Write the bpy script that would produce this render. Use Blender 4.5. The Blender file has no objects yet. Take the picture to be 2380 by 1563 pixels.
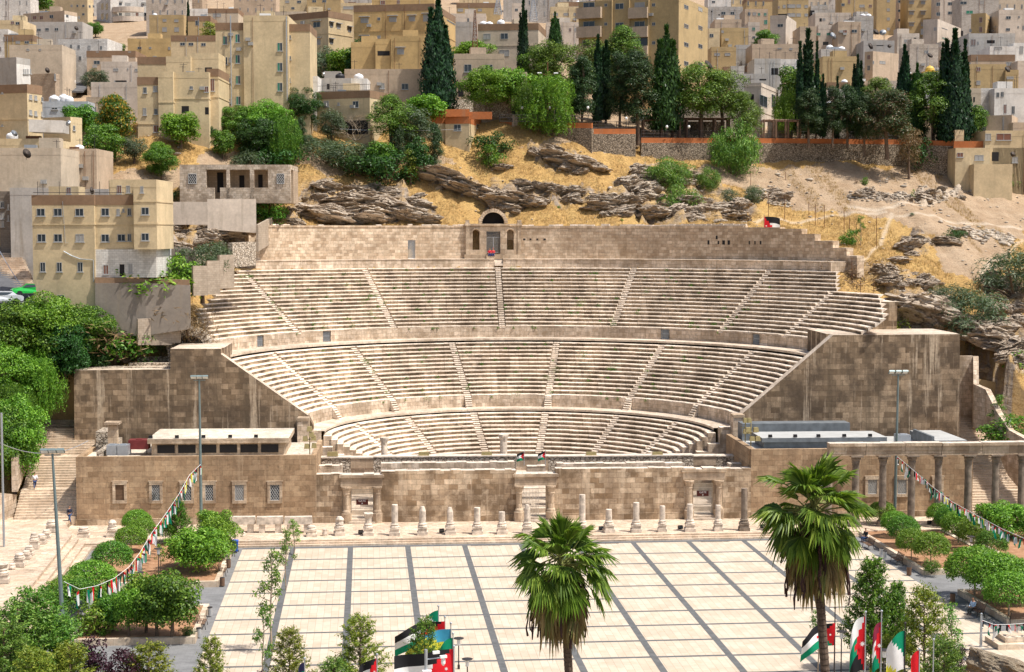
import bpy,math,random
import numpy as np
from mathutils import Vector,Matrix,noise
random.seed(7);rng=np.random.default_rng(7)
S=bpy.context.scene
COL=S.collection
R_=math.radians
# ------ camera
CAMZ=30.6
TH,PI_=R_(5.14),math.atan(420/6500)
cd=bpy.data.cameras.new('camera');cam=bpy.data.objects.new('camera',cd);COL.objects.link(cam)
cam.location=(0,0,CAMZ);cam.rotation_euler=(math.pi/2-PI_,0,-TH)
cd.sensor_width=36.0;cd.lens=6500/4096*36;cd.clip_end=4000;cd.clip_start=1
S.camera=cam
# ------ daylight
SUN_EL,SUN_AZ=R_(62),R_(118)
w=bpy.data.worlds.new("World");S.world=w;w.use_nodes=True
nt=w.node_tree;bg=nt.nodes['Background']
sky=nt.nodes.new('ShaderNodeTexSky');sky.sky_type='NISHITA';sky.sun_disc=False
sky.sun_elevation=SUN_EL;sky.sun_rotation=SUN_AZ;sky.air_density=1.0;sky.dust_density=3.5
nt.links.new(sky.outputs[0],bg.inputs[0]);bg.inputs[1].default_value=0.11
sd=bpy.data.lights.new('sun','SUN');sun=bpy.data.objects.new('sun',sd);COL.objects.link(sun)
sd.energy=4.0;sd.angle=R_(0.5);sd.color=(1.0,.96,.90)
dv=Vector((math.sin(SUN_AZ)*math.cos(SUN_EL),math.cos(SUN_AZ)*math.cos(SUN_EL),math.sin(SUN_EL)))
sun.rotation_euler=dv.to_track_quat('Z','Y').to_euler()
S.view_settings.view_transform='Standard';S.view_settings.look='None'
S.view_settings.exposure=0.5;S.view_settings.gamma=1
S.cycles.max_bounces=5;S.cycles.diffuse_bounces=3;S.cycles.glossy_bounces=2
S.cycles.transmission_bounces=3;S.cycles.transparent_max_bounces=6
# ------ measuring: a point seen at (x, y) of the 2380 px wide photo
RV=Vector((math.cos(TH),-math.sin(TH),0));HV=Vector((math.sin(TH),math.cos(TH),0))
FV=HV*math.cos(PI_)+Vector((0,0,-math.sin(PI_)));UV_=HV*math.sin(PI_)+Vector((0,0,math.cos(PI_)))
FD=3776.9;CO=Vector((0,0,CAMZ))
def ray(x,y):return FV+RV*((x-1190)/FD)+UV_*((781.5-y)/FD)
def at(x,y,d=None,Z=None,Y=None):
 v=ray(x,y)
 if d is not None:t=d/v.dot(HV)
 elif Z is not None:t=(Z-CAMZ)/v.z
 else:t=Y/v.y
 return CO+v*t
def proj(P):
 P=Vector(P)-CO;f=P.dot(FV)
 return 1190+FD*P.dot(RV)/f,781.5-FD*P.dot(UV_)/f
# ------ object helpers
def link(o,parent=None):
 COL.objects.link(o)
 if parent is not None:o.parent=parent
 return o
USED=set()
def tag(o,label,cat,group=None,kind=None):
 if label:o['label']=label
 if cat:o['category']=cat
 if group:o['group']=group
 if kind:o['kind']=kind
 return o
def empty(name,loc,label,cat,group=None,rz=0):
 o=bpy.data.objects.new(name,None);o.location=loc;o.rotation_euler=(0,0,rz);o.empty_display_size=.3
 link(o);return tag(o,label,cat,group)
def child_to(o,parent):
 o.parent=parent;o.matrix_parent_inverse=Matrix.Translation(parent.location).inverted()if True else o.matrix_parent_inverse
 return o
def copy_tree(o,parent=None):
 c=o.copy();COL.objects.link(c);c.parent=parent
 for ch in o.children:copy_tree(ch,c)
 return c
class MB:
 def __init__(s):s.v=[];s.f=[];s.uv=[];s.m=[];s.org=Vector((0,0,0));s.M=None
 def V(s,p):
  if s.M is not None:p=s.M@Vector(p)
  s.v.append(tuple(p));return len(s.v)-1
 def F(s,idx,uv=None,m=0):s.f.append(tuple(idx));s.uv.append(uv);s.m.append(m)
 def poly(s,pts,uv=None,m=0):s.F([s.V(p)for p in pts],uv,m)
 def box(s,c,d,rz=0,m=0,top=None):
  x,y,z=c;a,b,h=d[0]/2,d[1]/2,d[2]/2;k=top or 1
  ca,sa=math.cos(rz),math.sin(rz);ix=[]
  for zz,q in((-h,1),(h,k)):
   for sx,sy in((-a,-b),(a,-b),(a,b),(-a,b)):
    ix.append(s.V((x+(sx*ca-sy*sa)*q,y+(sx*sa+sy*ca)*q,z+zz)))
  for f in((0,1,5,4),(1,2,6,5),(2,3,7,6),(3,0,4,7),(4,5,6,7),(3,2,1,0)):s.F([ix[i]for i in f],None,m)
 def prism(s,poly,z0,z1,m=0,mtop=None,cap=True):
  n=len(poly)
  a=sum(poly[i][0]*poly[(i+1)% n][1]-poly[(i+1)% n][0]*poly[i][1]for i in range(n))
  if a<0:poly=poly[::-1]
  z0s=z0 if hasattr(z0,'__len__')else[z0]*n;z1s=z1 if hasattr(z1,'__len__')else[z1]*n
  lo=[s.V((p[0],p[1],z))for p,z in zip(poly,z0s)];hi=[s.V((p[0],p[1],z))for p,z in zip(poly,z1s)]
  for i in range(n):
   j=(i+1)% n;s.F((lo[i],lo[j],hi[j],hi[i]),None,m)
  if cap:s.F(hi,None,m if mtop is None else mtop);s.F(lo[::-1],None,m)
 def slab(s,pts,n,t,m=0):
  n=Vector(n);a=[s.V(p)for p in pts];b=[s.V(Vector(p)-n*t)for p in pts];k=len(pts)
  s.F(a,None,m);s.F(b[::-1],None,m)
  for i in range(k):j=(i+1)% k;s.F((a[j],a[i],b[i],b[j]),None,m)
 def tube(s,pts,rad,n=6,m=0,cap=True):
  pts=[Vector(p)for p in pts];rad=rad if hasattr(rad,'__len__')else[rad]*len(pts);rings=[]
  for i,p in enumerate(pts):
   t=(pts[min(i+1,len(pts)-1)]-pts[max(i-1,0)])
   t=t.normalized()if t.length>1e-9 else Vector((0,0,1))
   a=t.cross(Vector((0,0,1))if abs(t.z)<.95 else Vector((1,0,0))).normalized();b=t.cross(a)
   rings.append([s.V(p+(a*math.cos(q*2*math.pi/n)+b*math.sin(q*2*math.pi/n))*rad[i])for q in range(n)])
  for r0,r1 in zip(rings,rings[1:]):
   for q in range(n):s.F((r0[q],r0[(q+1)% n],r1[(q+1)% n],r1[q]),None,m)
  if cap:s.F(rings[0][::-1],None,m);s.F(rings[-1],None,m)
 def lathe(s,prof,c=(0,0,0),n=12,m=0,jit=0):
  rings=[]
  for r,z in prof:
   rings.append([s.V((c[0]+r*math.cos(q*2*math.pi/n)*(1+random.uniform(-jit,jit)),c[1]+r*math.sin(q*2*math.pi/n)*(1+random.uniform(-jit,jit)),c[2]+z))for q in range(n)])
  for r0,r1 in zip(rings,rings[1:]):
   for q in range(n):s.F((r0[q],r0[(q+1)% n],r1[(q+1)% n],r1[q]),None,m)
  s.F(rings[0][::-1],None,m);s.F(rings[-1],None,m)
 def mesh(s,name,mats,smooth=False):
  me=bpy.data.meshes.new(name);me.from_pydata(s.v,[],s.f)
  for mt in(mats if isinstance(mats,(list,tuple))else[mats]):me.materials.append(mt)
  me.polygons.foreach_set('material_index',s.m)
  if smooth:me.polygons.foreach_set('use_smooth',[True]*len(s.f))
  me.update()
  uvl=me.uv_layers.new(name='UVMap');nl=len(me.loops)
  vi=np.empty(nl,np.int32);me.loops.foreach_get('vertex_index',vi)
  nf=len(me.polygons);nn=np.empty(nf*3);me.polygons.foreach_get('normal',nn);nn=nn.reshape(-1,3)
  lt=np.empty(nf,np.int32);me.polygons.foreach_get('loop_total',lt)
  N=np.repeat(nn,lt,axis=0);P=np.array(s.v)[vi]
  flat=np.abs(N[:,2])>.8;h=np.hypot(N[:,0],N[:,1])+1e-9
  u=np.where(flat,P[:,0],-P[:,0]*N[:,1]/h*-1*-1+P[:,1]*N[:,0]/h)
  v=np.where(flat,P[:,1],P[:,2])
  out=np.stack([u,v],1)
  if any(q is not None for q in s.uv):
   k=0
   for q,n_ in zip(s.uv,lt):
    if q is not None:out[k:k+n_]=q
    k+=n_
  uvl.data.foreach_set('uv',out.astype(np.float32).ravel())
  return me
 def build(s,name,mats,parent=None,smooth=False):
  me=s.mesh(name,mats,smooth);o=bpy.data.objects.new(name,me);link(o)
  if parent is not None:child_to(o,parent)
  return o
def np_mesh(name,V,Q,mats,smooth=False,midx=None):
 me=bpy.data.meshes.new(name);k=Q.shape[1]
 me.vertices.add(len(V));me.vertices.foreach_set('co',V.astype(np.float32).ravel())
 me.loops.add(len(Q)*k);me.loops.foreach_set('vertex_index',Q.astype(np.int32).ravel())
 me.polygons.add(len(Q));me.polygons.foreach_set('loop_start',np.arange(0,len(Q)*k,k,dtype=np.int32))
 me.polygons.foreach_set('loop_total',np.full(len(Q),k,np.int32))
 for mt in(mats if isinstance(mats,(list,tuple))else[mats]):me.materials.append(mt)
 if midx is not None:me.polygons.foreach_set('material_index',midx.astype(np.int32))
 if smooth:me.polygons.foreach_set('use_smooth',np.ones(len(Q),bool))
 me.update();me.validate();return me
# ------ materials
class NB:
 def __init__(s,name):
  s.mat=bpy.data.materials.new(name);s.mat.use_nodes=True;s.t=s.mat.node_tree;s.N=s.t.nodes;s.bs=s.N['Principled BSDF']
  s.bs.inputs['Roughness'].default_value=.85;s.bs.inputs['Specular IOR Level'].default_value=.25
 def n(s,ty,**k):
  o=s.N.new('ShaderNode'+ty)
  for a,b in k.items():
   if a.startswith('_'):setattr(o,a[1:],b)
   else:s.put(o.inputs[a.replace('__',' ')],b)
  return o
 def put(s,inp,v):
  if isinstance(v,bpy.types.NodeSocket):s.t.links.new(v,inp)
  elif hasattr(v,'__len__')and len(v)==3 and inp.type=='RGBA':inp.default_value=(*v,1)
  else:inp.default_value=v
 def noise(s,vec,scale,detail=4,rough=.55):
  o=s.n('TexNoise',Scale=scale,Detail=detail,Roughness=rough)
  if vec is not None:s.put(o.inputs['Vector'],vec)
  return o.outputs['Fac']
 def ramp(s,fac,pts,interp='LINEAR'):
  o=s.n('ValToRGB');s.put(o.inputs[0],fac);cr=o.color_ramp;cr.interpolation=interp
  while len(cr.elements)<len(pts):cr.elements.new(.5)
  for e,(p,c)in zip(cr.elements,pts):e.position=p;e.color=(c,c,c,1)if not hasattr(c,'__len__')else(*c,1)
  return o.outputs[0]
 def mix(s,fac,a,b,mode='MIX'):
  o=s.n('Mix',_data_type='RGBA',_blend_type=mode);s.put(o.inputs[0],fac);s.put(o.inputs[6],a);s.put(o.inputs[7],b);return o.outputs[2]
 def math(s,op,a,b=0):
  o=s.n('Math',_operation=op);s.put(o.inputs[0],a);s.put(o.inputs[1],b);return o.outputs[0]
 def mapv(s,vec,sc=(1,1,1),loc=(0,0,0)):
  o=s.n('Mapping');s.put(o.inputs[0],vec);o.inputs['Scale'].default_value=sc;o.inputs['Location'].default_value=loc;return o.outputs[0]
 def col(s,c):s.put(s.bs.inputs['Base Color'],c)
 def bump(s,h,strength=.5,dist=.05):
  o=s.n('Bump',Strength=strength,Distance=dist);s.put(o.inputs['Height'],h);s.t.links.new(o.outputs[0],s.bs.inputs['Normal'])
def plain(name,c,rough=.7,metal=0,var=.12,scale=3,spec=.25):
 b=NB(name);tc=b.n('TexCoord');f=b.noise(tc.outputs['Object'],scale,4)
 k=b.ramp(f,[(.3,1-var),(.7,1+var)])
 b.col(b.mix(1,c,k,'MULTIPLY'));b.bs.inputs['Roughness'].default_value=rough;b.bs.inputs['Metallic'].default_value=metal
 b.bs.inputs['Specular IOR Level'].default_value=spec
 return b.mat
def stone(name,c1,c2,mortar,bw,bh,stain,amt,streak=0,pale=None,palamt=0,mort=.012,bump=.6,big=.09,off=.5,drip=None):
 """coursed masonry: each block its own tone, patches of weathering, vertical run marks"""
 b=NB(name);uv=b.n('UVMap',_uv_map='UVMap').outputs[0];ob=b.n('TexCoord').outputs['Object']
 wob=b.n('TexNoise',Scale=.9,Detail=2);b.put(wob.inputs['Vector'],uv)
 uvw=b.n('VectorMath',_operation='MULTIPLY_ADD');b.put(uvw.inputs[0],wob.outputs['Color']);uvw.inputs[1].default_value=(.05,.05,0);b.put(uvw.inputs[2],uv)
 br=b.n('TexBrick',Scale=1.0,Bias=0.0);b.put(br.inputs['Vector'],uvw.outputs[0])
 br.inputs['Brick Width'].default_value=bw;br.inputs['Row Height'].default_value=bh;br.inputs['Mortar Size'].default_value=mort
 br.inputs['Mortar Smooth'].default_value=.3;br.offset=off;br.squash=.8;br.squash_frequency=3
 b.put(br.inputs['Color1'],c1);b.put(br.inputs['Color2'],c2);b.put(br.inputs['Mortar'],mortar)
 br2=b.n('TexBrick',Scale=1.0,Bias=-.55);b.put(br2.inputs['Vector'],b.mapv(uvw.outputs[0],(1,1,1),(bw*7,bh*4,0)))
 for k,v in(('Brick Width',bw),('Row Height',bh),('Mortar Size',0)):br2.inputs[k].default_value=v
 br2.offset=off;br2.squash=.8;br2.squash_frequency=3
 b.put(br2.inputs['Color1'],(1,1,1));b.put(br2.inputs['Color2'],(.40,.36,.31))
 c=b.mix(.8,br.outputs['Color'],br2.outputs['Color'],'MULTIPLY')
 bg_=b.ramp(b.noise(ob,big,4,.6),[(.35,(.72,.70,.68)),(.62,(1.1,1.08,1.05))]);c=b.mix(.8,c,bg_,'MULTIPLY')
 fine=b.noise(ob,2.6,8,.72)
 m=b.ramp(b.math('ADD',b.math('MULTIPLY',b.noise(ob,.35,7,.7),.65),b.math('MULTIPLY',fine,.35)),[(.53-.09*amt,0),(.53+.08-.05*amt,1)])
 c=b.mix(b.math('MULTIPLY',m,min(1,.45+.5*amt)),c,stain)
 if streak:
  sv=b.mapv(uv,(.9,.05,1));st=b.ramp(b.noise(sv,1.0,5,.75),[(.5,0),(.62,1)])
  c=b.mix(b.math('MULTIPLY',st,.75*streak),c,drip or stain)
  if pale is not None:
   sv2=b.mapv(uv,(.75,.035,1),(31,3,0));s2=b.ramp(b.math('ADD',b.noise(sv2,1.0,6,.7),b.math('MULTIPLY',b.noise(ob,1.1,5,.7),.12)),[(.62,0),(.70,1)])
   c=b.mix(b.math('MULTIPLY',s2,palamt),c,pale)
 c=b.mix(1,c,(1.14,1.10,1.05),'MULTIPLY')
 c=b.mix(.75,c,b.ramp(fine,[(.28,.42),(.5,.95),(.7,1.3)]),'MULTIPLY')
 b.col(c)
 hgt=b.math('ADD',b.math('MULTIPLY',br.outputs['Fac'],-1.0),b.math('MULTIPLY',fine,1.1));b.bump(hgt,bump,.06)
 return b.mat
def rough_stone(name,c1,c2,gap,size,var=.5):
 """rubble masonry: irregular stones in mortar"""
 b=NB(name);uv=b.n('UVMap',_uv_map='UVMap').outputs[0]
 v=b.n('TexVoronoi',Scale=1/size);b.put(v.inputs['Vector'],b.mapv(uv,(1,1.35,1)))
 e=b.n('TexVoronoi',_feature='DISTANCE_TO_EDGE',Scale=1/size);b.put(e.inputs['Vector'],b.mapv(uv,(1,1.35,1)))
 r=b.n('SeparateColor');b.put(r.inputs[0],v.outputs['Color'])
 c=b.mix(r.outputs[0],c1,c2);fine=b.noise(uv,3,7,.7)
 c=b.mix(var,c,b.ramp(fine,[(.3,.45),(.7,1.3)]),'MULTIPLY')
 ed=b.ramp(e.outputs['Distance'],[(.03,0),(.12,1)]);c=b.mix(ed,gap,c);b.col(c)
 b.bump(b.math('ADD',ed,fine),.8,.08);return b.mat
def plaster(name,c,dirt=(.25,.2,.14),amt=.4,block=False):
 b=NB(name);uv=b.n('UVMap',_uv_map='UVMap').outputs[0];ob=b.n('TexCoord').outputs['Object']
 k=b.ramp(b.noise(ob,.35,6,.65),[(.3,.78),(.7,1.16)]);cc=b.mix(.9,c,k,'MULTIPLY')
 st=b.ramp(b.noise(b.mapv(uv,(1.1,.09,1)),1.0,5,.7),[(.52,0),(.72,1)]);cc=b.mix(b.math('MULTIPLY',st,amt),cc,dirt)
 f=b.noise(ob,3,6,.7);cc=b.mix(.35,cc,b.ramp(f,[(.3,.6),(.7,1.2)]),'MULTIPLY')
 h=f
 if block:
  br=b.n('TexBrick',Scale=1.0);b.put(br.inputs['Vector'],uv)
  for kk,v in(('Brick Width',.5),('Row Height',.25),('Mortar Size',.012)):br.inputs[kk].default_value=v
  b.put(br.inputs['Color1'],(1,1,1));b.put(br.inputs['Color2'],(.8,.78,.76));b.put(br.inputs['Mortar'],(.55,.53,.5))
  cc=b.mix(.9,cc,br.outputs['Color'],'MULTIPLY')
 b.col(cc);b.bump(h,.25,.03);return b.mat
def leafmat(name,c1,c2,c3=None,tr=.28):
 b=NB(name);g=b.n('NewGeometry');rp=g.outputs['Random Per Island']
 oi=b.n('ObjectInfo').outputs['Random']
 pts=[(0,c1),(.6,c2),(1,c3 or c2)]
 c=b.ramp(rp,pts);hs=b.n('HueSaturation');b.put(hs.inputs['Color'],c)
 b.put(hs.inputs['Hue'],b.math('ADD',b.math('MULTIPLY',oi,.03),.485));b.put(hs.inputs['Value'],b.math('ADD',b.math('MULTIPLY',oi,.3),.85));c=hs.outputs[0]
 b.col(c);b.bs.inputs['Roughness'].default_value=.5;b.bs.inputs['Specular IOR Level'].default_value=.35
 t=b.n('BsdfTranslucent');b.put(t.inputs[0],b.mix(1,c,(1.0,1.15,.5),'MULTIPLY'))
 mx=b.n('MixShader',Fac=tr);b.t.links.new(b.bs.outputs[0],mx.inputs[1]);b.t.links.new(t.outputs[0],mx.inputs[2])
 b.t.links.new(mx.outputs[0],b.N['Material Output'].inputs[0]);return b.mat
M={}
M['bark']=plain('bark',(.16,.11,.075),.95,var=.35,scale=6)
M['palebark']=plain('pale_bark',(.33,.26,.19),.95,var=.3,scale=6)
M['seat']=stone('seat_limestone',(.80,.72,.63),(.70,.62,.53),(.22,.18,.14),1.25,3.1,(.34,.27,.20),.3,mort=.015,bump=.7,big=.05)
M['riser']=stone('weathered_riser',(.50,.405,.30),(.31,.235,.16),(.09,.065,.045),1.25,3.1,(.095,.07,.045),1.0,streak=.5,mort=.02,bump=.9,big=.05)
M['podium']=stone('podium_limestone',(.74,.64,.53),(.54,.44,.34),(.22,.17,.12),.75,.5,(.22,.165,.11),.55,streak=.65,drip=(.24,.18,.12),big=.07)
M['backwall']=stone('backwall_limestone',(.74,.625,.49),(.50,.385,.275),(.22,.17,.12),.8,.43,(.22,.155,.095),.42,streak=.3,big=.06)
M['analemma']=stone('retaining_masonry',(.42,.32,.22),(.175,.125,.08),(.11,.08,.055),1.0,.62,(.085,.062,.043),.8,streak=.8,pale=(.47,.38,.28),palamt=.9,drip=(.10,.075,.05),big=.11)
M['stage']=stone('stage_masonry',(.70,.575,.43),(.31,.215,.13),(.17,.12,.08),.95,.55,(.13,.09,.055),.75,streak=.55,pale=(.60,.50,.38),palamt=.35,big=.1,drip=(.17,.12,.08))
M['wing']=stone('wing_masonry',(.47,.35,.23),(.345,.24,.15),(.21,.15,.095),1.05,.55,(.20,.135,.085),.45,streak=.6,pale=(.50,.39,.27),palamt=.3,big=.1,drip=(.2,.14,.09))
M['trim']=stone('carved_trim',(.62,.52,.40),(.46,.36,.26),(.25,.19,.14),1.4,.8,(.19,.14,.1),.6,streak=.4)
M['column']=plain('column_stone',(.56,.475,.385),.9,var=.38,scale=2.2)
M['darkcolumn']=plain('dark_column_stone',(.21,.165,.125),.9,var=.45,scale=1.7)
M['rubble']=rough_stone('rubble_masonry',(.42,.34,.25),(.28,.22,.155),(.09,.07,.05),.38)
M['rubble_pale']=rough_stone('pale_rubble',(.62,.54,.44),(.45,.37,.28),(.16,.125,.09),.42)
M['ruinblock']=stone('ruin_blocks',(.66,.59,.50),(.46,.39,.31),(.2,.16,.12),.5,.3,(.2,.155,.11),.6,streak=.4,big=.2)
M['block']=plaster('concrete_block',(.42,.345,.265),amt=.4,block=True)
M['iron']=plain('iron',(.05,.045,.045),.55,.4)
M['steel']=plain('galvanised_steel',(.42,.45,.48),.4,.6,var=.08)
M['white']=plain('white_paint',(.78,.78,.76),.5,var=.05)
M['pole']=plain('grey_green_pole',(.17,.22,.22),.45,.3,var=.08)
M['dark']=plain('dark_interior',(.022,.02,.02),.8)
M['black']=plain('black_plastic',(.02,.02,.022),.4)
g=NB('window_glass');g.col((.035,.045,.055));g.bs.inputs['Roughness'].default_value=.12;g.bs.inputs['Specular IOR Level'].default_value=.6;M['glass']=g.mat
g=NB('green_curtain_glass');g.col((.05,.22,.14));g.bs.inputs['Roughness'].default_value=.2;M['greenglass']=g.mat
g=NB('curtain_glass');g.col((.34,.33,.31));g.bs.inputs['Roughness'].default_value=.2;M['curtain']=g.mat
M['shutter']=plain('brown_shutter',(.2,.09,.06),.7)
M['frame']=plain('aluminium_frame',(.36,.36,.35),.5,var=.05)
M['brown']=plaster('brown_parapet',(.26,.165,.10),amt=.3)
M['roof']=plain('roof_screed',(.42,.38,.33),.9,var=.25,scale=.6)
M['bulb']=plain('lamp_glass',(.75,.76,.74),.2,var=.03)
M['tilew']=plain('white_tank',(.80,.80,.80),.45,var=.04)
M['tileb']=plain('black_tank',(.03,.03,.035),.45)
M['rust']=plain('rust',(.16,.075,.04),.9,var=.4)
M['orange']=plaster('orange_render',(.46,.15,.05),amt=.35)
# ====== the Roman theatre
TC=Vector((17.5,183.2,0));AL=R_(1.5)
def LL(u,v,z=0):return Vector((TC.x+u*math.cos(AL)+v*math.sin(AL),TC.y-u*math.sin(AL)+v*math.cos(AL),z))
def PL(R,a,z):return LL(R*math.sin(a),R*math.cos(a),z)
AIS=[-86,-60.5,-36.2,-11.9,12.1,37.2,62.5]
TIERS=[dict(R=14.6,t=.64,r=.45,n=12,Z=2.6),dict(R=24.9,t=.657,r=.47,n=14,Z=9.6),dict(R=36.9,t=.65,r=.475,n=17,Z=17.8)]
def xl(y):return np.interp(y,[603,630,650,690,720,745,765,800],[600,552,530,498,463,470,488,502])
def xr(y):return np.interp(y,[603,668,676,682,735,750,776,800],[1945,1942,1965,2042,2052,2035,1990,1945])
def limits(R,Z):
 lo=hi=None
 for k in range(-400,401):
  a=R_(k/4);x,y=proj(PL(R,a,Z))
  if k<0 and lo is None and x>=xl(y)and k>-380:lo=a
  if k>0 and x<=xr(y):hi=a
 return lo,hi
theatre=empty('roman_theatre',TC,'huge semicircular ruined stone theatre of stepped seat rows cut into the hill','theatre')
def row_blocks(mb,R,t,Z,r,a0,a1,jit=1.0,last=False,tops=.07):
 a=a0;nz=lambda s,k:noise.noise(Vector((s*3.1,k,Z)))
 while a<a1-.002:
  ln=random.uniform(.9,1.9);b=min(a+ln/R,a1)
  if a1-b<.35/R:b=a1
  jr=random.uniform(-.02,.03)*jit;jz=random.uniform(-.02,.018)*jit;n=3
  gap=.008/R;A=[a+gap+(b-a-2*gap)*i/n for i in range(n+1)];cols=[]
  for q in A:
   s=q*R;ch=max(0,nz(s*1.3,5))*.09*jit;c2=nz(s*.8,9)*.02*jit;e=.035 if abs(nz(s,3))>.33 and jit>.5 else 0
   P=[(R+.09,Z-r-.04),(R+.07,Z-.17),(R+jr+c2+.01+ch*.5,Z-.145+ch*.3),(R+jr+c2+ch*.7,Z+jz-.035-ch*.5-e),(R+.06+ch,Z+jz+c2*.4),(R+t+.12,Z+jz+.004)]
   cols.append([(mb.V(PL(p,q,z)),s,p,z)for p,z in P])
  for c0,c1 in zip(cols,cols[1:]):
   for k in range(5):
    q=(c0[k],c1[k],c1[k+1],c0[k+1]);riser=k<2
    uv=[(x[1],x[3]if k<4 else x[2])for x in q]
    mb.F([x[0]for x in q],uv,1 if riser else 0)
  for c,o in((cols[0],1),(cols[-1],-1)):mb.F([x[0]for x in c][::o],[(x[2],x[3])for x in c][::o],0)
  a=b
def arc_wall(mb,R,a0,a1,z0,z1,th=.5,m=0,n=None,mtop=0,cop=0):
 n=n or max(2,int((a1-a0)*R/1.2));pr=None
 for i in range(n+1):
  a=a0+(a1-a0)*i/n;jj=random.uniform(-.02,.02)
  P=[(R,z0),(R,z1-cop),(R-(.07 if cop else 0)+jj*.3,z1-cop),(R-(.07 if cop else 0)+jj*.5,z1+jj*.4),(R+th,z1+jj*.4),(R+th,z0)]
  c=[(mb.V(PL(p,a,z)),a*R,p,z)for p,z in P]
  if pr:
   for k in range(5):
    q=(pr[k],c[k],c[k+1],pr[k+1]);uv=[(x[1],x[2]if k in(1,3)else x[3])for x in q]
    mb.F([x[0]for x in q],uv,mtop if k==3 else m)
  else:mb.F([x[0]for x in c],[(x[2],x[3])for x in c],m)
  pr=c
 mb.F([x[0]for x in pr][::-1],[(x[2],x[3])for x in pr][::-1],m)
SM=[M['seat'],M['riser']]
stairs_mb={}
for ti,T in enumerate(TIERS):
 for i in range(T['n']):
  R=T['R']+i*T['t'];Z=T['Z']+i*T['r'];t=T['t']
  if ti==2:lo,hi=limits(R,Z)
  elif ti==1:lo=-math.pi/2+(1.6/R);hi=math.pi/2-(1.6/R)
  else:lo,hi=R_(-88),R_(88)
  if ti==0 and i<9:lo=max(lo,-math.acos(min(1,(1.5+(9-i)*.42)/R)));hi=min(hi,math.acos(min(1,(1.5+(9-i)*.42)/R)))
  last=i==T['n']-1
  if last and ti<2:t+=.0
  mb=MB();hw=.48/R;edges=[lo]
  for ad in(AIS if ti<2 else[-46.5,-23.3,0,23.5,48.3,66])+([87]if ti==1 else[]):
   a=R_(ad)
   if ti==2 and ad==-86:continue
   if a-hw>lo+.03 and a+hw<hi-.02:edges+=[a-hw,a+hw]
  edges.append(hi)
  for k in range(0,len(edges),2):row_blocks(mb,R,t,Z,T['r']if i else .2,edges[k],edges[k+1])
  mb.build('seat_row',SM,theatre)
  for k in range(1,len(edges)-1,2):
   a0,a1=edges[k],edges[k+1];key=(ti,round(math.degrees((a0+a1)/2)))
   sm=stairs_mb.setdefault(key,MB())
   row_blocks(sm,R-.02,t*.5+.1,Z-T['r']*.5,T['r']*.5,a0+.002,a1-.002,.8)
   row_blocks(sm,R+t*.5,t*.5+.1,Z,T['r']*.5,a0+.002,a1-.002,.8)
for ti,(z0,top)in enumerate([(1.2,2.6),(8.0,9.6),(16.2,17.8)]):
 T=TIERS[ti];R=T['R']
 lo,hi=(R_(-84),R_(84))if ti==0 else((R_(-90)+.1,R_(90)-.08)if ti==1 else(limits(R,17)[0]-.03,limits(R,17)[1]))
 if ti<2:
  ed=[lo]
  for ad in AIS:
   a=R_(ad);hw=.5/R
   if a-hw>lo+.04:ed+=[a-hw,a+hw]
   if ti==1 or ti==0:
    key=(ti,ad)
  ed.append(hi)
  for k in range(0,len(ed),2):
   mb=MB();arc_wall(mb,R+.02,ed[k],ed[k+1],z0-.3,top-.16,.35,0,None,0,0);mb.build('podium_wall',[M['podium'],M['seat']],theatre)
  for k in range(1,len(ed)-1,2):
   sm=stairs_mb.setdefault((ti,round(math.degrees((ed[k]+ed[k+1])/2))),MB());ns=6
   for j in range(ns):
    zz=z0+(top-z0)*j/ns+.1;row_blocks(sm,R-.95+j*.2,1.2,zz,.26,ed[k]+.002,ed[k+1]-.002,.6)
 else:
  doors=[a for a in(-57.5,-39.2,35.2,57.8)];ed=[lo]
  for ad in doors:ed+=[R_(ad)-.65/R,R_(ad)+.65/R]
  ed.append(hi)
  for k in range(0,len(ed),2):
   mb=MB();arc_wall(mb,R+.02,ed[k],ed[k+1],z0-.3,top-.16,.35,0,None,0,0);mb.build('podium_wall',[M['podium'],M['seat']],theatre)
  for ad in doors:
   a=R_(ad);mb=MB();n=9
   arc_wall(mb,R+.5,a-.62/R,a+.62/R,z0-.2,top-.1,.1,0)
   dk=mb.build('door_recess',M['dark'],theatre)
   mb=MB()
   for q in range(n):p=PL(R+.22,a+(q/(n-1)-.5)*1.2/R,0);mb.box((p.x,p.y,(z0+top)/2),(.07,.03,top-z0))
   for zz in(z0+.1,z0+.75,top-.25):p=PL(R+.22,a,0);mb.box((p.x,p.y,zz),(1.24,.04,.06),-a-AL)
   mb.build('door_bars',M['steelblue']if 'steelblue' in M else M['steel'],theatre)
for key,sm in stairs_mb.items():sm.build('stairway',SM,theatre)
for sgn in(-1,1):
 mb=MB()
 for i in range(12):
  R=TIERS[0]['R']+i*.64;vi=1.5+max(0,9-i)*.42 if i<9 else .9;Z=TIERS[0]['Z']+i*.45;uu_=math.sqrt(max(1,R*R-vi*vi))
  a,b_=sorted((sgn*(uu_-.15),sgn*(uu_+.75)));mb.prism([LL(a,vi-1.2).to_2d(),LL(b_,vi-1.2).to_2d(),LL(b_,vi+1.2).to_2d(),LL(a,vi+1.2).to_2d()],0,Z-.06,0,1)
 mb.build('end_wall',[M['podium'],M['seat']],theatre)
def ring(name,R0,R1,Z,a0,a1,mat,th=.3):
 mb=MB();n=60;pr=None
 for i in range(n+1):
  a=a0+(a1-a0)*i/n;c=[(mb.V(PL(R,a,z)),a*R,R,z)for R,z in((R0,Z-th),(R0,Z),(R1,Z),(R1,Z-th))]
  if pr:
   for k in range(3):q=(pr[k],c[k],c[k+1],pr[k+1]);mb.F([x[0]for x in q],[(x[1],x[2]+x[3])for x in q])
  pr=c
 return mb.build(name,mat,theatre)
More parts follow.
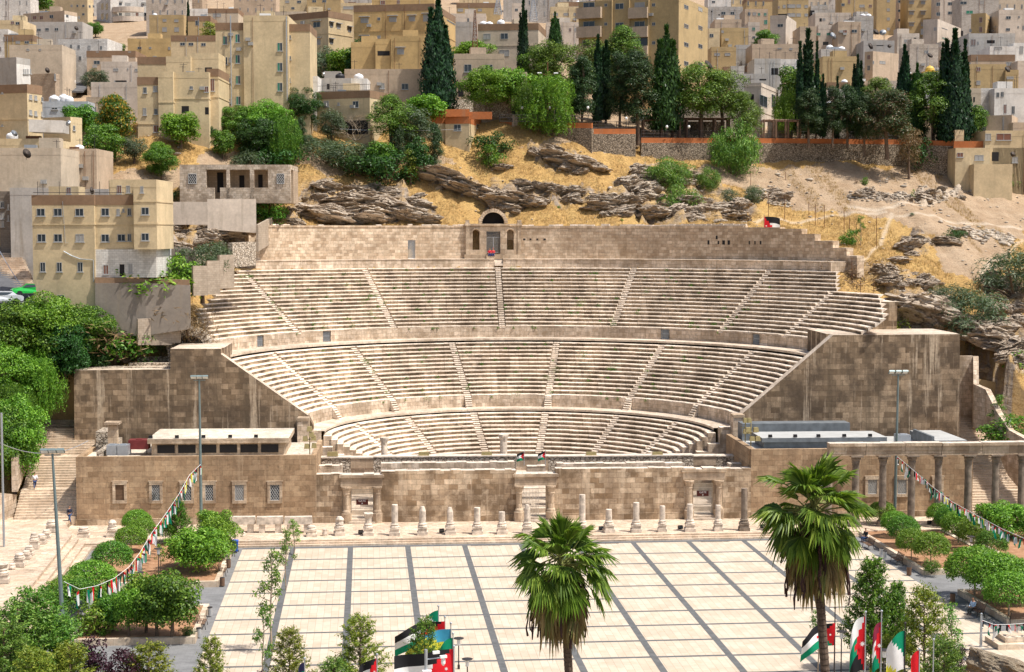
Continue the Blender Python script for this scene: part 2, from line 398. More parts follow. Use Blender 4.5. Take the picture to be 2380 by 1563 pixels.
M['walk']=stone('walkway_paving',(.62,.55,.47),(.52,.44,.36),(.3,.25,.2),.9,.7,(.33,.27,.2),.35,bump=.3)
ring('walkway',22.25,25.0,8.0,R_(-89),R_(89),M['walk'],.25)
ring('walkway',34.05,37.0,16.2,R_(-86),R_(84),M['walk'],.25)
GR0,GR1=47.95,51.0
for a0,a1 in((limits(48,26.6)[0],R_(-.6)),(R_(.9),limits(48,26.6)[1]-.02)):
 mb=MB();arc_wall(mb,GR0,a0,a1,25.3,26.65,3.2,0,None,1,.12);mb.build('gallery_riser',[M['podium'],M['walk']],theatre)
mb=MB()
for j in range(5):row_blocks(mb,47.7+j*.25,3,25.8+j*.17,.17,R_(-.55),R_(.85),.4)
mb.build('gallery_steps',SM,theatre)
wl=-.735;wr=R_(61.5)
EX=R_(-.55)
def wall_arc(a0,a1,z0,z1):mb=MB();arc_wall(mb,GR1,a0,a1,z0,z1,1.2,0,None,1,.28);return mb.build('back_wall',[M['backwall'],M['seat']],theatre)
dw=R_(-13.9);hwd=.55/GR1
wall_arc(wl,dw-hwd,26.4,31.4);wall_arc(dw+hwd,EX-3.55/GR1,26.4,31.4)
mb=MB();arc_wall(mb,GR1,dw-hwd,dw+hwd,29.3,31.4,1.2,0,2,1,.28);mb.build('back_wall',[M['backwall'],M['seat']],theatre)
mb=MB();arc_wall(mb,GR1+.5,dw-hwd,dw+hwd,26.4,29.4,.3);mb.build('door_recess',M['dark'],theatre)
mb=MB()
for q in range(10):p=PL(GR1+.1,dw+(q/9-.5)*1.05/GR1,0);mb.box((p.x,p.y,27.95),(.035,.035,2.6))
for zz in(26.7,29.2):p=PL(GR1+.1,dw,0);mb.box((p.x,p.y,zz),(1.1,.04,.06),-dw-AL)
mb.build('door_bars',M['white'],theatre)
M['tophole']=M['dark']
sr=R_(41)
wall_arc(EX+3.55/GR1,sr,26.4,31.35)
steps_=[(41,47.5,31.1),(47.5,51.5,30.9),(51.5,54.0,30.2),(54.0,57.5,29.3),(57.5,60.3,28.4),(60.3,62.5,27.4)]
for a0,a1,z in steps_:wall_arc(R_(a0),R_(a1),24.6,z)
mb=MB();a=wl
while a<sr:
 ln=random.uniform(.6,1.5)/GR1
 if not(EX-3.7/GR1<a<EX+3.6/GR1)and random.random()<(.9 if a>EX or a>R_(-9)else .3):
  h=random.uniform(.1,.3);p=PL(GR1+.25,a+ln/2,0);mb.box((p.x,p.y,31.4+h/2-.05),(ln*GR1*.96,random.uniform(.4,.7),h),-a-AL+random.uniform(-.03,.03),top=.94)
 a+=ln
mb.build('coping_block',M['seat'],theatre)
mb=MB()
for ad,z,w_,h_ in[(3.4,29.4,.28,.25),(4.5,29.4,.35,.25),(5.5,29.4,.28,.25),(6.6,29.4,.28,.25),(7.8,29.4,.34,.25),(36.6,29.0,.25,.5),(37.5,29.0,.4,.6),(38.4,29.0,.35,.6),(36.3,29.7,.3,.5),(34.9,29.0,.3,.6),(42,29.0,.2,.5),(43,29.0,.2,.5),(44,29,.25,.5)]:
 p=PL(GR1-.005,R_(ad),0);mb.box((p.x,p.y,z),(w_,.03,h_),-R_(ad)-AL)
mb.build('beam_hole',M['dark'],theatre)
# ---- the exedra: barred door between two shell niches under a round arch
mb=MB();ca=-EX-AL
def E(s,v,z):
 p=PL(GR1-v,EX,z);return Vector((p.x+s*math.cos(ca),p.y+s*math.sin(ca),z))
def ebox(mb,s,v,z,ds,dv_,dz,m=0,top=None):p=E(s,v,z);mb.box(p,(ds,dv_,dz),ca,m,top)
ex=MB()
for s0,s1 in((-3.55,-3.0),(-2.0,-1.0),(1.0,1.95),(2.95,3.55)):ebox(ex,(s0+s1)/2,-.35,28.9,s1-s0,1.7,4.9)
for s in(-2.5,2.45):
 ebox(ex,s,-.35,27.15,1.0,1.7,1.5);ebox(ex,s,-.9,29.3,1.0,.3,4.0)
 for k in range(9):
  a0,a1=math.pi*k/9,math.pi*(k+1)/9;P=[]
  for q in(a0,a1):P+=[(s-.5*math.cos(q),30.3+.5*math.sin(q))]
  pts=[E(P[0][0],.5,P[0][1]),E(P[1][0],.5,P[1][1]),E(P[1][0],.5,31.35),E(P[0][0],.5,31.35)]
  ex.poly(pts);ex.poly([E(P[0][0],-.8,P[0][1]),E(P[1][0],-.8,P[1][1]),pts[1],pts[0]])
 for k in range(12):
  q=math.pi*(k+.5)/12;ebox(ex,s-.66*math.cos(q),.56,30.3+.66*math.sin(q),.13,.12,.13)
ebox(ex,0,-.35,30.95,2.0,1.7,.8)
for s in(-3.75,3.75):ebox(ex,s,.25,29.0,.5,.7,4.9);ebox(ex,s,.3,31.55,.75,.95,.35);ebox(ex,s,.3,31.95,.55,.7,.45);ebox(ex,s,.3,26.75,.7,.9,.3)
ebox(ex,0,-.1,31.5,8.3,1.6,.28,0)
ebox(ex,-2.4,.8,26.95,3.6,.9,.6);ebox(ex,2.9,.8,26.95,3.2,.9,.6)
for j in range(4):ebox(ex,.2,.9+(3-j)*.3,26.7+j*.17,2.6,.9+j*.02,.18)
exo=ex.build('exedra',M['trim'],theatre)
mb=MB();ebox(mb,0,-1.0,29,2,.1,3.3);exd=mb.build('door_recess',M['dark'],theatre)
mb=MB()
for k in range(17):ebox(mb,-.95+k*1.9/16,.28,28.95,.035,.035,3.1)
for z in(27.5,29.7,30.5):ebox(mb,0,.28,z,1.95,.05,.06)
ebox(mb,0,.26,28.6,.1,.06,2.4);mb.build('door_bars',M['frame'],theatre)
mb=MB()
for k in range(17):
 q0,q1=math.pi*k/17,math.pi*(k+1)/17-.02;jr=random.uniform(-.05,.06);pts=[]
 for r,q in((1.62,q0),(2.12+jr,q0),(2.12+jr,q1),(1.62,q1)):pts.append((.05-r*math.cos(q),31.7+r*math.sin(q)))
 f=[mb.V(E(s,-.6,z))for s,z in pts];b_=[mb.V(E(s,-2.2,z))for s,z in pts]
 mb.F(f);mb.F(b_[::-1])
 for i in range(4):j=(i+1)% 4;mb.F((f[j],f[i],b_[i],b_[j]))
mb.build('arch',M['trim'],theatre)
mb=MB();pts=[(.05-1.7*math.cos(math.pi*k/16),31.6+1.7*math.sin(math.pi*k/16))for k in range(17)]
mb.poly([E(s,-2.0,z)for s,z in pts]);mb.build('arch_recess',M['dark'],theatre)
# ---- retaining walls at both ends of the seating
def lwall(name,pts,v0,th,mat,top=None):
 mb=MB();f=[mb.V(LL(u,v0,z))for u,z in pts];b_=[mb.V(LL(u,v0+th,z))for u,z in pts];k=len(pts)
 mb.F(f,[(u,z)for u,z in pts]);mb.F(b_[::-1],[(u,z)for u,z in pts][::-1])
 for i in range(k):
  j=(i+1)% k;du,dz=pts[j][0]-pts[i][0],pts[j][1]-pts[i][1]
  ln=math.hypot(du,dz);flat=abs(dz)<abs(du)*1.5
  mb.F((f[j],f[i],b_[i],b_[j]),[(ln,0),(0,0),(0,th),(ln,th)],1 if flat and top else 0)
 return mb.build(name,[mat,top or mat],theatre)
def lu(x,y,v=-1.5):
 for d in(184,):
  P0,r=CO,ray(x,y);n=Vector((math.sin(AL),math.cos(AL),0));t=(LL(0,v)-P0).dot(n)/r.dot(n);P=P0+r*t
  return((P-LL(0,v)).dot(Vector((math.cos(AL),-math.sin(AL),0))),P.z)
lp=[lu(172,1045),lu(728,1040),lu(728,990),lu(716,966),lu(513,823),lu(513,811),lu(396,811),lu(396,859),lu(172,861)]
lp[0]=(lp[0][0],0);lp[1]=(lp[1][0],0)
lwall('retaining_wall',lp,-1.5,1.6,M['analemma'],M['walk'])
rp=[lu(2231,1015),lu(2231,777),lu(1937,779),lu(1905,807),lu(1722,965),lu(1722,990),lu(1690,1000)]
rp[0]=(rp[0][0],0);rp[-1]=(rp[-1][0],0)
lwall('retaining_wall',rp,-1.5,1.6,M['analemma'],M['walk'])
uL=lp[0][0];uR=rp[0][0]
def lbox(name,u0,u1,v0,v1,z0,z1,mat,mtop=None,parent=theatre):
 mb=MB();mb.prism([LL(u0,v0).to_2d(),LL(u1,v0).to_2d(),LL(u1,v1).to_2d(),LL(u0,v1).to_2d()],z0,z1,0,1 if mtop else 0)
 return mb.build(name,[mat,mtop or mat],parent)
zL=lp[-1][1];zS=lp[5][1];zR=rp[1][1]
lbox('platform',uL,lp[6][0],.1,4.2,0,zL,M['analemma'],M['walk'])
lbox('platform',lp[6][0],-33.4,.1,8.0,0,zS-.004,M['analemma'],M['walk'])
lbox('platform',uL,-38.2,4.2,16,0,zL-.9,M['analemma'],M['roof'])
for a in((uL+5.2,-39.5,1.2,1.5,zL-.02,zL+.12),(uL+5.2,-39.5,3.9,4.3,zL-.3,zL+.35),(uL+5.4,-38.5,8.9,9.4,zL-.9,zL+.7),(uL+.0,uL+.6,4.2,15,zL-.9,zL-.1),(-38.5,-38.0,4.0,9.4,zL-.9,zL+.8)):
 lbox('low_wall',*a,M['rubble_pale'],M['walk'])
lbox('platform',35.2,uR,.1,9,0,zR-.004,M['analemma'],M['walk'])
for sgn in(-1,1):
 q=[(22.3,9.2),(24.9,9.2)]
 for(u0,u1,z1)in((22.6,25.0,8.9 if sgn<0 else 8.9),(21.3,22.6,7.0),(20.0,21.3,6.1),(18.6,20.0,5.3)):
  a,b_=sorted((sgn*u0,sgn*u1));lbox('parodos_wall',a,b_,-1.6,-.4,0,z1-.6,M['podium'],M['seat'])
 a,b_=sorted((sgn*16.2,sgn*24.6));lbox('parodos_cornice',a,b_,-2.6,-1.6,0,4.6,M['podium'],M['trim']);lbox('parodos_cornice',a,b_,-2.8,-2.45,4.4,4.8,M['trim'])
 a,b_=sorted((sgn*23.8,sgn*25.1));lbox('parodos_pier',a,b_,-3.2,-1.5,0,9.6,M['podium'],M['trim']);lbox('parodos_pier',a,b_,-3.3,-1.45,9.6,9.9,M['trim'])
mb=MB();mb.prism([LL(u,v).to_2d()for u,v in[(-25,-13),(25,-13),(25,0),(15,1)]+[(15*math.cos(q/12*math.pi),15*math.sin(q/12*math.pi))for q in range(1,12)]+[(-15,1),(-25,0)]],-.5,1.2);mb.build('orchestra_floor',M['walk'],theatre)
ur=[lu(1985,700,14),lu(2085,778,12)]
for(x0,x1,y0,y1,v0,th)in((2036,2084,702,800,8,5),(2000,2036,748,800,8,4),(1960,2030,778,800,8,3)):
 a=lu(x0,y0,v0);b_=lu(x1,y1,v0);lbox('side_wall',a[0],b_[0],v0,v0+th,b_[1]-6,a[1],M['analemma'],M['seat'])
vt=MB();c0=at(440,805,d=189)
for k in range(13):
 q0,q1=math.pi*k/13,math.pi*(k+1)/13-.03;jr=random.uniform(-.05,.25);pts=[]
 for r,q in((1.75,q0),(2.45+jr,q0),(2.45+jr,q1),(1.75,q1)):pts.append(Vector((c0.x-r*math.cos(q),c0.y,c0.z-.4+r*.95*math.sin(q))))
 vt.slab(pts,(0,-1,0),3.5+random.uniform(-.3,.3))
for s in(-1,1):vt.box((c0.x+s*2.1,c0.y+1.7,c0.z-1.7),(.75,3.6,2.6))
vt.build('broken_vault',M['rubble_pale'],theatre)
mb=MB();mb.box((c0.x,c0.y+3.2,c0.z-.6),(3.6,.2,4.6));mb.build('door_recess',M['dark'],theatre)
mb=MB()
for k in range(8):mb.box((c0.x-.9+k*.3,c0.y+1.2,c0.z-.3),(.04,.04,3.2))
for k in range(4):mb.box((c0.x+.1,c0.y+1.2,c0.z-1.2+k*.8),(2.2,.04,.04))
mb.build('door_bars',M['steel'],theatre)
# ====== stage walls, museum wings, colonnade
SA,SB=at(179,1222,Z=.5),at(1759,1204.6,Z=.5);SA.z=SB.z=0
su=(SB-SA).normalized();sv=Vector((-su.y,su.x,0));SANG=math.atan2(su.y,su.x)
def G(u,v,z=0):return SA+su*u+sv*v+Vector((0,0,z))
def gu(x,y,v=0):
 r=ray(x,y);t=(G(0,v)-CO).dot(sv)/r.dot(sv);P=CO+r*t;return((P-SA).dot(su),P.z)
def gpoly(u0,u1,v0,v1):return[G(u0,v0).to_2d(),G(u1,v0).to_2d(),G(u1,v1).to_2d(),G(u0,v1).to_2d()]
def gbox(mb,u0,u1,v0,v1,z0,z1,m=0,mt=None):mb.prism(gpoly(u0,u1,v0,v1),z0,z1,m,mt)
def gb(name,par,mats,*boxes):
 mb=MB()
 for b in boxes:gbox(mb,*b)
 return mb.build(name,mats,par)
def lattice(mb,c,w,h,ang,n=5,r=.022):
 ca,sa=math.cos(ang),math.sin(ang)
 P=lambda a,b:Vector((c[0]+a*ca,c[1]+a*sa,c[2]+b))
 for s in(-1,1):
  for k in range(-n,n+1):
   o=k*w/n;pts=[]
   for q in range(21):
    b=-h/2+h*q/20;a=o+s*b*.6
    if abs(a)<=w/2:pts.append((a,b))
   if len(pts)>1:mb.tube([P(*pts[0]),P(*pts[-1])],r,4,cap=False)
 for a0,b0,a1,b1 in((-w/2,-h/2,-w/2,h/2),(w/2,-h/2,w/2,h/2),(-w/2,-h/2,w/2,-h/2),(-w/2,h/2,w/2,h/2)):mb.tube([P(a0,b0),P(a1,b1)],r*1.5,4,cap=False)
def wall_crest(mb,u0,u1,v0,v1,z,m=0):
 u=u0
 while u<u1-.05:
  ln=min(random.uniform(.7,1.5),u1-u);h=random.uniform(.02,.13)
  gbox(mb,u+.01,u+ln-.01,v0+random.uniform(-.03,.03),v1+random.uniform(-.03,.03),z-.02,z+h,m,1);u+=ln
stage=empty('stage_wall',G(30,0),'long weathered stone stage wall with three barred gateways facing the plaza','ancient wall')
M['crest']=plain('pale_coping',(.58,.50,.41),.9,var=.3,scale=2)  # paler stone tone for the tops of walls and beams
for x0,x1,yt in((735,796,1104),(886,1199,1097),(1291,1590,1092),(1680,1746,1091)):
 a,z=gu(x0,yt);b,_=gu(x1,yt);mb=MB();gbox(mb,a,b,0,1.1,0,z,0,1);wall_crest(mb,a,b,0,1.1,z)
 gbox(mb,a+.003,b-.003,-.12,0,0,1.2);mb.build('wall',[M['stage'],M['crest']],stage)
M['sign']=plain('brown_sign',(.10,.025,.02),.6,var=.05);M['ivory']=plain('cream_bars',(.74,.68,.56),.5,var=.1)
def text(name,s,loc,ang,size,mat,parent,ext=.01):
 c=bpy.data.curves.new(name,'FONT');c.body=s;c.size=size;c.extrude=ext;c.align_x='CENTER';c.align_y='CENTER'
 o=bpy.data.objects.new(name,c);link(o);dg=bpy.context.evaluated_depsgraph_get();me=bpy.data.meshes.new_from_object(o.evaluated_get(dg))
 bpy.data.objects.remove(o);me.transform(Matrix.Translation(loc)@Matrix.Rotation(ang,4,'Z')@Matrix.Rotation(math.pi/2,4,'X'));me.materials.clear();me.materials.append(mat)
 o=bpy.data.objects.new(name,me);link(o);child_to(o,parent);return o
for gi,(x0,xa,xb,x1,yt,letter)in enumerate(((795,815,867,886,1105,'A'),(1199,1213,1270,1291,1103,None),(1590,1612,1659,1681,1091,'B'))):
 u0,z=gu(x0,yt);u1=gu(x1,yt)[0];ua=gu(xa,yt)[0];ub=gu(xb,yt)[0];zl=z-1.15
 gw=stage
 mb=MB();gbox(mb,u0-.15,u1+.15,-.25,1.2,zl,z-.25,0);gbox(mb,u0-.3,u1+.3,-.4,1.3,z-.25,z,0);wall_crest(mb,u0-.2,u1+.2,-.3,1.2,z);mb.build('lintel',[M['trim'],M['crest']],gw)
 for s0,s1 in((u0,ua),(ub,u1)):
  mb=MB();gbox(mb,s0,s1,0,1.1,0,zl-.005);c=(s0+s1)/2
  p=G(c,-.3);mb.lathe([(.52,0),(.52,.5),(.55,1.5),(.46,1.55),(.43,1.75),(.33,1.9),(.31,zl-.85),(.36,zl-.8),(.36,zl-.7),(.34,zl-.65),(.44,zl-.3),(.52,zl-.12),(.52,zl-.003)],p,14,0,.015)
  mb.build('gate_column',[M['trim']],gw)
 mb=MB();W=ub-ua
 for k in range(18 if gi!=1 else 12):u=ua+.06+k*(W*(1 if gi!=1 else .7)-.1)/(17 if gi!=1 else 11);p=G(u,.5);mb.box((p.x,p.y,.9+(zl-1.3)/2),(.05,.05,zl-1.3),SANG)
 for zz in(.95,1.9,2.7,zl-.9,zl-.45):p=G((ua+ub)/2,.5);mb.box((p.x,p.y,zz),(W,.05,.06),SANG)
 mb.build('gate_bars',M['ivory'],gw)
 gb('doorstep',gw,[M['walk']],(ua-.2,ub+.2,-.9,1.2,.3,.68),(ua-.1,ub+.1,-.4,1.2,.68,.9))
 if letter:
  p=G((ua+ub)/2,.42,zl-1.75 if letter=='A' else zl-1.5);mb=MB();mb.box(p,(1.25,.04,.55),SANG);sg=mb.build('gate_sign',M['sign'],gw)
  text('lettering','GATE',p-sv*.03+Vector((0,0,.13)),SANG,.3,M['white'],gw);text('lettering',letter,p-sv*.03+Vector((0,0,-.14)),SANG,.28,M['white'],gw)
inner=empty('inner_stage_wall',G(30,5),'pair of low ruined inner walls running behind the barred gateways, topped with rubble','ruined wall')
for x0,x1,yt in((735,795,1084),(885,1196,1079),(1225,1268,1086),(1294,1588,1080),(1694,1726,1079)):
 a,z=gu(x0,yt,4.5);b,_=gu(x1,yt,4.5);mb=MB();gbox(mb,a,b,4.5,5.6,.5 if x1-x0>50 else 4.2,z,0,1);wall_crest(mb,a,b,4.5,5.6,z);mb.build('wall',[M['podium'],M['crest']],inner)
for x0,x1,yt,door in((733,815,1066,0),(815,868,1066,1),(868,1200,1064,0),(1200,1275,1063,1),(1275,1612,1063,0),(1612,1664,1062,1),(1664,1722,1062,0)):
 a,z=gu(x0,yt,8.6);b,_=gu(x1,yt,8.6);mb=MB();gbox(mb,a,b,8.6,9.8,4.9 if door else .5,z,0,1);gbox(mb,a,b,8.52,9.9,z,z+.12,1)
 mb.build('rubble_wall',[M['trim']if door else M['rubble_pale'],M['crest']],inner)
gb('stage_floor',inner,[M['walk']],(-2,66,1.1,12.5,-.3,.72))
# ------ museum wings
M['slate']=plain('grey_roof_sheet',(.42,.42,.40),.5,var=.12,scale=.8)
M['slatedark']=plain('blue_grey_sheet',(.15,.165,.175),.5,var=.25,scale=1.2)
M['paving_roof']=stone('roof_tiles',(.62,.58,.50),(.55,.50,.43),(.35,.32,.28),.5,.5,(.35,.3,.24),.25,bump=.2)
def window_frame(par,x0,x1,y0,y1,kind,v=0):
 a,z1=gu(x0,y0,v);b,z0=gu(x1,y1,v);mb=MB();t=.28
 for q in((a-t,b+t,z1,z1+.3),(a-t-.1,b+t+.1,z1+.3,z1+.42),(a-t,b+t,z0-.32,z0)):gbox(mb,q[0],q[1],v-.16,v,q[2],q[3])
 for q in((a-t,a),(b,b+t)):gbox(mb,q[0],q[1],v-.13,v,z0,z1)
 w_=mb.build('window',M['trim'],par);mb=MB();gbox(mb,a,b,v-.03,v,z0,z1);mb.build('pane',{'b':M['rustpane'],'g':M['glass'],'c':M['curtain'],'w':M['palepane']}[kind],w_)
 if kind!='b':mb=MB();c=G((a+b)/2,v-.07,(z0+z1)/2);lattice(mb,c,b-a,z1-z0,SANG,4 if v==0 else 4);mb.build('grille',M['frame'],w_)
M['rustpane']=plain('boarded_pane',(.14,.085,.05),.8,var=.3);M['palepane']=plain('pale_shutter_pane',(.58,.54,.47),.7,var=.1)
lw=empty('museum_wing',G(10,0),'left brown stone museum wing with latticed windows and roof tanks on top','museum building','stone wings of the theatre')
u0,z=gu(176,1063);u1,_=gu(735,1063)
ul0,ul1,zlw=u0,u1,z
gb('wall',lw,[M['wing'],M['crest']],(u0,u1,0,.5,0,z),(u0,u0+.5,.5,13,0,z-.004),(u1-.5,u1,.5,12,0,z+.05))
gb('plinth',lw,[M['stage']],(u0-.1,u1,-.16,0,0,1.15))
gb('roof',lw,[M['paving_roof']],(u0+.5,u1-.5,.5,13,z-1,z-.35))
for x0,x1,k in((268,289,'b'),(353,372,'g'),(424,445,'g'),(477,496,'g'),(546,567,'c'),(628,650,'g')):window_frame(lw,x0,x1,1127,1163,k)
a,za=gu(352,1030,3.2);b,_=gu(664,1030,3.2)
gb('roof_pavilion',lw,[M['trim'],M['paving_roof']],(a,b,3.2,11,z-.4,z+.95),(a-.35,b+.35,2.7,11.4,z+.95,z+1.45,0,1))
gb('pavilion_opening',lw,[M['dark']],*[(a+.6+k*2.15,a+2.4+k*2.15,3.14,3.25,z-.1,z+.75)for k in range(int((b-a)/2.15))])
gb('cross_wall',lw,[M['rubble_pale']],(u0+2.0,u0+2.6,.5,12,z-.4,z+.5),(u0+.5,u0+2.2,8,12,z-.4,z+1.6))
rw=empty('museum_wing',G(65,0),'right brown stone museum wing with grey sheet roof behind the column row','museum building','stone wings of the theatre')
u0,z=gu(1746,1045);u1,_=gu(2262,1045);ur0,ur1,zrw=u0,u1,z
gb('wall',rw,[M['wing'],M['crest']],(u0,u1,0,.5,0,z),(u0-.1,u0+.5,.5,13,0,z-.003),(u1-.5,u1,.5,12,0,z-.004))
gb('plinth',rw,[M['stage']],(u0,u1,-.16,0,0,1.15))
gb('roof',rw,[M['slate']],(u0+.5,u1-.5,.5,13,z-1.2,z-.4))
for x0,x1 in((1901,1930),(2017,2037),(2086,2106),(2172,2186)):window_frame(rw,x0,x1,1115,1148,'w')
a,_=gu(1775,1030,3.5);b,_=gu(2045,1030,3.5)
gb('roof_pavilion',rw,[M['slatedark'],M['slate']],(a,b,3.4,8,z-.5,z+.35),(a-.3,b+.6,2.9,8.4,z+.35,z+.8,0,1),(a-1,b-1.5,10,12.4,z-.5,z+1.5,0,0))
a2,_=gu(2080,1030,5);b2,_=gu(2180,1030,5)
gb('roof_shed',rw,[M['slatedark'],M['slate']],(a2+3.5,b2+2.2,2,11,z-.4,z+.5,0,1),(a2+3.2,a2+3.5,2.4,9,z-.4,z+.9))
# ------ colonnade in front of the right wing
cz=at(1990+60,1222,Z=.5).y;CV=-5.4
colon=empty('colonnade',G(75,CV),'tall row of dark Corinthian columns carrying a broken stone beam','colonnade')
ents=(1925,2100,2240,2420)
ua=gu(1925,1050,CV)[0];ub=gu(2440,1050,CV)[0];zt=gu(1925,1031,CV)[1]
u=ua
while u<ub:
 ln=random.uniform(3.6,4.4);mb=MB();j=random.uniform(-.05,.05)
 gbox(mb,u+.02,u+ln-.02,CV-.42+j,CV+.45+j,zt-1.25,zt-.72);gbox(mb,u+.02,u+ln-.02,CV-.5+j,CV+.5+j,zt-.72,zt-.3);gbox(mb,u+.02,u+ln-.02,CV-.62+j,CV+.6+j,zt-.3,zt+j,0,1)
 mb.build('beam',[M['darktrim']if 'darktrim' in M else M['trim'],M['crest']],colon);u+=ln
for xs in(1926,1989,2052,2119,2181,2250.5,2314,2375,2436):
 c=gu(xs,1100,CV)[0];p=G(c,CV);zc=zt-1.26;R0=.37
 mb=MB();mb.lathe([(.62,.5),(.62,.75),(.55,.85),(.58,1.0),(.47,1.1),(R0,1.25),(R0*1.02,3),(R0*.93,zc-1.0)],p,16,0,.02);mb.build('shaft',M['darkcolumn'],colon)
 mb=MB();mb.lathe([(R0*.93,zc-1.0),(R0*1.08,zc-.96),(R0*1.0,zc-.9),(R0*1.15,zc-.65),(R0*1.05,zc-.6),(R0*1.35,zc-.3),(R0*1.2,zc-.25),(R0*1.65,zc-.1)],p,10,0,.09)
 mb.box((p.x,p.y,zc-.07),(1.25,1.25,.13),SANG);mb.build('capital',M['darkcolumn'],colon)
# ------ broken columns on the apron
APZ=.5
def stump(x,ybase,ytop,label,kind='col',Z=APZ,dark=False,wpx=15,broken=False):
 p=at(x,ybase,Z=Z);H=(ybase-ytop)*((p-CO).dot(FV))/FD*1.0;mt=M['darkcolumn']if dark else M['column'];r=.32*wpx/15;n=12
 t=empty('broken_column',p,label,'column stump','broken columns standing round the plaza')
 mb=MB();mb.M=Matrix.Translation((p.x,p.y,Z));a=random.uniform(-.15,.15);bh=min(1.25,H*.95)if kind!='small' else H
 if kind=='small':
  mb.lathe([(r*.9,0),(r,H*.3),(r*.8,H*.6),(r*.9,H*.9),(r*.6,H)],(0,0,0),9,0,.12);mb.build('block',mt,t);return
 mb.box((0,0,bh*.14),(r*3.3,r*3.3,bh*.28),a);mb.box((0,0,bh*.40),(r*2.7,r*2.7,bh*.24),a);mb.box((0,0,bh*.56),(r*3.0,r*3.0,bh*.08),a)
 mb.lathe([(r*1.45,bh*.6),(r*1.55,bh*.68),(r*1.45,bh*.74),(r*1.15,bh*.78),(r*1.35,bh*.88),(r*1.05,bh*.98)],(0,0,0),n,0,.03);mb.build('base',mt,t)
 if H>bh+.12:
  mb=MB();mb.M=Matrix.Translation((p.x,p.y,Z))
  if kind=='cap':mb.lathe([(r*.95,bh*.97),(r*1.05,H*.75),(r*1.2,H*.85),(r*1.55,H*.97),(r*1.45,H)],(0,0,0),10,0,.12);mb.build('capital',mt,t)
  elif kind=='lump':mb.lathe([(r*1.2,bh*.97),(r*1.1,H*.7),(r*1.3,H*.85),(r*.7,H)],(0,0,0),8,0,.16);mb.build('capital',mt,t)
  else:
   mb.lathe([(r*1.0,bh*.97),(r,bh+.2*(H-bh)),(r*.97,H-(.45 if broken else .02)),(r*(.9 if not broken else .55),H)],(random.uniform(-.02,.02),0,0),n,0,.03 if not broken else .1);mb.build('shaft',mt,t)
K=1/1.72101
for x,yb,yt,lab,kw in[
 (1358,2142,2066,'squat pedestal with a ragged round stone lump, just left of gate A',dict(kind='lump')),
 (1473,2142,2051,'pedestal carrying a carved leafy capital, in front of gate A',dict(kind='cap')),
 (1579,2142,2018,'pale smooth column stump with flat top, first right of gate A',{}),
 (1690,2140,2025,'cracked column stump with slanting broken tip, second right of gate A',dict(broken=True)),
 (1801,2138,2029,'brownish column stump with pointed broken top, third right of gate A',dict(broken=True)),
 (1909,2137,2030,'flat topped column stump, fourth right of gate A',{}),
 (2008,2136,2047,'short thick column stump, fifth right of gate A near the middle gateway',dict(wpx=15)),
 (2109,2135,2018,'ragged column stump in front of the left jamb of the middle gateway',dict(broken=True)),
 (2328,2132,1978,'tall thin pale column partly behind the left palm crown',{}),
 (2435,2130,2037,'low column stump, first right of the left palm crown',{}),
 (2544,2129,2010,'taller column stump, second right of the left palm crown',{}),
 (2649,2127,2023,'slim column stump halfway between left palm and gate B',dict(wpx=13)),
 (2759,2126,2016,'column stump with a rounded top, left in front of gate B',{}),
 (2872,2124,2020,'pale column stump, right in front of gate B',dict(wpx=13)),
 (2976,2123,1953,'tallest dark column stump, right of gate B',dict(dark=True)),
 (3078,2122,2040,'column stump half hidden by the left side of the right palm',{}),
 (1246,2146,2100,'empty carved pedestal under the end of the fallen beam',{}),
 (1192,2146,2118,'small broken stone stub below the fallen beam',dict(kind='small',wpx=10)),
 (1299,2145,2115,'small round stone stub between two pedestals left of gate A',dict(kind='small',wpx=12)),
 (335,2150,2104,'squat moulded pedestal at the left corner of the museum wing',dict(wpx=17)),
 (450,2148,2080,'pedestal with a carved stub behind the round clipped trees',dict(kind='lump',wpx=15)),
 (975,2148,2129,'tiny stone stub left of the fallen beams',dict(kind='small',wpx=9)),
]:stump(x*K,yb*K,yt*K,lab,**kw)
for i,(x,yb,yt,lab,kw)in enumerate([
 (310,562,490,'stacked double pedestal nearest the big left stairs',dict(kind='lump',wpx=16)),(278,596,548,'low rounded pedestal, second from the left stairs',dict(wpx=12)),
 (245,632,572,'flat grey pedestal, third from the left stairs',dict(wpx=14)),(205,662,570,'pedestal with a short round shaft, fourth from the left stairs',dict(wpx=13)),
 (174,702,643,'low worn pedestal, fifth from the left stairs',dict(wpx=12)),(158,722,672,'small rounded pedestal, sixth from the left stairs',dict(wpx=11)),
 (117,768,685,'broad pedestal with cut corners, seventh from the left stairs',dict(wpx=14)),(75,785,752,'small rough stone lump lying between two pedestals',dict(kind='small',wpx=14)),
 (18,866,752,'large pedestal with a flared capital at the left picture edge',dict(kind='cap',wpx=15))]):
 stump(x/1.4929*K,(1750+yb/1.4929)*K,(1750+yt/1.4929)*K,lab,Z=1.25,**kw)
for i,(x0,x1,yt,lab)in enumerate([(916,1019,2064,'left one of three fallen stone beams resting on stubs by the museum wing'),(1024,1131,2068,'middle one of three fallen stone beams resting on stubs'),(1136,1248,2068,'right one of three fallen stone beams, ending over the empty pedestal')]):
 p0=at(x0*K,2140*K,Z=APZ);p1=at(x1*K,2140*K,Z=APZ);c=(p0+p1)/2+Vector((0,1.2,0));t=empty('fallen_beam',c,lab,'stone beam','fallen stone beams by the museum wing')
 L_=(p1-p0).length;mb=MB();mb.box((c.x,c.y,1.75),(L_,.8,.75),random.uniform(-.02,.02),top=.97);mb.build('beam',M['column'],t)
 mb=MB();mb.box((c.x-L_*.3,c.y,.94),(.6,.6,.88));mb.build('support',M['column'],t);mb=MB();mb.box((c.x+L_*.3,c.y,.94),(.6,.6,.88));mb.build('support',M['column'],t)
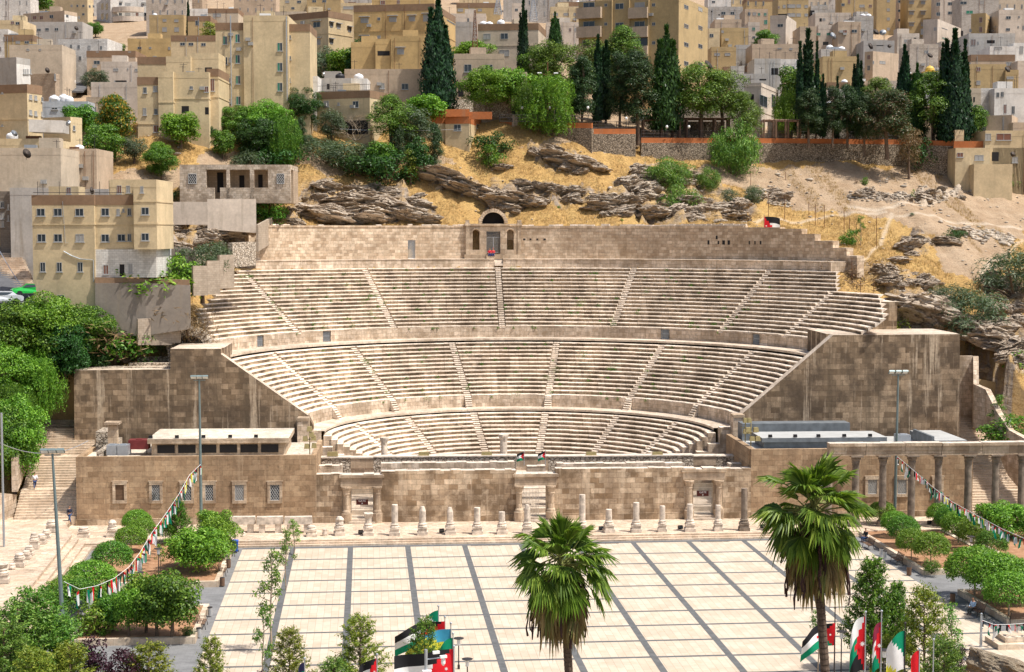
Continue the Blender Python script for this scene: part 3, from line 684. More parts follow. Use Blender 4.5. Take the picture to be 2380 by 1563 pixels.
for x,y,lab in((1182,1052,'lone column standing on the stage floor, right of centre seats'),):
 pass
for xs,yt,r,lab,cap in((893,1017,.36,'ruined column with leafy capital in front of the lowest left seats',True),(1170.5,1010,.42,'thick pale column with capital in front of the middle seats',True)):
 u_,z_=gu(xs,yt,10.5);p=G(u_,10.5);t=empty('standing_column',p,lab,'column')
 mb=MB();mb.lathe([(r*1.3,.7),(r*1.3,1.3),(r,1.5),(r*.95,z_-.8)],p,14,0,.03);mb.build('shaft',M['column'],t)
 mb=MB();mb.lathe([(r*.95,z_-.8),(r*1.0,z_-.6),(r*1.35,z_-.15),(r*1.3,z_)],p,10,0,.09);mb.build('capital',M['column'],t)
# ====== terrain
def cav_z(R):
 for T,wz in zip(TIERS[::-1],(0,16.2,8.0)):
  if R>=T['R']:return min(T['Z']+(R-T['R'])/T['t']*T['r'],T['Z']+(T['n']-1)*T['r'])
 return 1.0
cp=[]
def C_(x,y,d):p=at(x,y,d=d);cp.append((p.x,p.y,p.z))
for ad in range(-42,66,9):p=PL(54.0,R_(ad),0);cp.append((p.x,p.y,31.55 if ad<44 else 31.2-(ad-44)*.28))
for q in[(1160,325,258),(1300,330,258),(1400,345,258),(1490,352,261),(1700,368,264),(1900,372,266),(2100,378,268),(2220,382,270),
  (1050,430,248),(1250,430,247),(1400,430,248),(1600,430,252),(1800,430,256),(1300,480,242),(1560,490,242),(1750,490,245),
  (2000,450,252),(1900,510,243),(1900,560,236),(2000,600,222),(2060,640,214),(2100,560,232),(2200,600,225),(2100,500,241),(2380,440,262),(2250,420,264),(2200,480,250),
  (2080,730,203),(2120,765,199),(2235,780,199),(2300,830,195),(2380,850,193),(2200,700,211),(2380,700,214),(2380,560,236),(2300,760,204),(2480,800,200),(2480,500,255),
  (2380,1000,183),(2480,1100,176),(2300,900,190),
  (980,420,246),(850,440,243),(700,470,238),(620,515,236),(720,400,243),(900,385,250),(1040,380,252),(600,440,232),(560,452,227),(420,455,226),
  (500,375,238),(420,470,223),(420,560,212),(500,560,218),(560,540,225),(400,640,201),(450,620,207),(520,600,213),(300,705,196),(420,700,197),(330,770,190),(240,760,188),(370,800,190),
  (150,760,187),(60,800,184),(100,900,186),(30,900,184),(170,930,195),(130,937,196),(250,830,190),(60,1000,178),(-60,1000,176),(-60,800,185),
  (250,385,232),(300,375,232),(330,335,238),(200,380,228),(120,480,222),(60,520,225),(40,600,212),(60,690,196),(10,690,196),(-80,600,212),(-60,450,235),(-60,330,270),
  (600,285,258),(900,300,258),(1000,330,256),(450,330,240),(700,330,250),
  (1250,290,262),(1450,300,263),(1500,330,264),(1700,312,270),(2000,320,275),(2200,330,276),(2380,330,280),(1200,250,275),(1700,260,285),(2100,260,295),
  (300,240,290),(160,205,330),(0,240,290),(0,100,430),(300,120,420),(500,60,430),(700,150,330),(1000,150,330),(1000,60,430),(1200,60,430),(1450,150,340),(1700,150,390),
  (1800,230,330),(2380,250,310),(2380,120,430),(2000,120,400),(2000,40,500),(200,40,520),(1200,0,540),(-200,100,450),(-200,250,300),(2580,100,450),(2580,250,310),(2580,330,280),
  (-300,-40,700),(1200,-70,700),(2700,-40,700),(-300,-150,950),(1200,-150,950),(2700,-150,950),(500,-50,620),(2000,-50,620)]:C_(*q)
for X in(-60,-34,68,100):cp.append((X,168.5,0.0));cp.append((X,160,0.0))
cp=np.array(cp);PX=cp[:,:2]
def phi(r):return np.sqrt(r*r+4.0)
A_=phi(np.linalg.norm(PX[:,None]-PX[None],axis=2));n_=len(cp)
sys_=np.zeros((n_+3,n_+3));sys_[:n_,:n_]=A_+np.eye(n_)*-.8;sys_[:n_,n_]=1;sys_[n_,:n_]=1;sys_[:n_,n_+1:]=PX;sys_[n_+1:,:n_]=PX.T
sol=np.linalg.solve(sys_,np.concatenate([cp[:,2],[0,0,0]]))
def smooth_ground(P):
 P=np.atleast_2d(P);out=np.empty(len(P))
 for i in range(0,len(P),20000):
  Q=P[i:i+20000];r=phi(np.linalg.norm(Q[:,None]-PX[None],axis=2));out[i:i+20000]=r@sol[:n_]+sol[n_]+Q@sol[n_+1:]
 return out
def vnoise(x,y,seed=0):
 xi=np.floor(x).astype(np.int64);yi=np.floor(y).astype(np.int64);fx=x-xi;fy=y-yi
 h=lambda a,b:(((a*374761393+b*668265263+seed*144665)& 0x7fffffff)*1274126177 & 0x7fffffff)/0x7fffffff
 fx=fx*fx*(3-2*fx);fy=fy*fy*(3-2*fy)
 return(h(xi,yi)*(1-fx)+h(xi+1,yi)*fx)*(1-fy)+(h(xi,yi+1)*(1-fx)+h(xi+1,yi+1)*fx)*fy
def fbm(x,y,o=4,seed=0):return sum((vnoise(x*2**k,y*2**k,seed+k)-.5)*.5**k for k in range(o))
def inpoly(x,y,poly):
 r=np.zeros(len(x),bool);n=len(poly);j=n-1
 for i in range(n):
  xi,yi=poly[i];xj,yj=poly[j]
  c=((yi>y)!=(yj>y))&(x<(xj-xi)*(y-yi)/(yj-yi+1e-12)+xi);r ^= c;j=i
 return r
def projA(V):
 Q=V-np.array(CO);f=Q@np.array(FV);return 1190+FD*(Q@np.array(RV))/f,781.5-FD*(Q@np.array(UV_))/f
ROCKZ=[[(985,395),(1040,400),(1110,440),(1210,462),(1230,490),(1180,510),(1100,470),(1020,440)],[(700,455),(760,425),(850,430),(950,450),(1030,490),(1000,522),(720,522),(640,520)],
  [(1210,340),(1300,350),(1400,380),(1340,415),(1240,380)],[(1440,410),(1500,385),(1540,420),(1500,470),(1440,470),(1410,450)],[(1370,455),(1480,460),(1600,520),(1400,505)],
  [(1740,440),(1850,450),(1830,480),(1740,475)],[(2080,800),(2240,780),(2200,740),(2150,700),(2060,720)],[(2090,560),(2200,560),(2160,600),(2090,590)],[(380,490),(560,500),(590,560),(430,600),(370,560)],
  [(1140,420),(1350,440),(1420,480),(1300,480),(1150,460)],[(2230,730),(2380,760),(2380,850),(2240,800)],[(1620,470),(1720,490),(1740,520),(1600,515)],[(30,560),(80,540),(80,640),(50,640)],[(2300,640),(2380,640),(2390,870),(2235,860),(2235,790),(2290,740)],[(2000,640),(2120,700),(2240,740),(2180,660),(2060,610)],[(1990,455),(2240,440),(2240,462),(1990,470)],[(1480,395),(1620,400),(1760,500),(1560,520),(1440,470)]]
DIRTZ=[[(1500,385),(2200,385),(2390,440),(2390,560),(2230,580),(2080,520),(1980,500),(1830,470),(1700,430),(1560,400)],[(2180,560),(2380,540),(2290,660),(2190,640)],[(1500,255),(2380,255),(2380,345),(1200,340)],
  [(300,400),(410,380),(410,430),(250,430)],[(460,360),(1050,360),(1060,385),(900,395),(460,400)]]
PATHZ=[([(2075,500),(2060,530),(2045,570),(2010,600),(1985,612)],5),([(2075,505),(2180,505),(2280,520),(2375,535)],4),([(2375,560),(2340,590),(2300,600),(2280,640),(2300,700),(2330,745)],5),([(1990,455),(2100,450),(2240,440),(2330,425)],4),([(1970,480),(2040,490),(2160,470),(2260,440)],6),([(1760,520),(1960,500),(2060,495)],5)]
xs=np.concatenate([np.arange(-420,-60,8),np.arange(-60,-42,2),np.arange(-42,118,.45),np.arange(118,140,2),np.arange(140,560,8)])
ys=np.concatenate([np.arange(-60,160,10),np.arange(160,172,1.5),np.arange(172,282,.45),np.arange(282,330,2),np.arange(330,1000,8)])
XX,YY=np.meshgrid(xs,ys);X1,Y1=XX.ravel(),YY.ravel()
Z1=smooth_ground(np.stack([X1,Y1],1))
V0=np.stack([X1,Y1,Z1],1);IX,IY=projA(np.where(Y1[:,None]>100,V0,[0,200,0]))
rock=np.zeros(len(X1));dirt=np.zeros(len(X1));path=np.zeros(len(X1))
wx=IX+fbm(X1*.35,Y1*.35,3,5)*30;wy=IY+fbm(X1*.35,Y1*.35,3,11)*18
fine=(Y1>172)&(Y1<282)&(X1>-42)&(X1<118)
for p in ROCKZ:rock[inpoly(wx,wy,p)& fine]=1
dirt[(Y1>264)]=1
for p in DIRTZ:dirt[inpoly(wx,wy,p)& fine]=1
for pl,wd in PATHZ:
 for(ax,ay),(bx,by)in zip(pl,pl[1:]):
  t=np.clip(((IX-ax)*(bx-ax)+(IY-ay)*(by-ay))/((bx-ax)**2+(by-ay)**2),0,1);d=np.hypot(IX-ax-t*(bx-ax)+fbm(X1*.5,Y1*.5,2,3)*6,(IY-ay-t*(by-ay))*1.7);path=np.maximum(path,np.where(fine,np.clip(1.4-d/wd,0,1),0))
bed=1.05;tilt=.30*np.sin((X1-30)/16.0)
lay=(Z1+tilt*4+fbm(X1*.12,Y1*.12,3,20)*2.2)/bed;fr=lay-np.floor(lay);ledge=(np.clip((fr-.5)*3.2+.5,0,1)-fr)*bed
Z1=Z1+rock*ledge*1.15+rock*(fbm(X1*.9,Y1*.9,4,31)*1.3+np.abs(fbm(X1*.5,Y1*.5,3,77))*1.2)
rg=np.where(fine,1,.0);Z1=Z1+rg*(1-rock)*(fbm(X1*.22,Y1*.22,4,42)*.9+fbm(X1*1.3,Y1*1.3,3,2)*.28)-path*.08
du=X1-TC.x;dv_=Y1-TC.y;u_=du*math.cos(AL)-dv_*math.sin(AL);v_=du*math.sin(AL)+dv_*math.cos(AL);Rr=np.hypot(u_,v_)
cav=np.array([cav_z(r)for r in np.linspace(0,56,561)])
cz_=np.where(Rr<51.0,cav[np.clip((Rr*10).astype(int),0,560)]-1.9,1e9);cz_=np.where((Rr>=47.9)&(Rr<51.6),25.6,cz_)
Z1=np.where(v_>-1,np.minimum(Z1,cz_),Z1)
front=np.array([(SA+su*1000*k).to_2d()for k in(-1,1)])
sd_=(X1-SA.x)*sv.x+(Y1-SA.y)*sv.y;su__=(X1-SA.x)*su.x+(Y1-SA.y)*su.y
infoot=(su__>-.5)&(su__<ur1+.5)&(sd_>-1)&(v_<-.5);Z1=np.where(infoot,-.1,Z1)
infoot2=(v_>=-1.6)&(v_<9)&(u_>uL+.4)&(u_<-34);Z1=np.where(infoot2,np.minimum(Z1,zL-2),Z1)
infoot3=(v_>=-1.6)&(v_<8.5)&(u_<uR-.5)&(u_>36);Z1=np.where(infoot3,np.minimum(Z1,zR-1),Z1)
ls0=at(32,1208,Z=1.2);lx1=G(0,0).x
for(xa_,xb_,y0_,z0_)in((ls0.x-1.5,lx1+.6,ls0.y,1.2),(G(ur1,0).x-.5,G(ur1,0).x+12.5,G(ur1,1).y,.5)):
 m_=(X1>xa_)&(X1<xb_)&(Y1>y0_-2)&(Y1<y0_+(30 if z0_>1 else 32));Z1=np.where(m_,np.minimum(Z1,z0_+np.maximum(Y1-y0_,0)*.38-1.2),Z1)
Z1=np.where(Y1<158.5,-.06,np.where(sd_<.2,np.minimum(Z1,-.06),Z1));Z1=np.where(Y1<158,-.06,Z1)
nx,ny=len(xs),len(ys);idx=np.arange(nx*ny).reshape(ny,nx)
Q=np.stack([idx[:-1,:-1],idx[:-1,1:],idx[1:,1:],idx[1:,:-1]],-1).reshape(-1,4)
M['terrain']=None
b=NB('hillside_ground');ob=b.n('TexCoord').outputs['Object'];zn=b.n('VertexColor',_layer_name='zone').outputs['Color'];sp=b.n('SeparateColor');b.put(sp.inputs[0],zn)
n1=b.noise(ob,.35,7,.7);n2=b.noise(ob,3.0,7,.75);n3=b.noise(ob,.11,5,.6)
grass=b.mix(b.ramp(n1,[(.35,0),(.65,1)]),(.40,.235,.08),(.54,.355,.13));grass=b.mix(b.ramp(n2,[(.3,.85),(.55,0)]),grass,(.17,.10,.045))
grass=b.mix(b.ramp(b.noise(ob,.6,5,.7),[(.62,0),(.72,.7)]),grass,(.14,.16,.05))
dirt_=b.mix(b.ramp(n1,[(.35,0),(.65,1)]),(.33,.225,.135),(.44,.325,.215));dirt_=b.mix(b.ramp(n2,[(.3,.8),(.5,0)]),dirt_,(.17,.12,.08));dirt_=b.mix(b.ramp(n2,[(.66,0),(.74,.8)]),dirt_,(.58,.50,.40))
rv=b.mapv(ob,(.35,.35,2.6));rn=b.noise(rv,1.0,9,.72)
rock_=b.mix(b.ramp(rn,[(.34,0),(.62,1)]),(.13,.095,.07),(.42,.34,.26));rock_=b.mix(b.ramp(b.noise(ob,.8,6,.7),[(.55,0),(.7,.6)]),rock_,(.56,.49,.41));rock_=b.mix(b.ramp(n2,[(.28,.85),(.46,0)]),rock_,(.06,.045,.035))
gg=b.ramp(b.math('ADD',sp.outputs[1],b.math('MULTIPLY',b.math('SUBTRACT',n1,.5),1.6)),[(.4,0),(.6,1)])
c=b.mix(gg,grass,dirt_)
geo=b.n('NewGeometry');sz=b.n('SeparateXYZ');b.put(sz.inputs[0],geo.outputs['Normal'])
steep=b.ramp(sz.outputs[2],[(.52,1),(.78,0)])
rk=b.math('MULTIPLY',b.ramp(b.math('ADD',sp.outputs[0],b.math('MULTIPLY',b.math('SUBTRACT',n2,.5),.9)),[(.42,0),(.58,1)]),b.math('ADD',b.math('MULTIPLY',steep,.5),b.ramp(n1,[(.40,.75),(.55,.2)])))
c=b.mix(b.math('MINIMUM',b.math('ADD',rk,b.math('MULTIPLY',steep,.35)),1.0),c,rock_)
c=b.mix(b.math('MULTIPLY',sp.outputs[2],.6),c,(.58,.49,.38));b.col(c);b.bs.inputs['Roughness'].default_value=.95
b.bump(b.math('ADD',b.math('MULTIPLY',n2,1.0),b.math('MULTIPLY',rn,1.2)),.9,.25)
V1=np.stack([X1,Y1,Z1],1);me=np_mesh('hillside',V1,Q,[b.mat],True)
ca_=me.color_attributes.new('zone','FLOAT_COLOR','POINT');ca_.data.foreach_set('color',np.stack([rock,dirt,path,np.ones(len(X1))],1).astype(np.float32).ravel())
hill=link(bpy.data.objects.new('hillside',me));tag(hill,None,None,None,'structure')
ZG=Z1.reshape(ny,nx);RG=rock.reshape(ny,nx);DG=dirt.reshape(ny,nx);PG=path.reshape(ny,nx)
def gz(x,y,G_=None):
 G_=ZG if G_ is None else G_
 i=int(np.clip(np.searchsorted(xs,x)-1,0,nx-2));j=int(np.clip(np.searchsorted(ys,y)-1,0,ny-2))
 fx=(x-xs[i])/(xs[i+1]-xs[i]);fy=(y-ys[j])/(ys[j+1]-ys[j])
 return float((G_[j,i]*(1-fx)+G_[j,i+1]*fx)*(1-fy)+(G_[j+1,i]*(1-fx)+G_[j+1,i+1]*fx)*fy)
def hit(x,y,dmin=150,dmax=800):
 d=dmin
 while d<dmax:
  p=at(x,y,d=d)
  if gz(p.x,p.y)>p.z:return Vector((p.x,p.y,gz(p.x,p.y)))
  d+=.4
 return at(x,y,d=dmax)
# ------ plaza
def sheet(name,poly,Z,mat,th=None):
 mb=MB();mb.prism([(p[0],p[1])for p in poly],Z-(th or .003),Z);o=mb.build(name,mat);tag(o,None,None,None,'structure');return o
def rect(x0,y0,x1,y1):return[(x0,y0),(x1,y0),(x1,y1),(x0,y1)]
b=NB('grey_paving');uv=b.n('UVMap',_uv_map='UVMap').outputs[0];ob=b.n('TexCoord').outputs['Object']
br=b.n('TexBrick',Scale=1.0);b.put(br.inputs['Vector'],uv)
for k,v in(('Brick Width',.6),('Row Height',.3),('Mortar Size',.008)):br.inputs[k].default_value=v
b.put(br.inputs['Color1'],(.215,.213,.208));b.put(br.inputs['Color2'],(.18,.178,.175));b.put(br.inputs['Mortar'],(.13,.13,.14))
b.col(b.mix(.6,br.outputs[0],b.ramp(b.noise(ob,.5,6,.65),[(.3,.6),(.7,1.25)]),'MULTIPLY'));M['greypave']=b.mat
b=NB('pale_plaza_tiles');uv=b.n('UVMap',_uv_map='UVMap').outputs[0];ob=b.n('TexCoord').outputs['Object']
br=b.n('TexBrick',Scale=1.0);b.put(br.inputs['Vector'],uv)
for k,v in(('Brick Width',1.4),('Row Height',.58),('Mortar Size',.011)):br.inputs[k].default_value=v
vv=b.mapv(uv,(1,1,1));sw=b.n('SeparateXYZ');b.put(sw.inputs[0],uv);cm=b.n('CombineXYZ');b.put(cm.inputs[0],sw.outputs[1]);b.put(cm.inputs[1],sw.outputs[0]);b.put(br.inputs['Vector'],cm.outputs[0])
b.put(br.inputs['Color1'],(.57,.48,.375));b.put(br.inputs['Color2'],(.49,.40,.30));b.put(br.inputs['Mortar'],(.27,.21,.15))
c=b.mix(.7,br.outputs[0],b.ramp(b.noise(ob,.35,7,.7),[(.3,.80),(.65,1.08)]),'MULTIPLY')
c=b.mix(b.ramp(b.noise(ob,1.1,8,.75),[(.52,0),(.68,.55)]),c,(.42,.31,.20));b.col(c);M['whitepave']=b.mat
b=NB('dark_band_paving');uv=b.n('UVMap',_uv_map='UVMap').outputs[0];ob=b.n('TexCoord').outputs['Object']
b.col(b.mix(.8,(.115,.116,.115),b.ramp(b.noise(ob,1.3,6,.7),[(.3,.65),(.7,1.35)]),'MULTIPLY'));M['band']=b.mat
pz=at(1240,1262,Z=0).y
sheet('plaza_ground',rect(-60,40,130,pz),0.0,M['greypave'],.05)
xw0=at(565,1273,Z=0).x;xw1=at(1964,1246,Z=0).x
sheet('plaza_paving',rect(xw0,60,xw1,pz-.9),.005,M['whitepave'],.004)
bx=[at(815,1266,Z=0).x,at(1078,1263,Z=0).x];dxb=(bx[1]-bx[0])/2
for k in range(-1,9):
 X=bx[0]+k*dxb
 if X<xw1-.5:sheet('paving_band',rect(X-.26,60,X+.26,pz-.6),.013,M['band'],.004)
yb0=at(1440,1288,Z=0).y
for k in range(0,18):Y=yb0-k*4.66;sheet('paving_band',rect(xw0-.0,Y-.2,xw1,Y+.2),.009,M['band'],.004)
sheet('paving_band',rect(xw0,pz-.95,xw1,pz-.3),.0095,M['band'],.003)
gm=MB()
for x0,x1,y in((1453,1578,2187),(1886,2010,2184),(2383,2478,2175),(2805,2923,2168)):
 a=at(x0*K,y*K,Z=.02);b_=at(x1*K,y*K,Z=.02);n=24
 for k in range(n):gm.box((a.x+(b_.x-a.x)*k/n,a.y,.017),(.05,.35,.012))
tag(gm.build('drain',M['iron']),None,None,None,'structure')
y0=pz;sx0=at(183,1261,Z=0).x;ap=[]
b=NB('apron_paving');M['apron']=stone('apron_paving',(.62,.53,.43),(.50,.40,.31),(.27,.22,.17),.7,.42,(.36,.27,.19),.4,bump=.3,big=.2)
for i in range(3):
 sheet('apron_step',rect(sx0-.6-i*.4,y0+i*.36,110,y0+(i+1)*.36+.02),.17*(i+1),M['apron'],.3)
sheet('apron',[(sx0-2,y0+1.08)]+[(110,y0+1.08),(110,G(110,0).y),(G(-.5,0).x,G(-.5,.3).y),(sx0-2,G(-2,.3).y)],APZ+.012,M['apron'],.6)
def P0(x,y,Z):p=at(x,y,Z=Z);return(p.x,p.y)
q=[(167,1243),(70,1365),(-20,1480)]
for i in range(4):
 Zt=1.2-.3*i;off=i*16;far=(178,1225)
 poly=[P0(x+off,y+off*.9 if k else y+off*.55,Zt)for k,(x,y)in enumerate(q)]+[P0(-160,1480+off,Zt),P0(-160,1190,Zt),(G(-.6,2).x,G(-.6,2).y),(G(-.6,-2.5).x,G(-.6,-2.5).y)]
 sheet('terrace' if i==0 else 'terrace_step',poly,Zt-.0,M['apron'],1.3-.3*i)
def bigstairs(name,label,pA,pB,n,r,t,landings,dirv,z0,zmin=-1,skirt=1.0):
 prof_=[];o=empty(name,(pA.x,pA.y,z0),label,'stairway');mb=MB();a=Vector(pA);b_=Vector(pB);z=z0
 for i in range(n):
  tt=t+(landings.get(i,0));z+=r;prof_.append((a.y,z))
  pa,pb=a+dirv*tt,b_+dirv*tt
  mb.prism([a.to_2d(),b_.to_2d(),pb.to_2d(),pa.to_2d()],z-r-skirt,z,0,1);a,b_=pa,pb
 mb.build('steps',[M['stairriser'],M['apron']],o);return o,a,b_,z,prof_
M['stairriser']=stone('stair_riser',(.62,.54,.44),(.5,.42,.33),(.3,.24,.18),1.1,3.1,(.3,.23,.16),.4,bump=.3)
pA=at(32,1208,Z=1.2);pB=Vector((G(-.1,.8).x,pA.y,0));dirv=Vector((-.03,1,0))
lst=bigstairs('stone_staircase','broad worn stone staircase climbing between left trees and the museum wing',pA,pB,46,.215,.42,{10:1.1,22:1.6,33:1.6,45:6},dirv,1.2)
pA=Vector((G(ur1+.1,1.0).x,G(ur1,1.0).y,0));pB=pA+Vector((11,0,0))
rst=bigstairs('stone_staircase','sunlit stone staircase on the right seen between the dark columns',pA,pB,48,.215,.40,{8:.6,18:.6,27:1.6,38:1.2,47:5},Vector((-.06,1,0)),.5)
# ====== the city
def cx(x):return x/2.23242/1.72101
CX=2286
PAL=dict(Y=(.60,.475,.29),Y2=(.46,.335,.17),O=(.54,.37,.165),T=(.50,.385,.275),P=(.585,.50,.41),W=(.70,.67,.62),G=(.43,.405,.37),C=(.49,.455,.41),D=(.24,.205,.17),B=(.44,.47,.50),K=(.53,.44,.33))
BM={}
def bmat(k,block=False):
 key=(k,block)
 if key not in BM:BM[key]=plaster('plaster_'+{'Y':'pale_yellow','Y2':'ochre','O':'golden','T':'tan','P':'pinkish','W':'white','G':'grey','C':'concrete','D':'sooty','B':'bluish','K':'cream'}[k]+('_block' if block else ''),PAL[k],amt={'D':.7,'C':.6,'G':.65,'P':.5,'W':.4,'T':.5}.get(k,.28),block=block)
 return BM[key]
M['asph']=plain('asphalt',(.10,.10,.105),.9,var=.25,scale=.8)
class Face:
 def __init__(s,p,u,n):s.p=p;s.u=u;s.n=n
 def hit(s,x,y):
  r=ray(x,y);t=(s.p-CO).dot(s.n)/r.dot(s.n);P=CO+r*t;return(P-s.p).dot(s.u),P.z
 def P(s,a,z,o=0):q=s.p+s.u*a+s.n*o;return Vector((q.x,q.y,z))
 def slab(s,mb,a0,a1,z0,z1,o0,o1,m=0):
  ix=[mb.V(s.P(a,z,o))for o in(o1,o0)for a,z in((a0,z0),(a1,z0),(a1,z1),(a0,z1))]
  for f in((0,1,2,3),(0,4,5,1),(1,5,6,2),(2,6,7,3),(3,7,4,0)):mb.F([ix[i]for i in f],None,m)
KIND={'g':'glass','c':'curtain','gr':'greenglass','d':'dark','s':'shutter'}
def add_window(par,F,x,y,w,h,kind='g',far=False,hood=False,label=None):
 a0,z1=F.hit(x-w/2,y-h/2);a1,z0=F.hit(x+w/2,y+h/2)
 if a0>a1:a0,a1=a1,a0
 t=.055;mb=MB()
 if kind=='d':F.slab(mb,a0,a1,z0,z1,0,.012);mb.build('opening',M['dark'],par);return
 for q in((a0,a1,z0,z0+t),(a0,a1,z1-t,z1),(a0,a0+t,z0+t,z1-t),(a1-t,a1,z0+t,z1-t),((a0+a1)/2-.03,(a0+a1)/2+.03,z0+t,z1-t)):F.slab(mb,*q,0,.05)
 if not far:F.slab(mb,a0-.1,a1+.1,z0-.1,z0,0,.14)
 if hood:F.slab(mb,a0-.25,a1+.25,z1+.12,z1+.24,0,.4)
 k2={'g':random.choice(['glass','glass','glass','curtain']),'gr':'greenglass'}.get(kind,KIND.get(kind,'glass'))
 if far:
  F.slab(mb,a0+t,a1-t,z0+t,z1-t,0,.02,1);mb.build('window',[M['frame'],M[k2]],par)
 else:
  wo=mb.build('window',M['frame'],par);mb=MB();am=(a0+a1)/2
  F.slab(mb,a0+t,am,z0+t,z1-t,0,.02,0);F.slab(mb,am,a1-t,z0+t,z1-t,0,.02,1 if kind=='gr' else 0)
  mb.build('pane',[M[k2],M['glass']],wo)
def ztop_of(x,y,d):return at(x,y,d=d).z
def dmap(gx,d):
 if CX-1050<gx<CX+1400 and 218<=d<=275:return float(np.interp(d,[218,247,275],[237,262,284]))
 if CX+1400<=gx<CX+2350 and 218<=d<=275:return float(np.interp(d,[218,248,262,275],[237,257,268,284]))
 return d
def bld(x0,xb,x1,yt,d,col,label,wins=(),par=0,ang=8,parent=None,block=False,cat='house',dep=9,sidecol=None,name='house',zb=None,ybot=None,pc='brown',group=None,bands=(),roofless=False,pw=.25):
 """x0/xb/x1: photo columns of far front edge, nearest corner, far side edge; yt: photo row of the roof edge at the corner"""
 HR.append((min(x0,xb),max(x0,xb),yt,max([yt+70]+[max(q[1])+q[3]*.6+14 for q in wins if q[0]]),dmap((x0+xb)/2,d)))
 d=dmap((x0+xb)/2,d);s=1 if x0<xb else-1;X0,XB=cx(x0),cx(xb);B=at(XB,cx(yt),d=d);zt=B.z;B=Vector((B.x,B.y,0));C2=Vector((0,0,0))
 def solve(dir_,X):
  k=(X-1190)/FD*math.cos(PI_);a=(B.dot(RV)-k*B.dot(HV));bb=(dir_.dot(RV)-k*dir_.dot(HV));return-a/bb if abs(bb)>1e-6 else 1e9
 for a in range(int(ang),80,4):
  ar=R_(a);u1=RV*(-s*math.cos(ar))+HV*math.sin(ar);t1=solve(u1,X0)
  u2=RV*(s*math.sin(ar))+HV*math.cos(ar)
  if x1 is None:t2=dep;break
  t2=solve(u2,cx(x1))
  if 1.2<t2<22:break
 else:
  t2=dep;ar=R_(ang);u1=RV*(-s*math.cos(ar))+HV*math.sin(ar);t1=solve(u1,X0);u2=RV*(s*math.sin(ar))+HV*math.cos(ar)
 if not 0<t1<60:print('BAD',label,x0,t1,ar)
 t1=max(.5,min(t1,60))
 A,Cc=B+u1*t1,B+u2*t2;Dd=A+u2*t2;poly=[A,B,Cc,Dd]
 if zb is None:zb=min(gz(q.x,q.y)for q in poly)-1.2
 if ybot:zb=at(XB,cx(ybot),d=d).z
 if parent is None:
  o=empty(name,(B.x,B.y,max(zb,0)),label,cat,group)
 else:o=parent
 mt=bmat(col,block);mats=[mt,M['roof'],M[pc],bmat(sidecol,block)if sidecol else mt]
 mb=MB();P2=[p.to_2d()for p in poly];z1=zt-(.9 if not roofless else 0)
 ccw=sum(P2[i].x*P2[(i+1)% 4].y-P2[(i+1)% 4].x*P2[i].y for i in range(4))>0
 lo=[mb.V((*p,zb))for p in P2];hi=[mb.V((*p,z1))for p in P2]
 for i in range(4):
  j=(i+1)% 4;f=(lo[i],lo[j],hi[j],hi[i]);mb.F(f if ccw else f[::-1],None,3 if i==1 and sidecol else 0)
 mb.F(hi if ccw else hi[::-1],None,1);mb.build('wall',mats,o)
 if not roofless:
  mb=MB();n=4;h=.9
  cen=sum(poly,Vector())/4;inn=[p+(cen-p).normalized()*pw*1.4 for p in poly];ou=[p+(p-cen).normalized()*(.05 if par else .02)for p in poly]
  zc0,zc1=zt-h-(.25 if par else 0),zt
  for i in range(4):
   j=(i+1)% 4
   for qa,qb,za,zb_ in((ou[i],ou[j],zc0,zc1),(inn[j],inn[i],zc0+.2,zc1)):
    f=[mb.V((qa.x,qa.y,za)),mb.V((qb.x,qb.y,za)),mb.V((qb.x,qb.y,zb_)),mb.V((qa.x,qa.y,zb_))];mb.F(f if ccw else f[::-1],None,0)
   f=[mb.V((ou[i].x,ou[i].y,zc1)),mb.V((ou[j].x,ou[j].y,zc1)),mb.V((inn[j].x,inn[j].y,zc1)),mb.V((inn[i].x,inn[i].y,zc1))];mb.F(f if ccw else f[::-1],None,1)
  mb.build('parapet',[M[pc]if par else mt,mt],o)
 n1=HV*math.cos(ar)*-1+RV*(-s*math.sin(ar));n1=Vector((n1.x,n1.y,0)).normalized()
 nf=Vector((u1.y,-u1.x,0));nf=nf if nf.dot(B)<0 else-nf
 ns=Vector((u2.y,-u2.x,0));ns=ns if ns.dot(u1)<0 else-ns
 FF=Face(B,-u1 if s>0 else u1,nf);FS=Face(B,u2 if s>0 else-u2,ns)
 far=d>270
 for(cols,rows,w,h,kind)in wins:
  for xx in cols:
   for yy in rows:
    front=(xx<xb)if s>0 else(xx>xb)
    kd=random.choice(['g','g','c'])if kind=='r' else kind
    add_window(o,FF if front else FS,cx(xx),cx(yy),w/2.23242/1.721,h/2.23242/1.721,kd.replace('h',''),far,'h' in kd)
 if bands:
  mb=MB()
  for yb in bands:
   z=at(XB,cx(yb),d=d).z;L1=(A-B).length;(FF.slab(mb,(-L1 if s>0 else 0),(0 if s>0 else L1),z-.08,z+.08,0,.07));L2=t2;FS.slab(mb,(0 if s>0 else-L2),(L2 if s>0 else 0),z-.08,z+.08,0,.07)
  mb.build('ledge',mt,o)
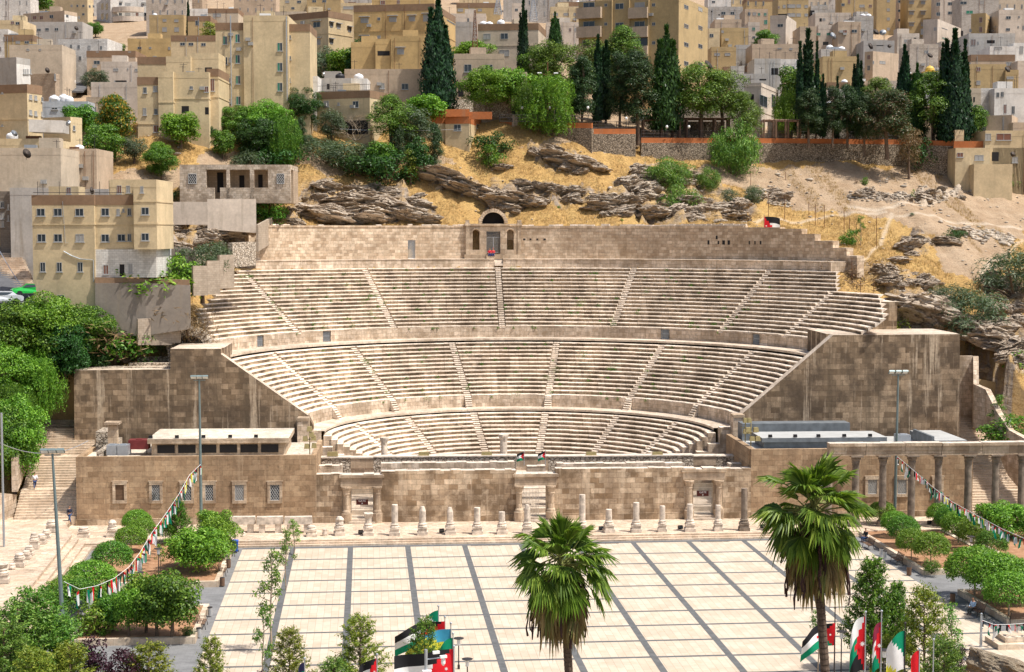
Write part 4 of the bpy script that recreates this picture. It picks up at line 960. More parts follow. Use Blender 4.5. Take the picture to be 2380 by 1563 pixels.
 if d>205 and not roofless and t1>4 and t2>4:
  if RC.random()<.45:
   q=B+u1*t1*RC.uniform(.3,.7)+u2*t2*.6;mb=MB();mb.box((q.x,q.y,z1+1.2),(2.6,2.4,2.4),RC.uniform(-.1,.1));mb.build('roof_room',mats[:1],o)
  if RC.random()<.6:
   mb=MB()
   for _ in range(RC.choice([1,2,3])):q=B+u1*t1*RC.uniform(.1,.9)+u2*RC.uniform(.5,2.5);hh=RC.uniform(1.5,3.2);mb.tube([(q.x,q.y,z1),(q.x,q.y,z1+hh)],.035,4);mb.tube([(q.x-.5,q.y,z1+hh*.9),(q.x+.5,q.y,z1+hh*.9)],.025,4)
   mb.build('antenna',M['iron'],o)
  if RC.random()<.6:
   mb=MB()
   for _ in range(RC.choice([1,2])):q=B+u1*t1*RC.uniform(.08,.92);nn_=Vector((u1.y,-u1.x,0));nn_=nn_ if nn_.dot(B)<0 else-nn_;q=q+nn_*.1;mb.tube([(q.x,q.y,zb),(q.x,q.y,zt-.3)],.035,5)
   mb.build('drain_pipe',M['steel']if RC.random()<.5 else M['rust'],o)
  if RC.random()<.35:
   mb=MB();q=B+u1*t1*RC.uniform(.2,.8)+u2*1.0;mb.box((q.x,q.y,z1+.75),(RC.uniform(1,2.4),.9,RC.uniform(.5,1.3)));mb.build('roof_box',M[RC.choice(['steel','white','rust','curtain'])],o)
  for _ in range(RC.choice([0,0,1,2])):
   q=B+u1*t1*RC.uniform(.1,.9);nn_=Vector((u1.y,-u1.x,0));nn_=nn_ if nn_.dot(B)<0 else-nn_;q=q+nn_*.2;mb=MB();zz=zt-RC.uniform(1.6,4.5);mb.box((q.x,q.y,zz),(.75,.35,.5),math.atan2(u1.y,u1.x));mb.build('air_conditioner',M['curtain'],o)
 o_info=dict(o=o,B=B,A=A,C=Cc,u1=u1,u2=u2,L1=t1,L2=t2,zt=zt,z1=z1,FF=FF,FS=FS,d=d,label=label,zb=zb)
 BL.append(o_info);return o_info
BL=[];HR=[];RC=random.Random(4)
# -- rooftop things
def tank_proto(mat,nm):
 mb=MB();mb.lathe([(.58,0),(.6,.08),(.58,.3),(.6,.34),(.58,.6),(.6,.64),(.58,.95),(.6,1.05),(.42,1.25),(.2,1.3)],(0,0,0),14);body=mb.build('body',mat,None,True)
 mb=MB();mb.lathe([(.2,1.3),(.2,1.38),(.02,1.4)],(0,0,0),10);lid=mb.build('lid',mat);return body.data,lid.data,body,lid
TK={}
for k,m in(('w','tilew'),('b','tileb')):
 a,b_,o1,o2=tank_proto(M[m],k);TK[k]=(a,b_);bpy.data.objects.remove(o1);bpy.data.objects.remove(o2)
def tank(p,k,label,s=1):
 t=empty('water_tank',p,label,'water tank','rooftop water tanks',random.uniform(0,3));t.scale=(s,s,s*random.uniform(.9,1.15))
 for nm,me in zip(('body','lid'),TK[k]):
  o=bpy.data.objects.new(nm,me);link(o,t)
def short(l):
 return ' '.join(l.split(' with ')[0].split(',')[0].split()[:8])
def roof_tanks(bi,xs_,k='w',s=1,back=1.3):
 xs_=sorted(xs_)
 for qi,x in enumerate(xs_):
  kk=(cx(x)-1190)/FD*math.cos(PI_);base=bi['B']+bi['u2']*back;u=bi['u1']
  t=-(base.dot(RV)-kk*base.dot(HV))/(u.dot(RV)-kk*u.dot(HV));t=max(.7,min(t,bi['L1']-.7))if bi['L1']>1.5 else bi['L1']/2
  p=base+u*t;tank((p.x,p.y,bi['z1']),k,(('' if len(xs_)<2 else['leftmost ','second ','third ','fourth '][qi])+('white' if k=='w' else 'black')+' tank on the '+' '.join(bi['label'].split(' with ')[0].split()[:11])).rstrip(','),s)
M['darkdish']=plain('dark_dish',(.07,.055,.045),.7,var=.3)
mbd=MB();prof=[(.05,0),(.35,.02),(.6,.07),(.8,.15)];mbd.lathe(prof,(0,0,0),14);DISHM=mbd.mesh('dish',M['steel'],True);DISHD=mbd.mesh('dish',M['darkdish'],True)
mbd=MB();mbd.tube([(0,0,-.1),(0,.0,-.9)],.035,5);mbd.tube([(0,0,0),(0,0,.6)],.02,4);MASTM=mbd.mesh('mount',M['iron'])
def dish(x,y,d,label,s=1.0,dark=False,rz=0,tilt=55):
 d=dmap(x,d);s=s*.5;p=at(cx(x),cx(y),d=d);t=empty('satellite_dish',p,label,'satellite dish','satellite dishes on the roofs',rz);t.scale=(s,s,s)
 o=bpy.data.objects.new('dish',DISHD if dark else DISHM);link(o,t);o.rotation_euler=(R_(tilt),0,0)
 o=bpy.data.objects.new('mount',MASTM);link(o,t)
 return t
L=bld
# -- left side, near
h1=L(290,838,900,1743,186,'Y','pale yellow corner apartment house with brown parapet beside the seating, satellite dish on its roof',[((365,517,710),(1898,),75,68,'g'),((372,519,713),(2127,),75,70,'g'),((383,531,717),(2387,),48,85,'g'),((545,),(2675,),68,80,'g')],par=1,ang=4,name='apartment_house',cat='apartment house',zb=16,bands=(2006,))
L(838,1196,None,1743,186.4,'Y','',[((940,),(1895,2128),70,68,'g'),((1056,),(1897,),30,60,'g'),((1102,),(1880,),18,28,'g'),((1155,),(1895,2123),34,66,'g'),((1085,),(2125,),70,62,'g')],par=1,ang=0,parent=h1['o'],ybot=2229,bands=(2004,))
L(1196,1395,None,1605,184.8,'Y','',[((1267,),(1695,),30,60,'g'),((1297,),(1887,2118),68,66,'g')],ang=0,parent=h1['o'],ybot=2229,bands=(1800,2000))
L(980,1196,None,1605,186.9,'Y','',[((1065,),(1695,),42,75,'s'),((1145,),(1692,),36,66,'g')],ang=0,parent=h1['o'],ybot=1760)
L(842,1392,None,2229,186.2,'W','',[((947,),(2410,),48,85,'s'),((1090,),(2415,),45,105,'d'),((1165,),(2400,),36,85,'g')],ang=0,parent=h1['o'],block=True,ybot=2480,roofless=True,dep=8.4)
L(440,700,None,1667,192,'Y','',[((615,),(1705,),40,60,'s')],ang=0,parent=h1['o'],ybot=1760,roofless=True,dep=3)
mb=MB()
for x in(336,385,530,890,975):
 p=at(cx(x),cx(1740),d=186.6);mb.tube([p,p+Vector((0,0,1.5 if x<900 else 1.6))],.03,5)
pp=[at(cx(x),cx(1722),d=186.4)for x in(295,1110)];mb.tube(pp,.035,5);mb.build('railing',M['iron'],h1['o'])
mb=MB();F=h1['FF'];mb.tube([F.P(*F.hit(cx(560),cx(1800)),.05),F.P(*F.hit(cx(585),cx(2170)),.05),F.P(*F.hit(cx(610),cx(2170)),.05)],.025,4);mb.tube([F.P(*F.hit(cx(x),cx(y)),.08)for x,y in((570,2245),(640,2285),(720,2315),(835,2325),(838,2520))],.06,5)
mb.build('drain_pipe',M['steel'],h1['o'])
dish(815,1705,187,'dark tilted dish on the roof of the corner apartment house',1.1,True,1.2,80)
def wallseg(pts,name,label,cat,mat,th=.5,top=None,par=None,zb=None,down=8,group=None):
 """pts: list of (x px, y px of the top, depth, height down in metres)"""
 P=[(at(cx(x),cx(y),d=dmap(x,d)),hgt)for x,y,d,hgt in pts];o=par or empty(name,(P[0][0].x,P[0][0].y,P[0][0].z-P[0][1]),label,cat,group)
 for(a,ha),(b_,hb)in zip(P,P[1:]):
  mb=MB();dr=(b_-a);dr.z=0;dr.normalize();nn=Vector((-dr.y,dr.x,0))*th
  mb.prism([a.to_2d(),b_.to_2d(),(b_+nn).to_2d(),(a+nn).to_2d()],[a.z-ha,b_.z-hb,b_.z-hb,a.z-ha],[a.z,b_.z,b_.z,a.z],0,1 if top else 0);mb.build('wall',[mat,top or mat],o)
 return o
wallseg([(848,2478,185.6,1.1),(1690,2500,187,1.1)],'garden_wall','brown topped garden wall right of the corner house, above a stained wall','wall',M['brown'],.35)
wallseg([(848,2531,185.5,6),(1300,2531,185.8,6),(1700,2550,187,5)],'retaining_wall','stained grey retaining wall under the garden right of the corner house','wall',bmat('D'),.6)
wallseg([(1395,2200,195,3.6),(1680,2210,196,3.6),(1740,2240,196,3)],'garden_wall','dark stained wall behind the bushes beside the corner house','wall',bmat('D'),.5)
wallseg([(1725,2375,190,3.5),(1850,2375,191.5,3.5),(1851,2330,191.5,4),(1960,2330,193,4),(1961,2280,193,4),(2090,2275,196,4)],'block_wall','stepped concrete block wall climbing along the left edge of the seating','wall',M['block'],.3)
wallseg([(1340,2735,186,4.5),(1530,2735,187,4.5),(1531,2680,187,5),(1605,2680,188,5),(1606,2590,188,5),(1700,2545,189,5)],'block_wall','stepped concrete block wall below the stained retaining wall','wall',M['block'],.3)
wallseg([(1230,2850,184.5,3),(1345,2845,185.5,3)],'block_wall','short low block wall end above the left platform','wall',M['block'],.3)
wallseg([(2075,2170,198,3),(2285,2160,204,3)],'rubble_wall','rubble wall at the top left corner of the seating','wall',M['rubble_pale'],.6)
L(0,95,None,1710,204,'D','sooty grey old building at the left picture edge above the street',[((20,),(1830,1930,2000),35,55,'r'),((75,),(1850,1950),15,50,'g')],ang=0,name='old_building',cat='building',block=True)
g1=L(95,530,536,1678,201,'C','large plain grey building with one narrow column of windows',[((467,),(1825,),76,46,'g'),((467,),(1895,),76,60,'s')],ang=2,name='grey_building',cat='building',sidecol='D')
L(536,755,None,1690,205,'D','soot streaked concrete building right of the plain grey building',[((610,),(1886,),90,42,'g')],ang=0,name='concrete_building',cat='building')
L(755,968,None,1690,210,'G','low grey concrete annexe with long antenna beside the soot streaked building',ang=0,name='annexe',cat='building')
L(0,540,None,1322,207,'K','low cream roof terrace behind the plain grey building',ang=0,name='low_house',cat='house')
g2=L(0,470,None,1240,213,'Y','low pale yellow strip house with white tank',ang=0,name='low_house',cat='house');roof_tanks(g2,[125],s=1.3)
g3=L(555,860,None,1330,216,'T','small brown flat roofed shed house with white and grey tanks',ang=0,name='shed_house',cat='house');roof_tanks(g3,[720],s=1.1)
g4=L(0,240,398,752,215,'Y','pale yellow house at left edge with brown parapet and sunlit right side',[((272,),(868,1005),26,45,'c'),((318,),(875,1014),24,44,'c'),((376,),(890,1020),18,42,'g'),((20,),(832,1122),14,14,'g')],par=1,ang=20,cat='house',bands=(1065,))
L(405,628,748,1045,222,'Y','cream low house with slanting side behind the corrugated balcony',[((660,),(1145,),20,45,'g')],ang=24)
mb=MB();a=at(cx(255),cx(1068),d=212);b_=at(cx(560),cx(1092),d=214);mb.prism([a.to_2d(),b_.to_2d(),(b_+HV*3).to_2d(),(a+HV*3).to_2d()],[a.z-1.6]*4,[a.z]*4);mb.build('balcony',bmat('C'),g4['o'])
L(0,145,298,512,240,'G','grey fronted block with white stone side at left edge',[((212,230,248,272),(640,),10,45,'g')],sidecol='W',ang=22,cat='building',name='stone_building')
L(0,70,None,262,300,'W','white block building cut by the left picture edge',[((40,),(350,),20,40,'g'),((4,),(440,),18,40,'s')],block=True,ang=0)
L(300,490,555,657,262,'T','brown block house below the blank tan wall',[((490,),(690,),14,60,'g')],block=True,ang=16)
b6=L(115,552,None,402,290,'K','high blank tan wall building with two tiny windows',[((250,),(447,),26,20,'g'),((358,),(447,),20,16,'g')],ang=0,cat='building')
b6['o']['label']='tall blank tan building with two tiny windows, behind the tilted dish'
L(72,295,None,312,300,'Y2','ochre house left of the blank tan building',[((160,240),(380,),40,24,'g')],ang=0,par=1)
L(0,207,None,182,335,'Y','yellow house under a cluttered roof at the left edge',[((112,),(205,),30,26,'s'),((157,),(211,),36,26,'g')],ang=0)
L(210,735,None,197,365,'G','long pale grey house below the brown pink house',[((348,),(270,),36,26,'g'),((420,505),(264,),34,26,'g')],ang=0)
L(245,575,722,97,400,'T','brown pink house with pale right wing in the upper left',[((310,370),(160,),30,30,'s'),((460,),(150,),34,26,'g'),((600,),(145,),22,30,'g'),((705,),(160,),14,28,'g')],sidecol='W',ang=26)
wb=L(550,958,None,347,305,'W','white stone block house above the white car',[((635,),(418,),20,36,'g'),((703,),(421,),22,34,'g'),((797,),(425,),26,34,'g'),((903,),(430,),22,34,'g'),((715,),(523,),26,38,'g'),((572,),(420,),14,36,'s')],block=True,ang=4)
L(550,640,None,472,302,'K','',[((580,),(520,),16,36,'s'),((575,),(590,),40,16,'g')],parent=wb['o'],ang=0,dep=3,ybot=640)
L(525,780,862,-15,450,'Y','small pale yellow tower block left of the burnt balcony tower',[((640,692),(55,),18,22,'g'),((745,),(55,130),22,20,'g'),((800,835),(60,),16,26,'g')],ang=18)
bt=L(1362,985,895,-40,485,'W','tall pale stone tower with rounded balconies and one burnt floor',[((1140,),(38,128,218),50,26,'c'),((1315,),(38,130,218),58,32,'g'),((1315,),(318,),58,34,'g'),((915,955),(60,150,245,330),22,46,'g'),((1225,),(130,222),26,32,'s'),((1075,),(38,128),26,26,'g'),((1130,),(415,),50,26,'g')],ang=14,name='tower',cat='tower block',block=True)
for yb,k in((75,0),(160,0),(252,1),(345,0)):
 mb=MB();c=at(cx(1130),cx(yb),d=483.5);zc=c.z
 hw=283/2/2.232/1.721*485/FD;pts=[c+RV*(-hw)+HV*2]+[c+RV*(-hw+.4+(2*hw-.8)*q/8)+HV*(1.2-1.6*math.sin(math.pi*q/8))for q in range(9)]+[c+RV*hw+HV*2]
 mb.prism([p.to_2d()for p in pts],zc-1.0,zc+.5);mb.build('balcony',bmat('D' if k else 'P'),bt['o'])
mb=MB();bt['FF'].slab(mb,*[bt['FF'].hit(cx(x),cx(300))[0]for x in(1005,1270)],bt['FF'].hit(cx(1100),cx(333))[1],bt['FF'].hit(cx(1100),cx(273))[1],0,.03);mb.build('burnt_floor',M['dark'],bt['o'])
L(800,1208,None,455,300,'T','low tan house below the ochre terrace',[((865,),(560,),56,34,'g'),((870,1158),(465,),24,16,'g')],ang=0,par=1)
L(1165,1550,None,345,330,'O','yellow long house with peeling parapet below the burnt tower',[((1247,),(431,),36,22,'g'),((1342,),(430,),22,16,'g'),((1512,),(434,),20,26,'c')],ang=0)
L(1550,1945,None,318,318,'Y','yellow house with brown parapet left of the tall green window block',[((1630,),(396,),44,28,'g'),((1706,),(397,),44,28,'g'),((1817,),(400,),42,28,'g')],par=1,ang=0)
b_=L(1360,1640,1655,135,400,'Y2','dark ochre house with wide tiled windows under a parapet',[((1470,),(184,),34,24,'c'),((1575,),(188,),38,24,'c'),((1470,1578),(266,),42,40,'c')],ang=2);roof_tanks(b_,[1410])
L(1700,1878,None,145,385,'Y2','ochre house right of the small cypress',[((1762,),(206,),34,48,'g'),((1830,),(220,),32,30,'g')],ang=0,par=1)
b_=L(1880,2125,None,78,420,'K','cream house with flaking brown parapet near the top',[((1938,),(138,),72,28,'c')],par=1,ang=0)
L(1710,1880,None,80,440,'W','plain white wall house near the top left of centre',ang=0)
L(925,1250,None,552,282,'P','stained pink house above the white garden tent',[((1035,),(626,),44,26,'c'),((1225,),(628,),40,26,'g'),((1142,),(620,),12,20,'s')],ang=0)
L(835,1250,None,735,262,'P','unfinished pale house with white curtained terrace',[((1080,),(750,),100,60,'d')],ang=0,ybot=None)
L(790,990,None,868,250,'T','narrow brown house with white brick stripe behind the orange flowering tree',[((850,),(985,),22,60,'g')],ang=0,block=True)
gw_=L(400,785,None,907,246,'B','long low bluish grey house carrying four large white tanks',[((488,),(971,),52,20,'g'),((647,),(972,),56,22,'g')],ang=0);roof_tanks(gw_,[505,553,590,632],s=1.35)
a1=L(1245,1430,None,690,222,'Y','three storey pale yellow house with stepped roof terrace, left of the tall block',[((1295,),(808,),34,55,'g'),((1387,),(796,),36,50,'g'),((1292,),(1000,),32,66,'g'),((1393,),(999,),32,50,'g'),((1396,),(1152,),50,62,'s')],par=1,ang=0,name='apartment_house',cat='apartment house',bands=(1108,))
L(1430,1545,None,640,221.6,'Y','',parent=a1['o'],ang=0,bands=(915,),dep=10)
L(1545,1862,None,645,222.4,'Y','',[((1709,),(785,),28,28,'g'),((1843,),(800,),38,52,'s'),((1848,),(992,),34,64,'d'),((1655,),(980,),66,62,'d')],parent=a1['o'],ang=0,bands=(883,),dep=10)
L(1503,1700,None,505,226,'Y','',parent=a1['o'],ang=0,ybot=700,dep=6);L(1700,1950,None,475,227,'Y','',[((1862,),(630,),64,52,'d')],parent=a1['o'],ang=0,ybot=760,dep=6)
L(1250,1503,None,510,232,'Y','',parent=a1['o'],ang=0,ybot=720,par=1,dep=6)
L(1862,1950,None,615,224,'Y','',[((1896,),(762,),38,110,'s')],parent=a1['o'],ang=0,par=1,bands=(700,868))
t1=L(1945,2192,None,205,235,'Y','tall pale yellow apartment block with half green windows',[((2010,),(362,),36,72,'gr'),((2122,),(345,),40,74,'gr'),((2013,),(546,),36,70,'gr'),((2123,),(531,),40,74,'gr'),((2016,),(730,),36,70,'gr'),((2126,),(716,),40,74,'gr'),((2020,),(915,),36,72,'gr'),((2128,),(900,),40,74,'gr'),((2022,),(1090,),34,68,'gr'),((2052,),(350,535,720,905),14,42,'s')],par=1,ang=0,name='apartment_block',cat='apartment block')
L(2192,2572,None,140,234.6,'Y','',[((CX+214,),(421,600,778),46,74,'gr')],parent=t1['o'],ang=0,dep=12,bands=())
L(2572,2766,None,217,236,'Y','',[((CX+300,),(333,519),26,34,'g'),((CX+298,),(718,),22,40,'g')],parent=t1['o'],ang=0,par=1,dep=9)
mb=MB()
for xx,y0,y1 in((2058,140,950),(2557,150,900)):
 F=t1['FF'];dd=dmap(xx,234.4);p0=at(cx(xx),cx(y0),d=dd);p1=at(cx(xx),cx(y1),d=dd);mb.tube([(p0.x,p0.y,p0.z),(p0.x,p0.y,p1.z)],.09,6)
mb.build('drain_pipe',M['steel'],t1['o'])
# -- centre
L(CX+280,CX+645,CX+872,98,290,'Y','yellow corner house with brown parapet and hooded windows, right of the tall block',[((CX+543,),(222,),62,44,'gh'),((CX+543,),(378,),66,46,'ch'),((CX+673,),(226,375),26,46,'gh'),((CX+737,),(240,),30,46,'gh'),((CX+835,),(268,),28,48,'gh')],par=1,ang=34,bands=(298,))
L(CX+885,CX+1590,CX+1785,33,272,'O','broad ochre apartment house behind the big cypress, tiled parapet and hooded windows',[((CX+970,),(184,),70,44,'ch'),((CX+1097,),(171,),26,26,'g'),((CX+1222,),(175,),66,44,'ch'),((CX+1393,),(170,),56,44,'ch'),((CX+1525,),(162,),64,62,'ch'),((CX+968,),(350,),68,42,'ch'),((CX+1098,),(333,),30,26,'g'),((CX+1740,),(200,),72,56,'g')],par=1,ang=10,name='apartment_house',cat='apartment house',bands=(268,))
L(CX+1045,CX+1590,None,-25,325,'O','orange yellow upper house above the broad ochre apartment house',[((CX+1133,),(25,),40,36,'s'),((CX+1272,),(20,),26,34,'s')],ang=0)
o1=L(CX+1215,CX+1520,CX+1530,322,260,'O','golden yellow house with open porch left of the big cypress',[((CX+1291,),(461,),62,54,'gh')],ang=4)
L(CX+1075,CX+1215,None,350,261.5,'O','',[((CX+1140,),(478,),110,42,'d')],parent=o1['o'],ang=0);L(CX+860,CX+1075,None,378,263,'O','',parent=o1['o'],ang=0)
L(CX+800,CX+1475,None,618,250,'T','long low tan house with outside steps below the golden yellow house',[((CX+1330,),(775,),60,52,'g'),((CX+1125,),(770,),45,50,'g')],ang=0)
f1=L(CX+545,CX+1015,CX+1212,808,236,'Y','cream house with roof terrace railing above the dead tree',[((CX+628,),(930,),46,52,'g'),((CX+737,),(930,),18,24,'g'),((CX+890,),(934,),52,56,'g'),((CX+900,),(1140,),200,120,'d'),((CX+1067,),(935,),24,60,'s')],par=1,ang=22,bands=(1043,))
L(CX+310,CX+550,None,682,240,'W','',[((CX+428,),(768,),102,56,'gr')],parent=f1['o'],ang=0);L(CX+550,CX+860,None,700,246,'G','',[((CX+645,),(775,),24,50,'d')],parent=f1['o'],ang=0)
w_=L(CX+858,CX+992,None,702,243,'W','',parent=f1['o'],ang=0);w_['label']='cream house with roof terrace';roof_tanks(w_,[CX+925],'w',1.3,2)
w_=BL[-2];w_['label']='cream house with roof terrace';roof_tanks(w_,[CX+760],'b',1.3,2)
mb=MB();F=f1['FF'];L1=f1['L1']
for q in range(int(L1/.35)):mb.tube([F.P(-q*.35,f1['zt'],-.2),F.P(-q*.35,f1['zt']+.95,-.2)],.018,4,cap=False)
for hh in(.95,.1):mb.tube([F.P(0,f1['zt']+hh,-.2),F.P(-L1,f1['zt']+hh,-.2)],.03,4)
mb.build('railing',M['iron'],f1['o'])
or1=L(CX+1450,CX+1695,None,1040,248,'Y','yellow single storey house with broad orange parapet',[((CX+1593,),(1142,),60,56,'g')],ang=-10,par=1,pc='orange')
L(CX+1693,CX+1905,CX+2105,1040,246,'Y','',[((CX+1799,),(1142,),64,56,'g'),((CX+1992,),(1135,),52,56,'g')],parent=or1['o'],ang=10,par=1,pc='orange')
for(xa,xb_,yt,d)in((CX+1450,CX+1695,982,247.8),(CX+1693,CX+1905,978,245.9),(CX+1900,CX+2108,1000,246.2)):wallseg([(xa,yt,d,1.15),(xb_,yt-2 if xb_<CX+2000 else yt,d+.0,1.15)],'x',None,None,M['orange'],.4,None,or1['o'])
L(CX+1770,CX+2215,None,482,262,'T','brown grey house with striped stone panel behind the bright green tree',[((CX+1892,),(611,),64,68,'g'),((CX+2080,),(610,),66,62,'g'),((CX+1830,),(800,),50,130,'d')],ang=0)
b_=L(CX+1985,CX+2286+235,CX+2286+300,208,283,'K','tan house with brown parapet carrying three white tanks, between the cypresses',[((CX+2063,),(328,),64,50,'g'),((CX+2218,),(325,),66,52,'g'),((CX+2217,),(476,),88,54,'c')],par=1,ang=8,bands=(405,));roof_tanks(b_,[CX+2032,CX+2085,CX+2187],s=1.15)
L(CX+1780,CX+1965,None,197,300,'G','bare grey concrete wall house right of the big cypress',ang=0)
L(CX+1795,CX+2182,None,28,410,'Y2','ochre house behind the lattice masts',[((CX+1825,CX+1925),(92,),50,28,'c'),((CX+2000,),(92,),36,24,'g'),((CX+2140,),(95,),30,24,'s')],ang=0,par=1)
L(CX+230,CX+470,None,-30,430,'Y','yellow house with green awnings at the top',[((CX+280,CX+385),(18,),36,22,'g'),((CX+330,),(75,),30,20,'g')],ang=0)
L(CX+470,CX+755,None,-28,425,'Y2','ochre house with white roof clutter at the top',[((CX+520,CX+610),(12,),36,22,'g')],ang=0)
b_=L(CX+770,CX+1030,None,28,375,'Y','pale yellow house squeezed left of the broad ochre apartment house',[((CX+825,),(72,),90,28,'c'),((CX+940,),(74,),26,24,'g')],ang=0)
L(CX+85,CX+445,None,105,330,'K','cream terrace house with a grey cistern behind the tall block',ang=0)
tw=L(2*CX+590,2*CX+1490,2*CX+1735,-35,285,'Y2','massive ochre tower block with brown balconies rising behind the pines',[((2*CX+1555,),(65,235,400,569),38,50,'g'),((2*CX+1681,),(85,251,415,580),36,50,'g'),((2*CX+960,),(58,230),74,48,'g'),((2*CX+838,),(48,217),26,26,'g'),((2*CX+1265,),(46,217,385),28,28,'g'),((2*CX+688,),(52,221),100,50,'g'),((2*CX+1140,),(51,221),90,50,'g'),((2*CX+1142,),(370,),150,92,'g'),((2*CX+660,),(385,),60,50,'g')],ang=20,name='tower_block',cat='tower block')
F=tw['FF']
for xa,xb_,yts in((590,805,(78,248)),(1050,1220,(78,248)),(590,760,(418,)),(1070,1220,(420,))):
 for yt in yts:
  a0,z1=F.hit(cx(2*CX+xa),cx(yt));a1,z0=F.hit(cx(2*CX+xb_),cx(yt+78));mb=MB();F.slab(mb,a0,a1,z0,z1,.7,.85);F.slab(mb,a0,a1,z0-.15,z0,0,.85);F.slab(mb,a0,a0+.12,z0,z1,0,.7);F.slab(mb,a1-.12,a1,z0,z1,0,.7);mb.build('balcony',bmat('T'),tw['o'])
mb=MB()
for xa in(895,1050,1222):a0,z1=F.hit(cx(2*CX+xa),cx(0));F.slab(mb,a0-.1,a0+.1,tw['zb'],tw['zt'],0,.35)
mb.build('pier',bmat('Y2'),tw['o'])
L(2*CX+340,2*CX+602,None,62,370,'Y','yellow house with balustrade behind the leaning cypress',[((2*CX+390,2*CX+483,2*CX+572),(130,),44,24,'c')],ang=0)
L(2*CX+305,2*CX+600,None,200,345,'P','pink house below the balustraded yellow house',[((2*CX+575,),(268,),26,32,'c'),((2*CX+520,),(268,),20,30,'s')],ang=0)
L(2*CX+0,2*CX+105,None,30,410,'P','grey pink house beside the lattice mast',[((2*CX+40,),(90,),26,24,'g')],ang=0)
L(2*CX+0,2*CX+135,None,645,262,'T','brown low house under the pepper tree',[((2*CX+20,),(985,),44,80,'d')],ang=0)
L(2*CX+880,2*CX+1260,None,760,280,'O','low yellow house hidden behind the dark pines',ang=0)
v1=L(2*CX+2060,3*CX-60,3*CX+78,740,272,'P','pale pink stone villa with tall dark latticed windows and steps',[((2*CX+2245,),(905,),66,125,'g'),((2*CX+2145,),(875,),30,60,'d'),((3*CX+46,),(905,),28,130,'g')],ang=16,name='villa',cat='villa',bands=(770,1000))
L(2*CX+1490,2*CX+2060,None,945,271,'P','',parent=v1['o'],ang=0,roofless=True,block=True)
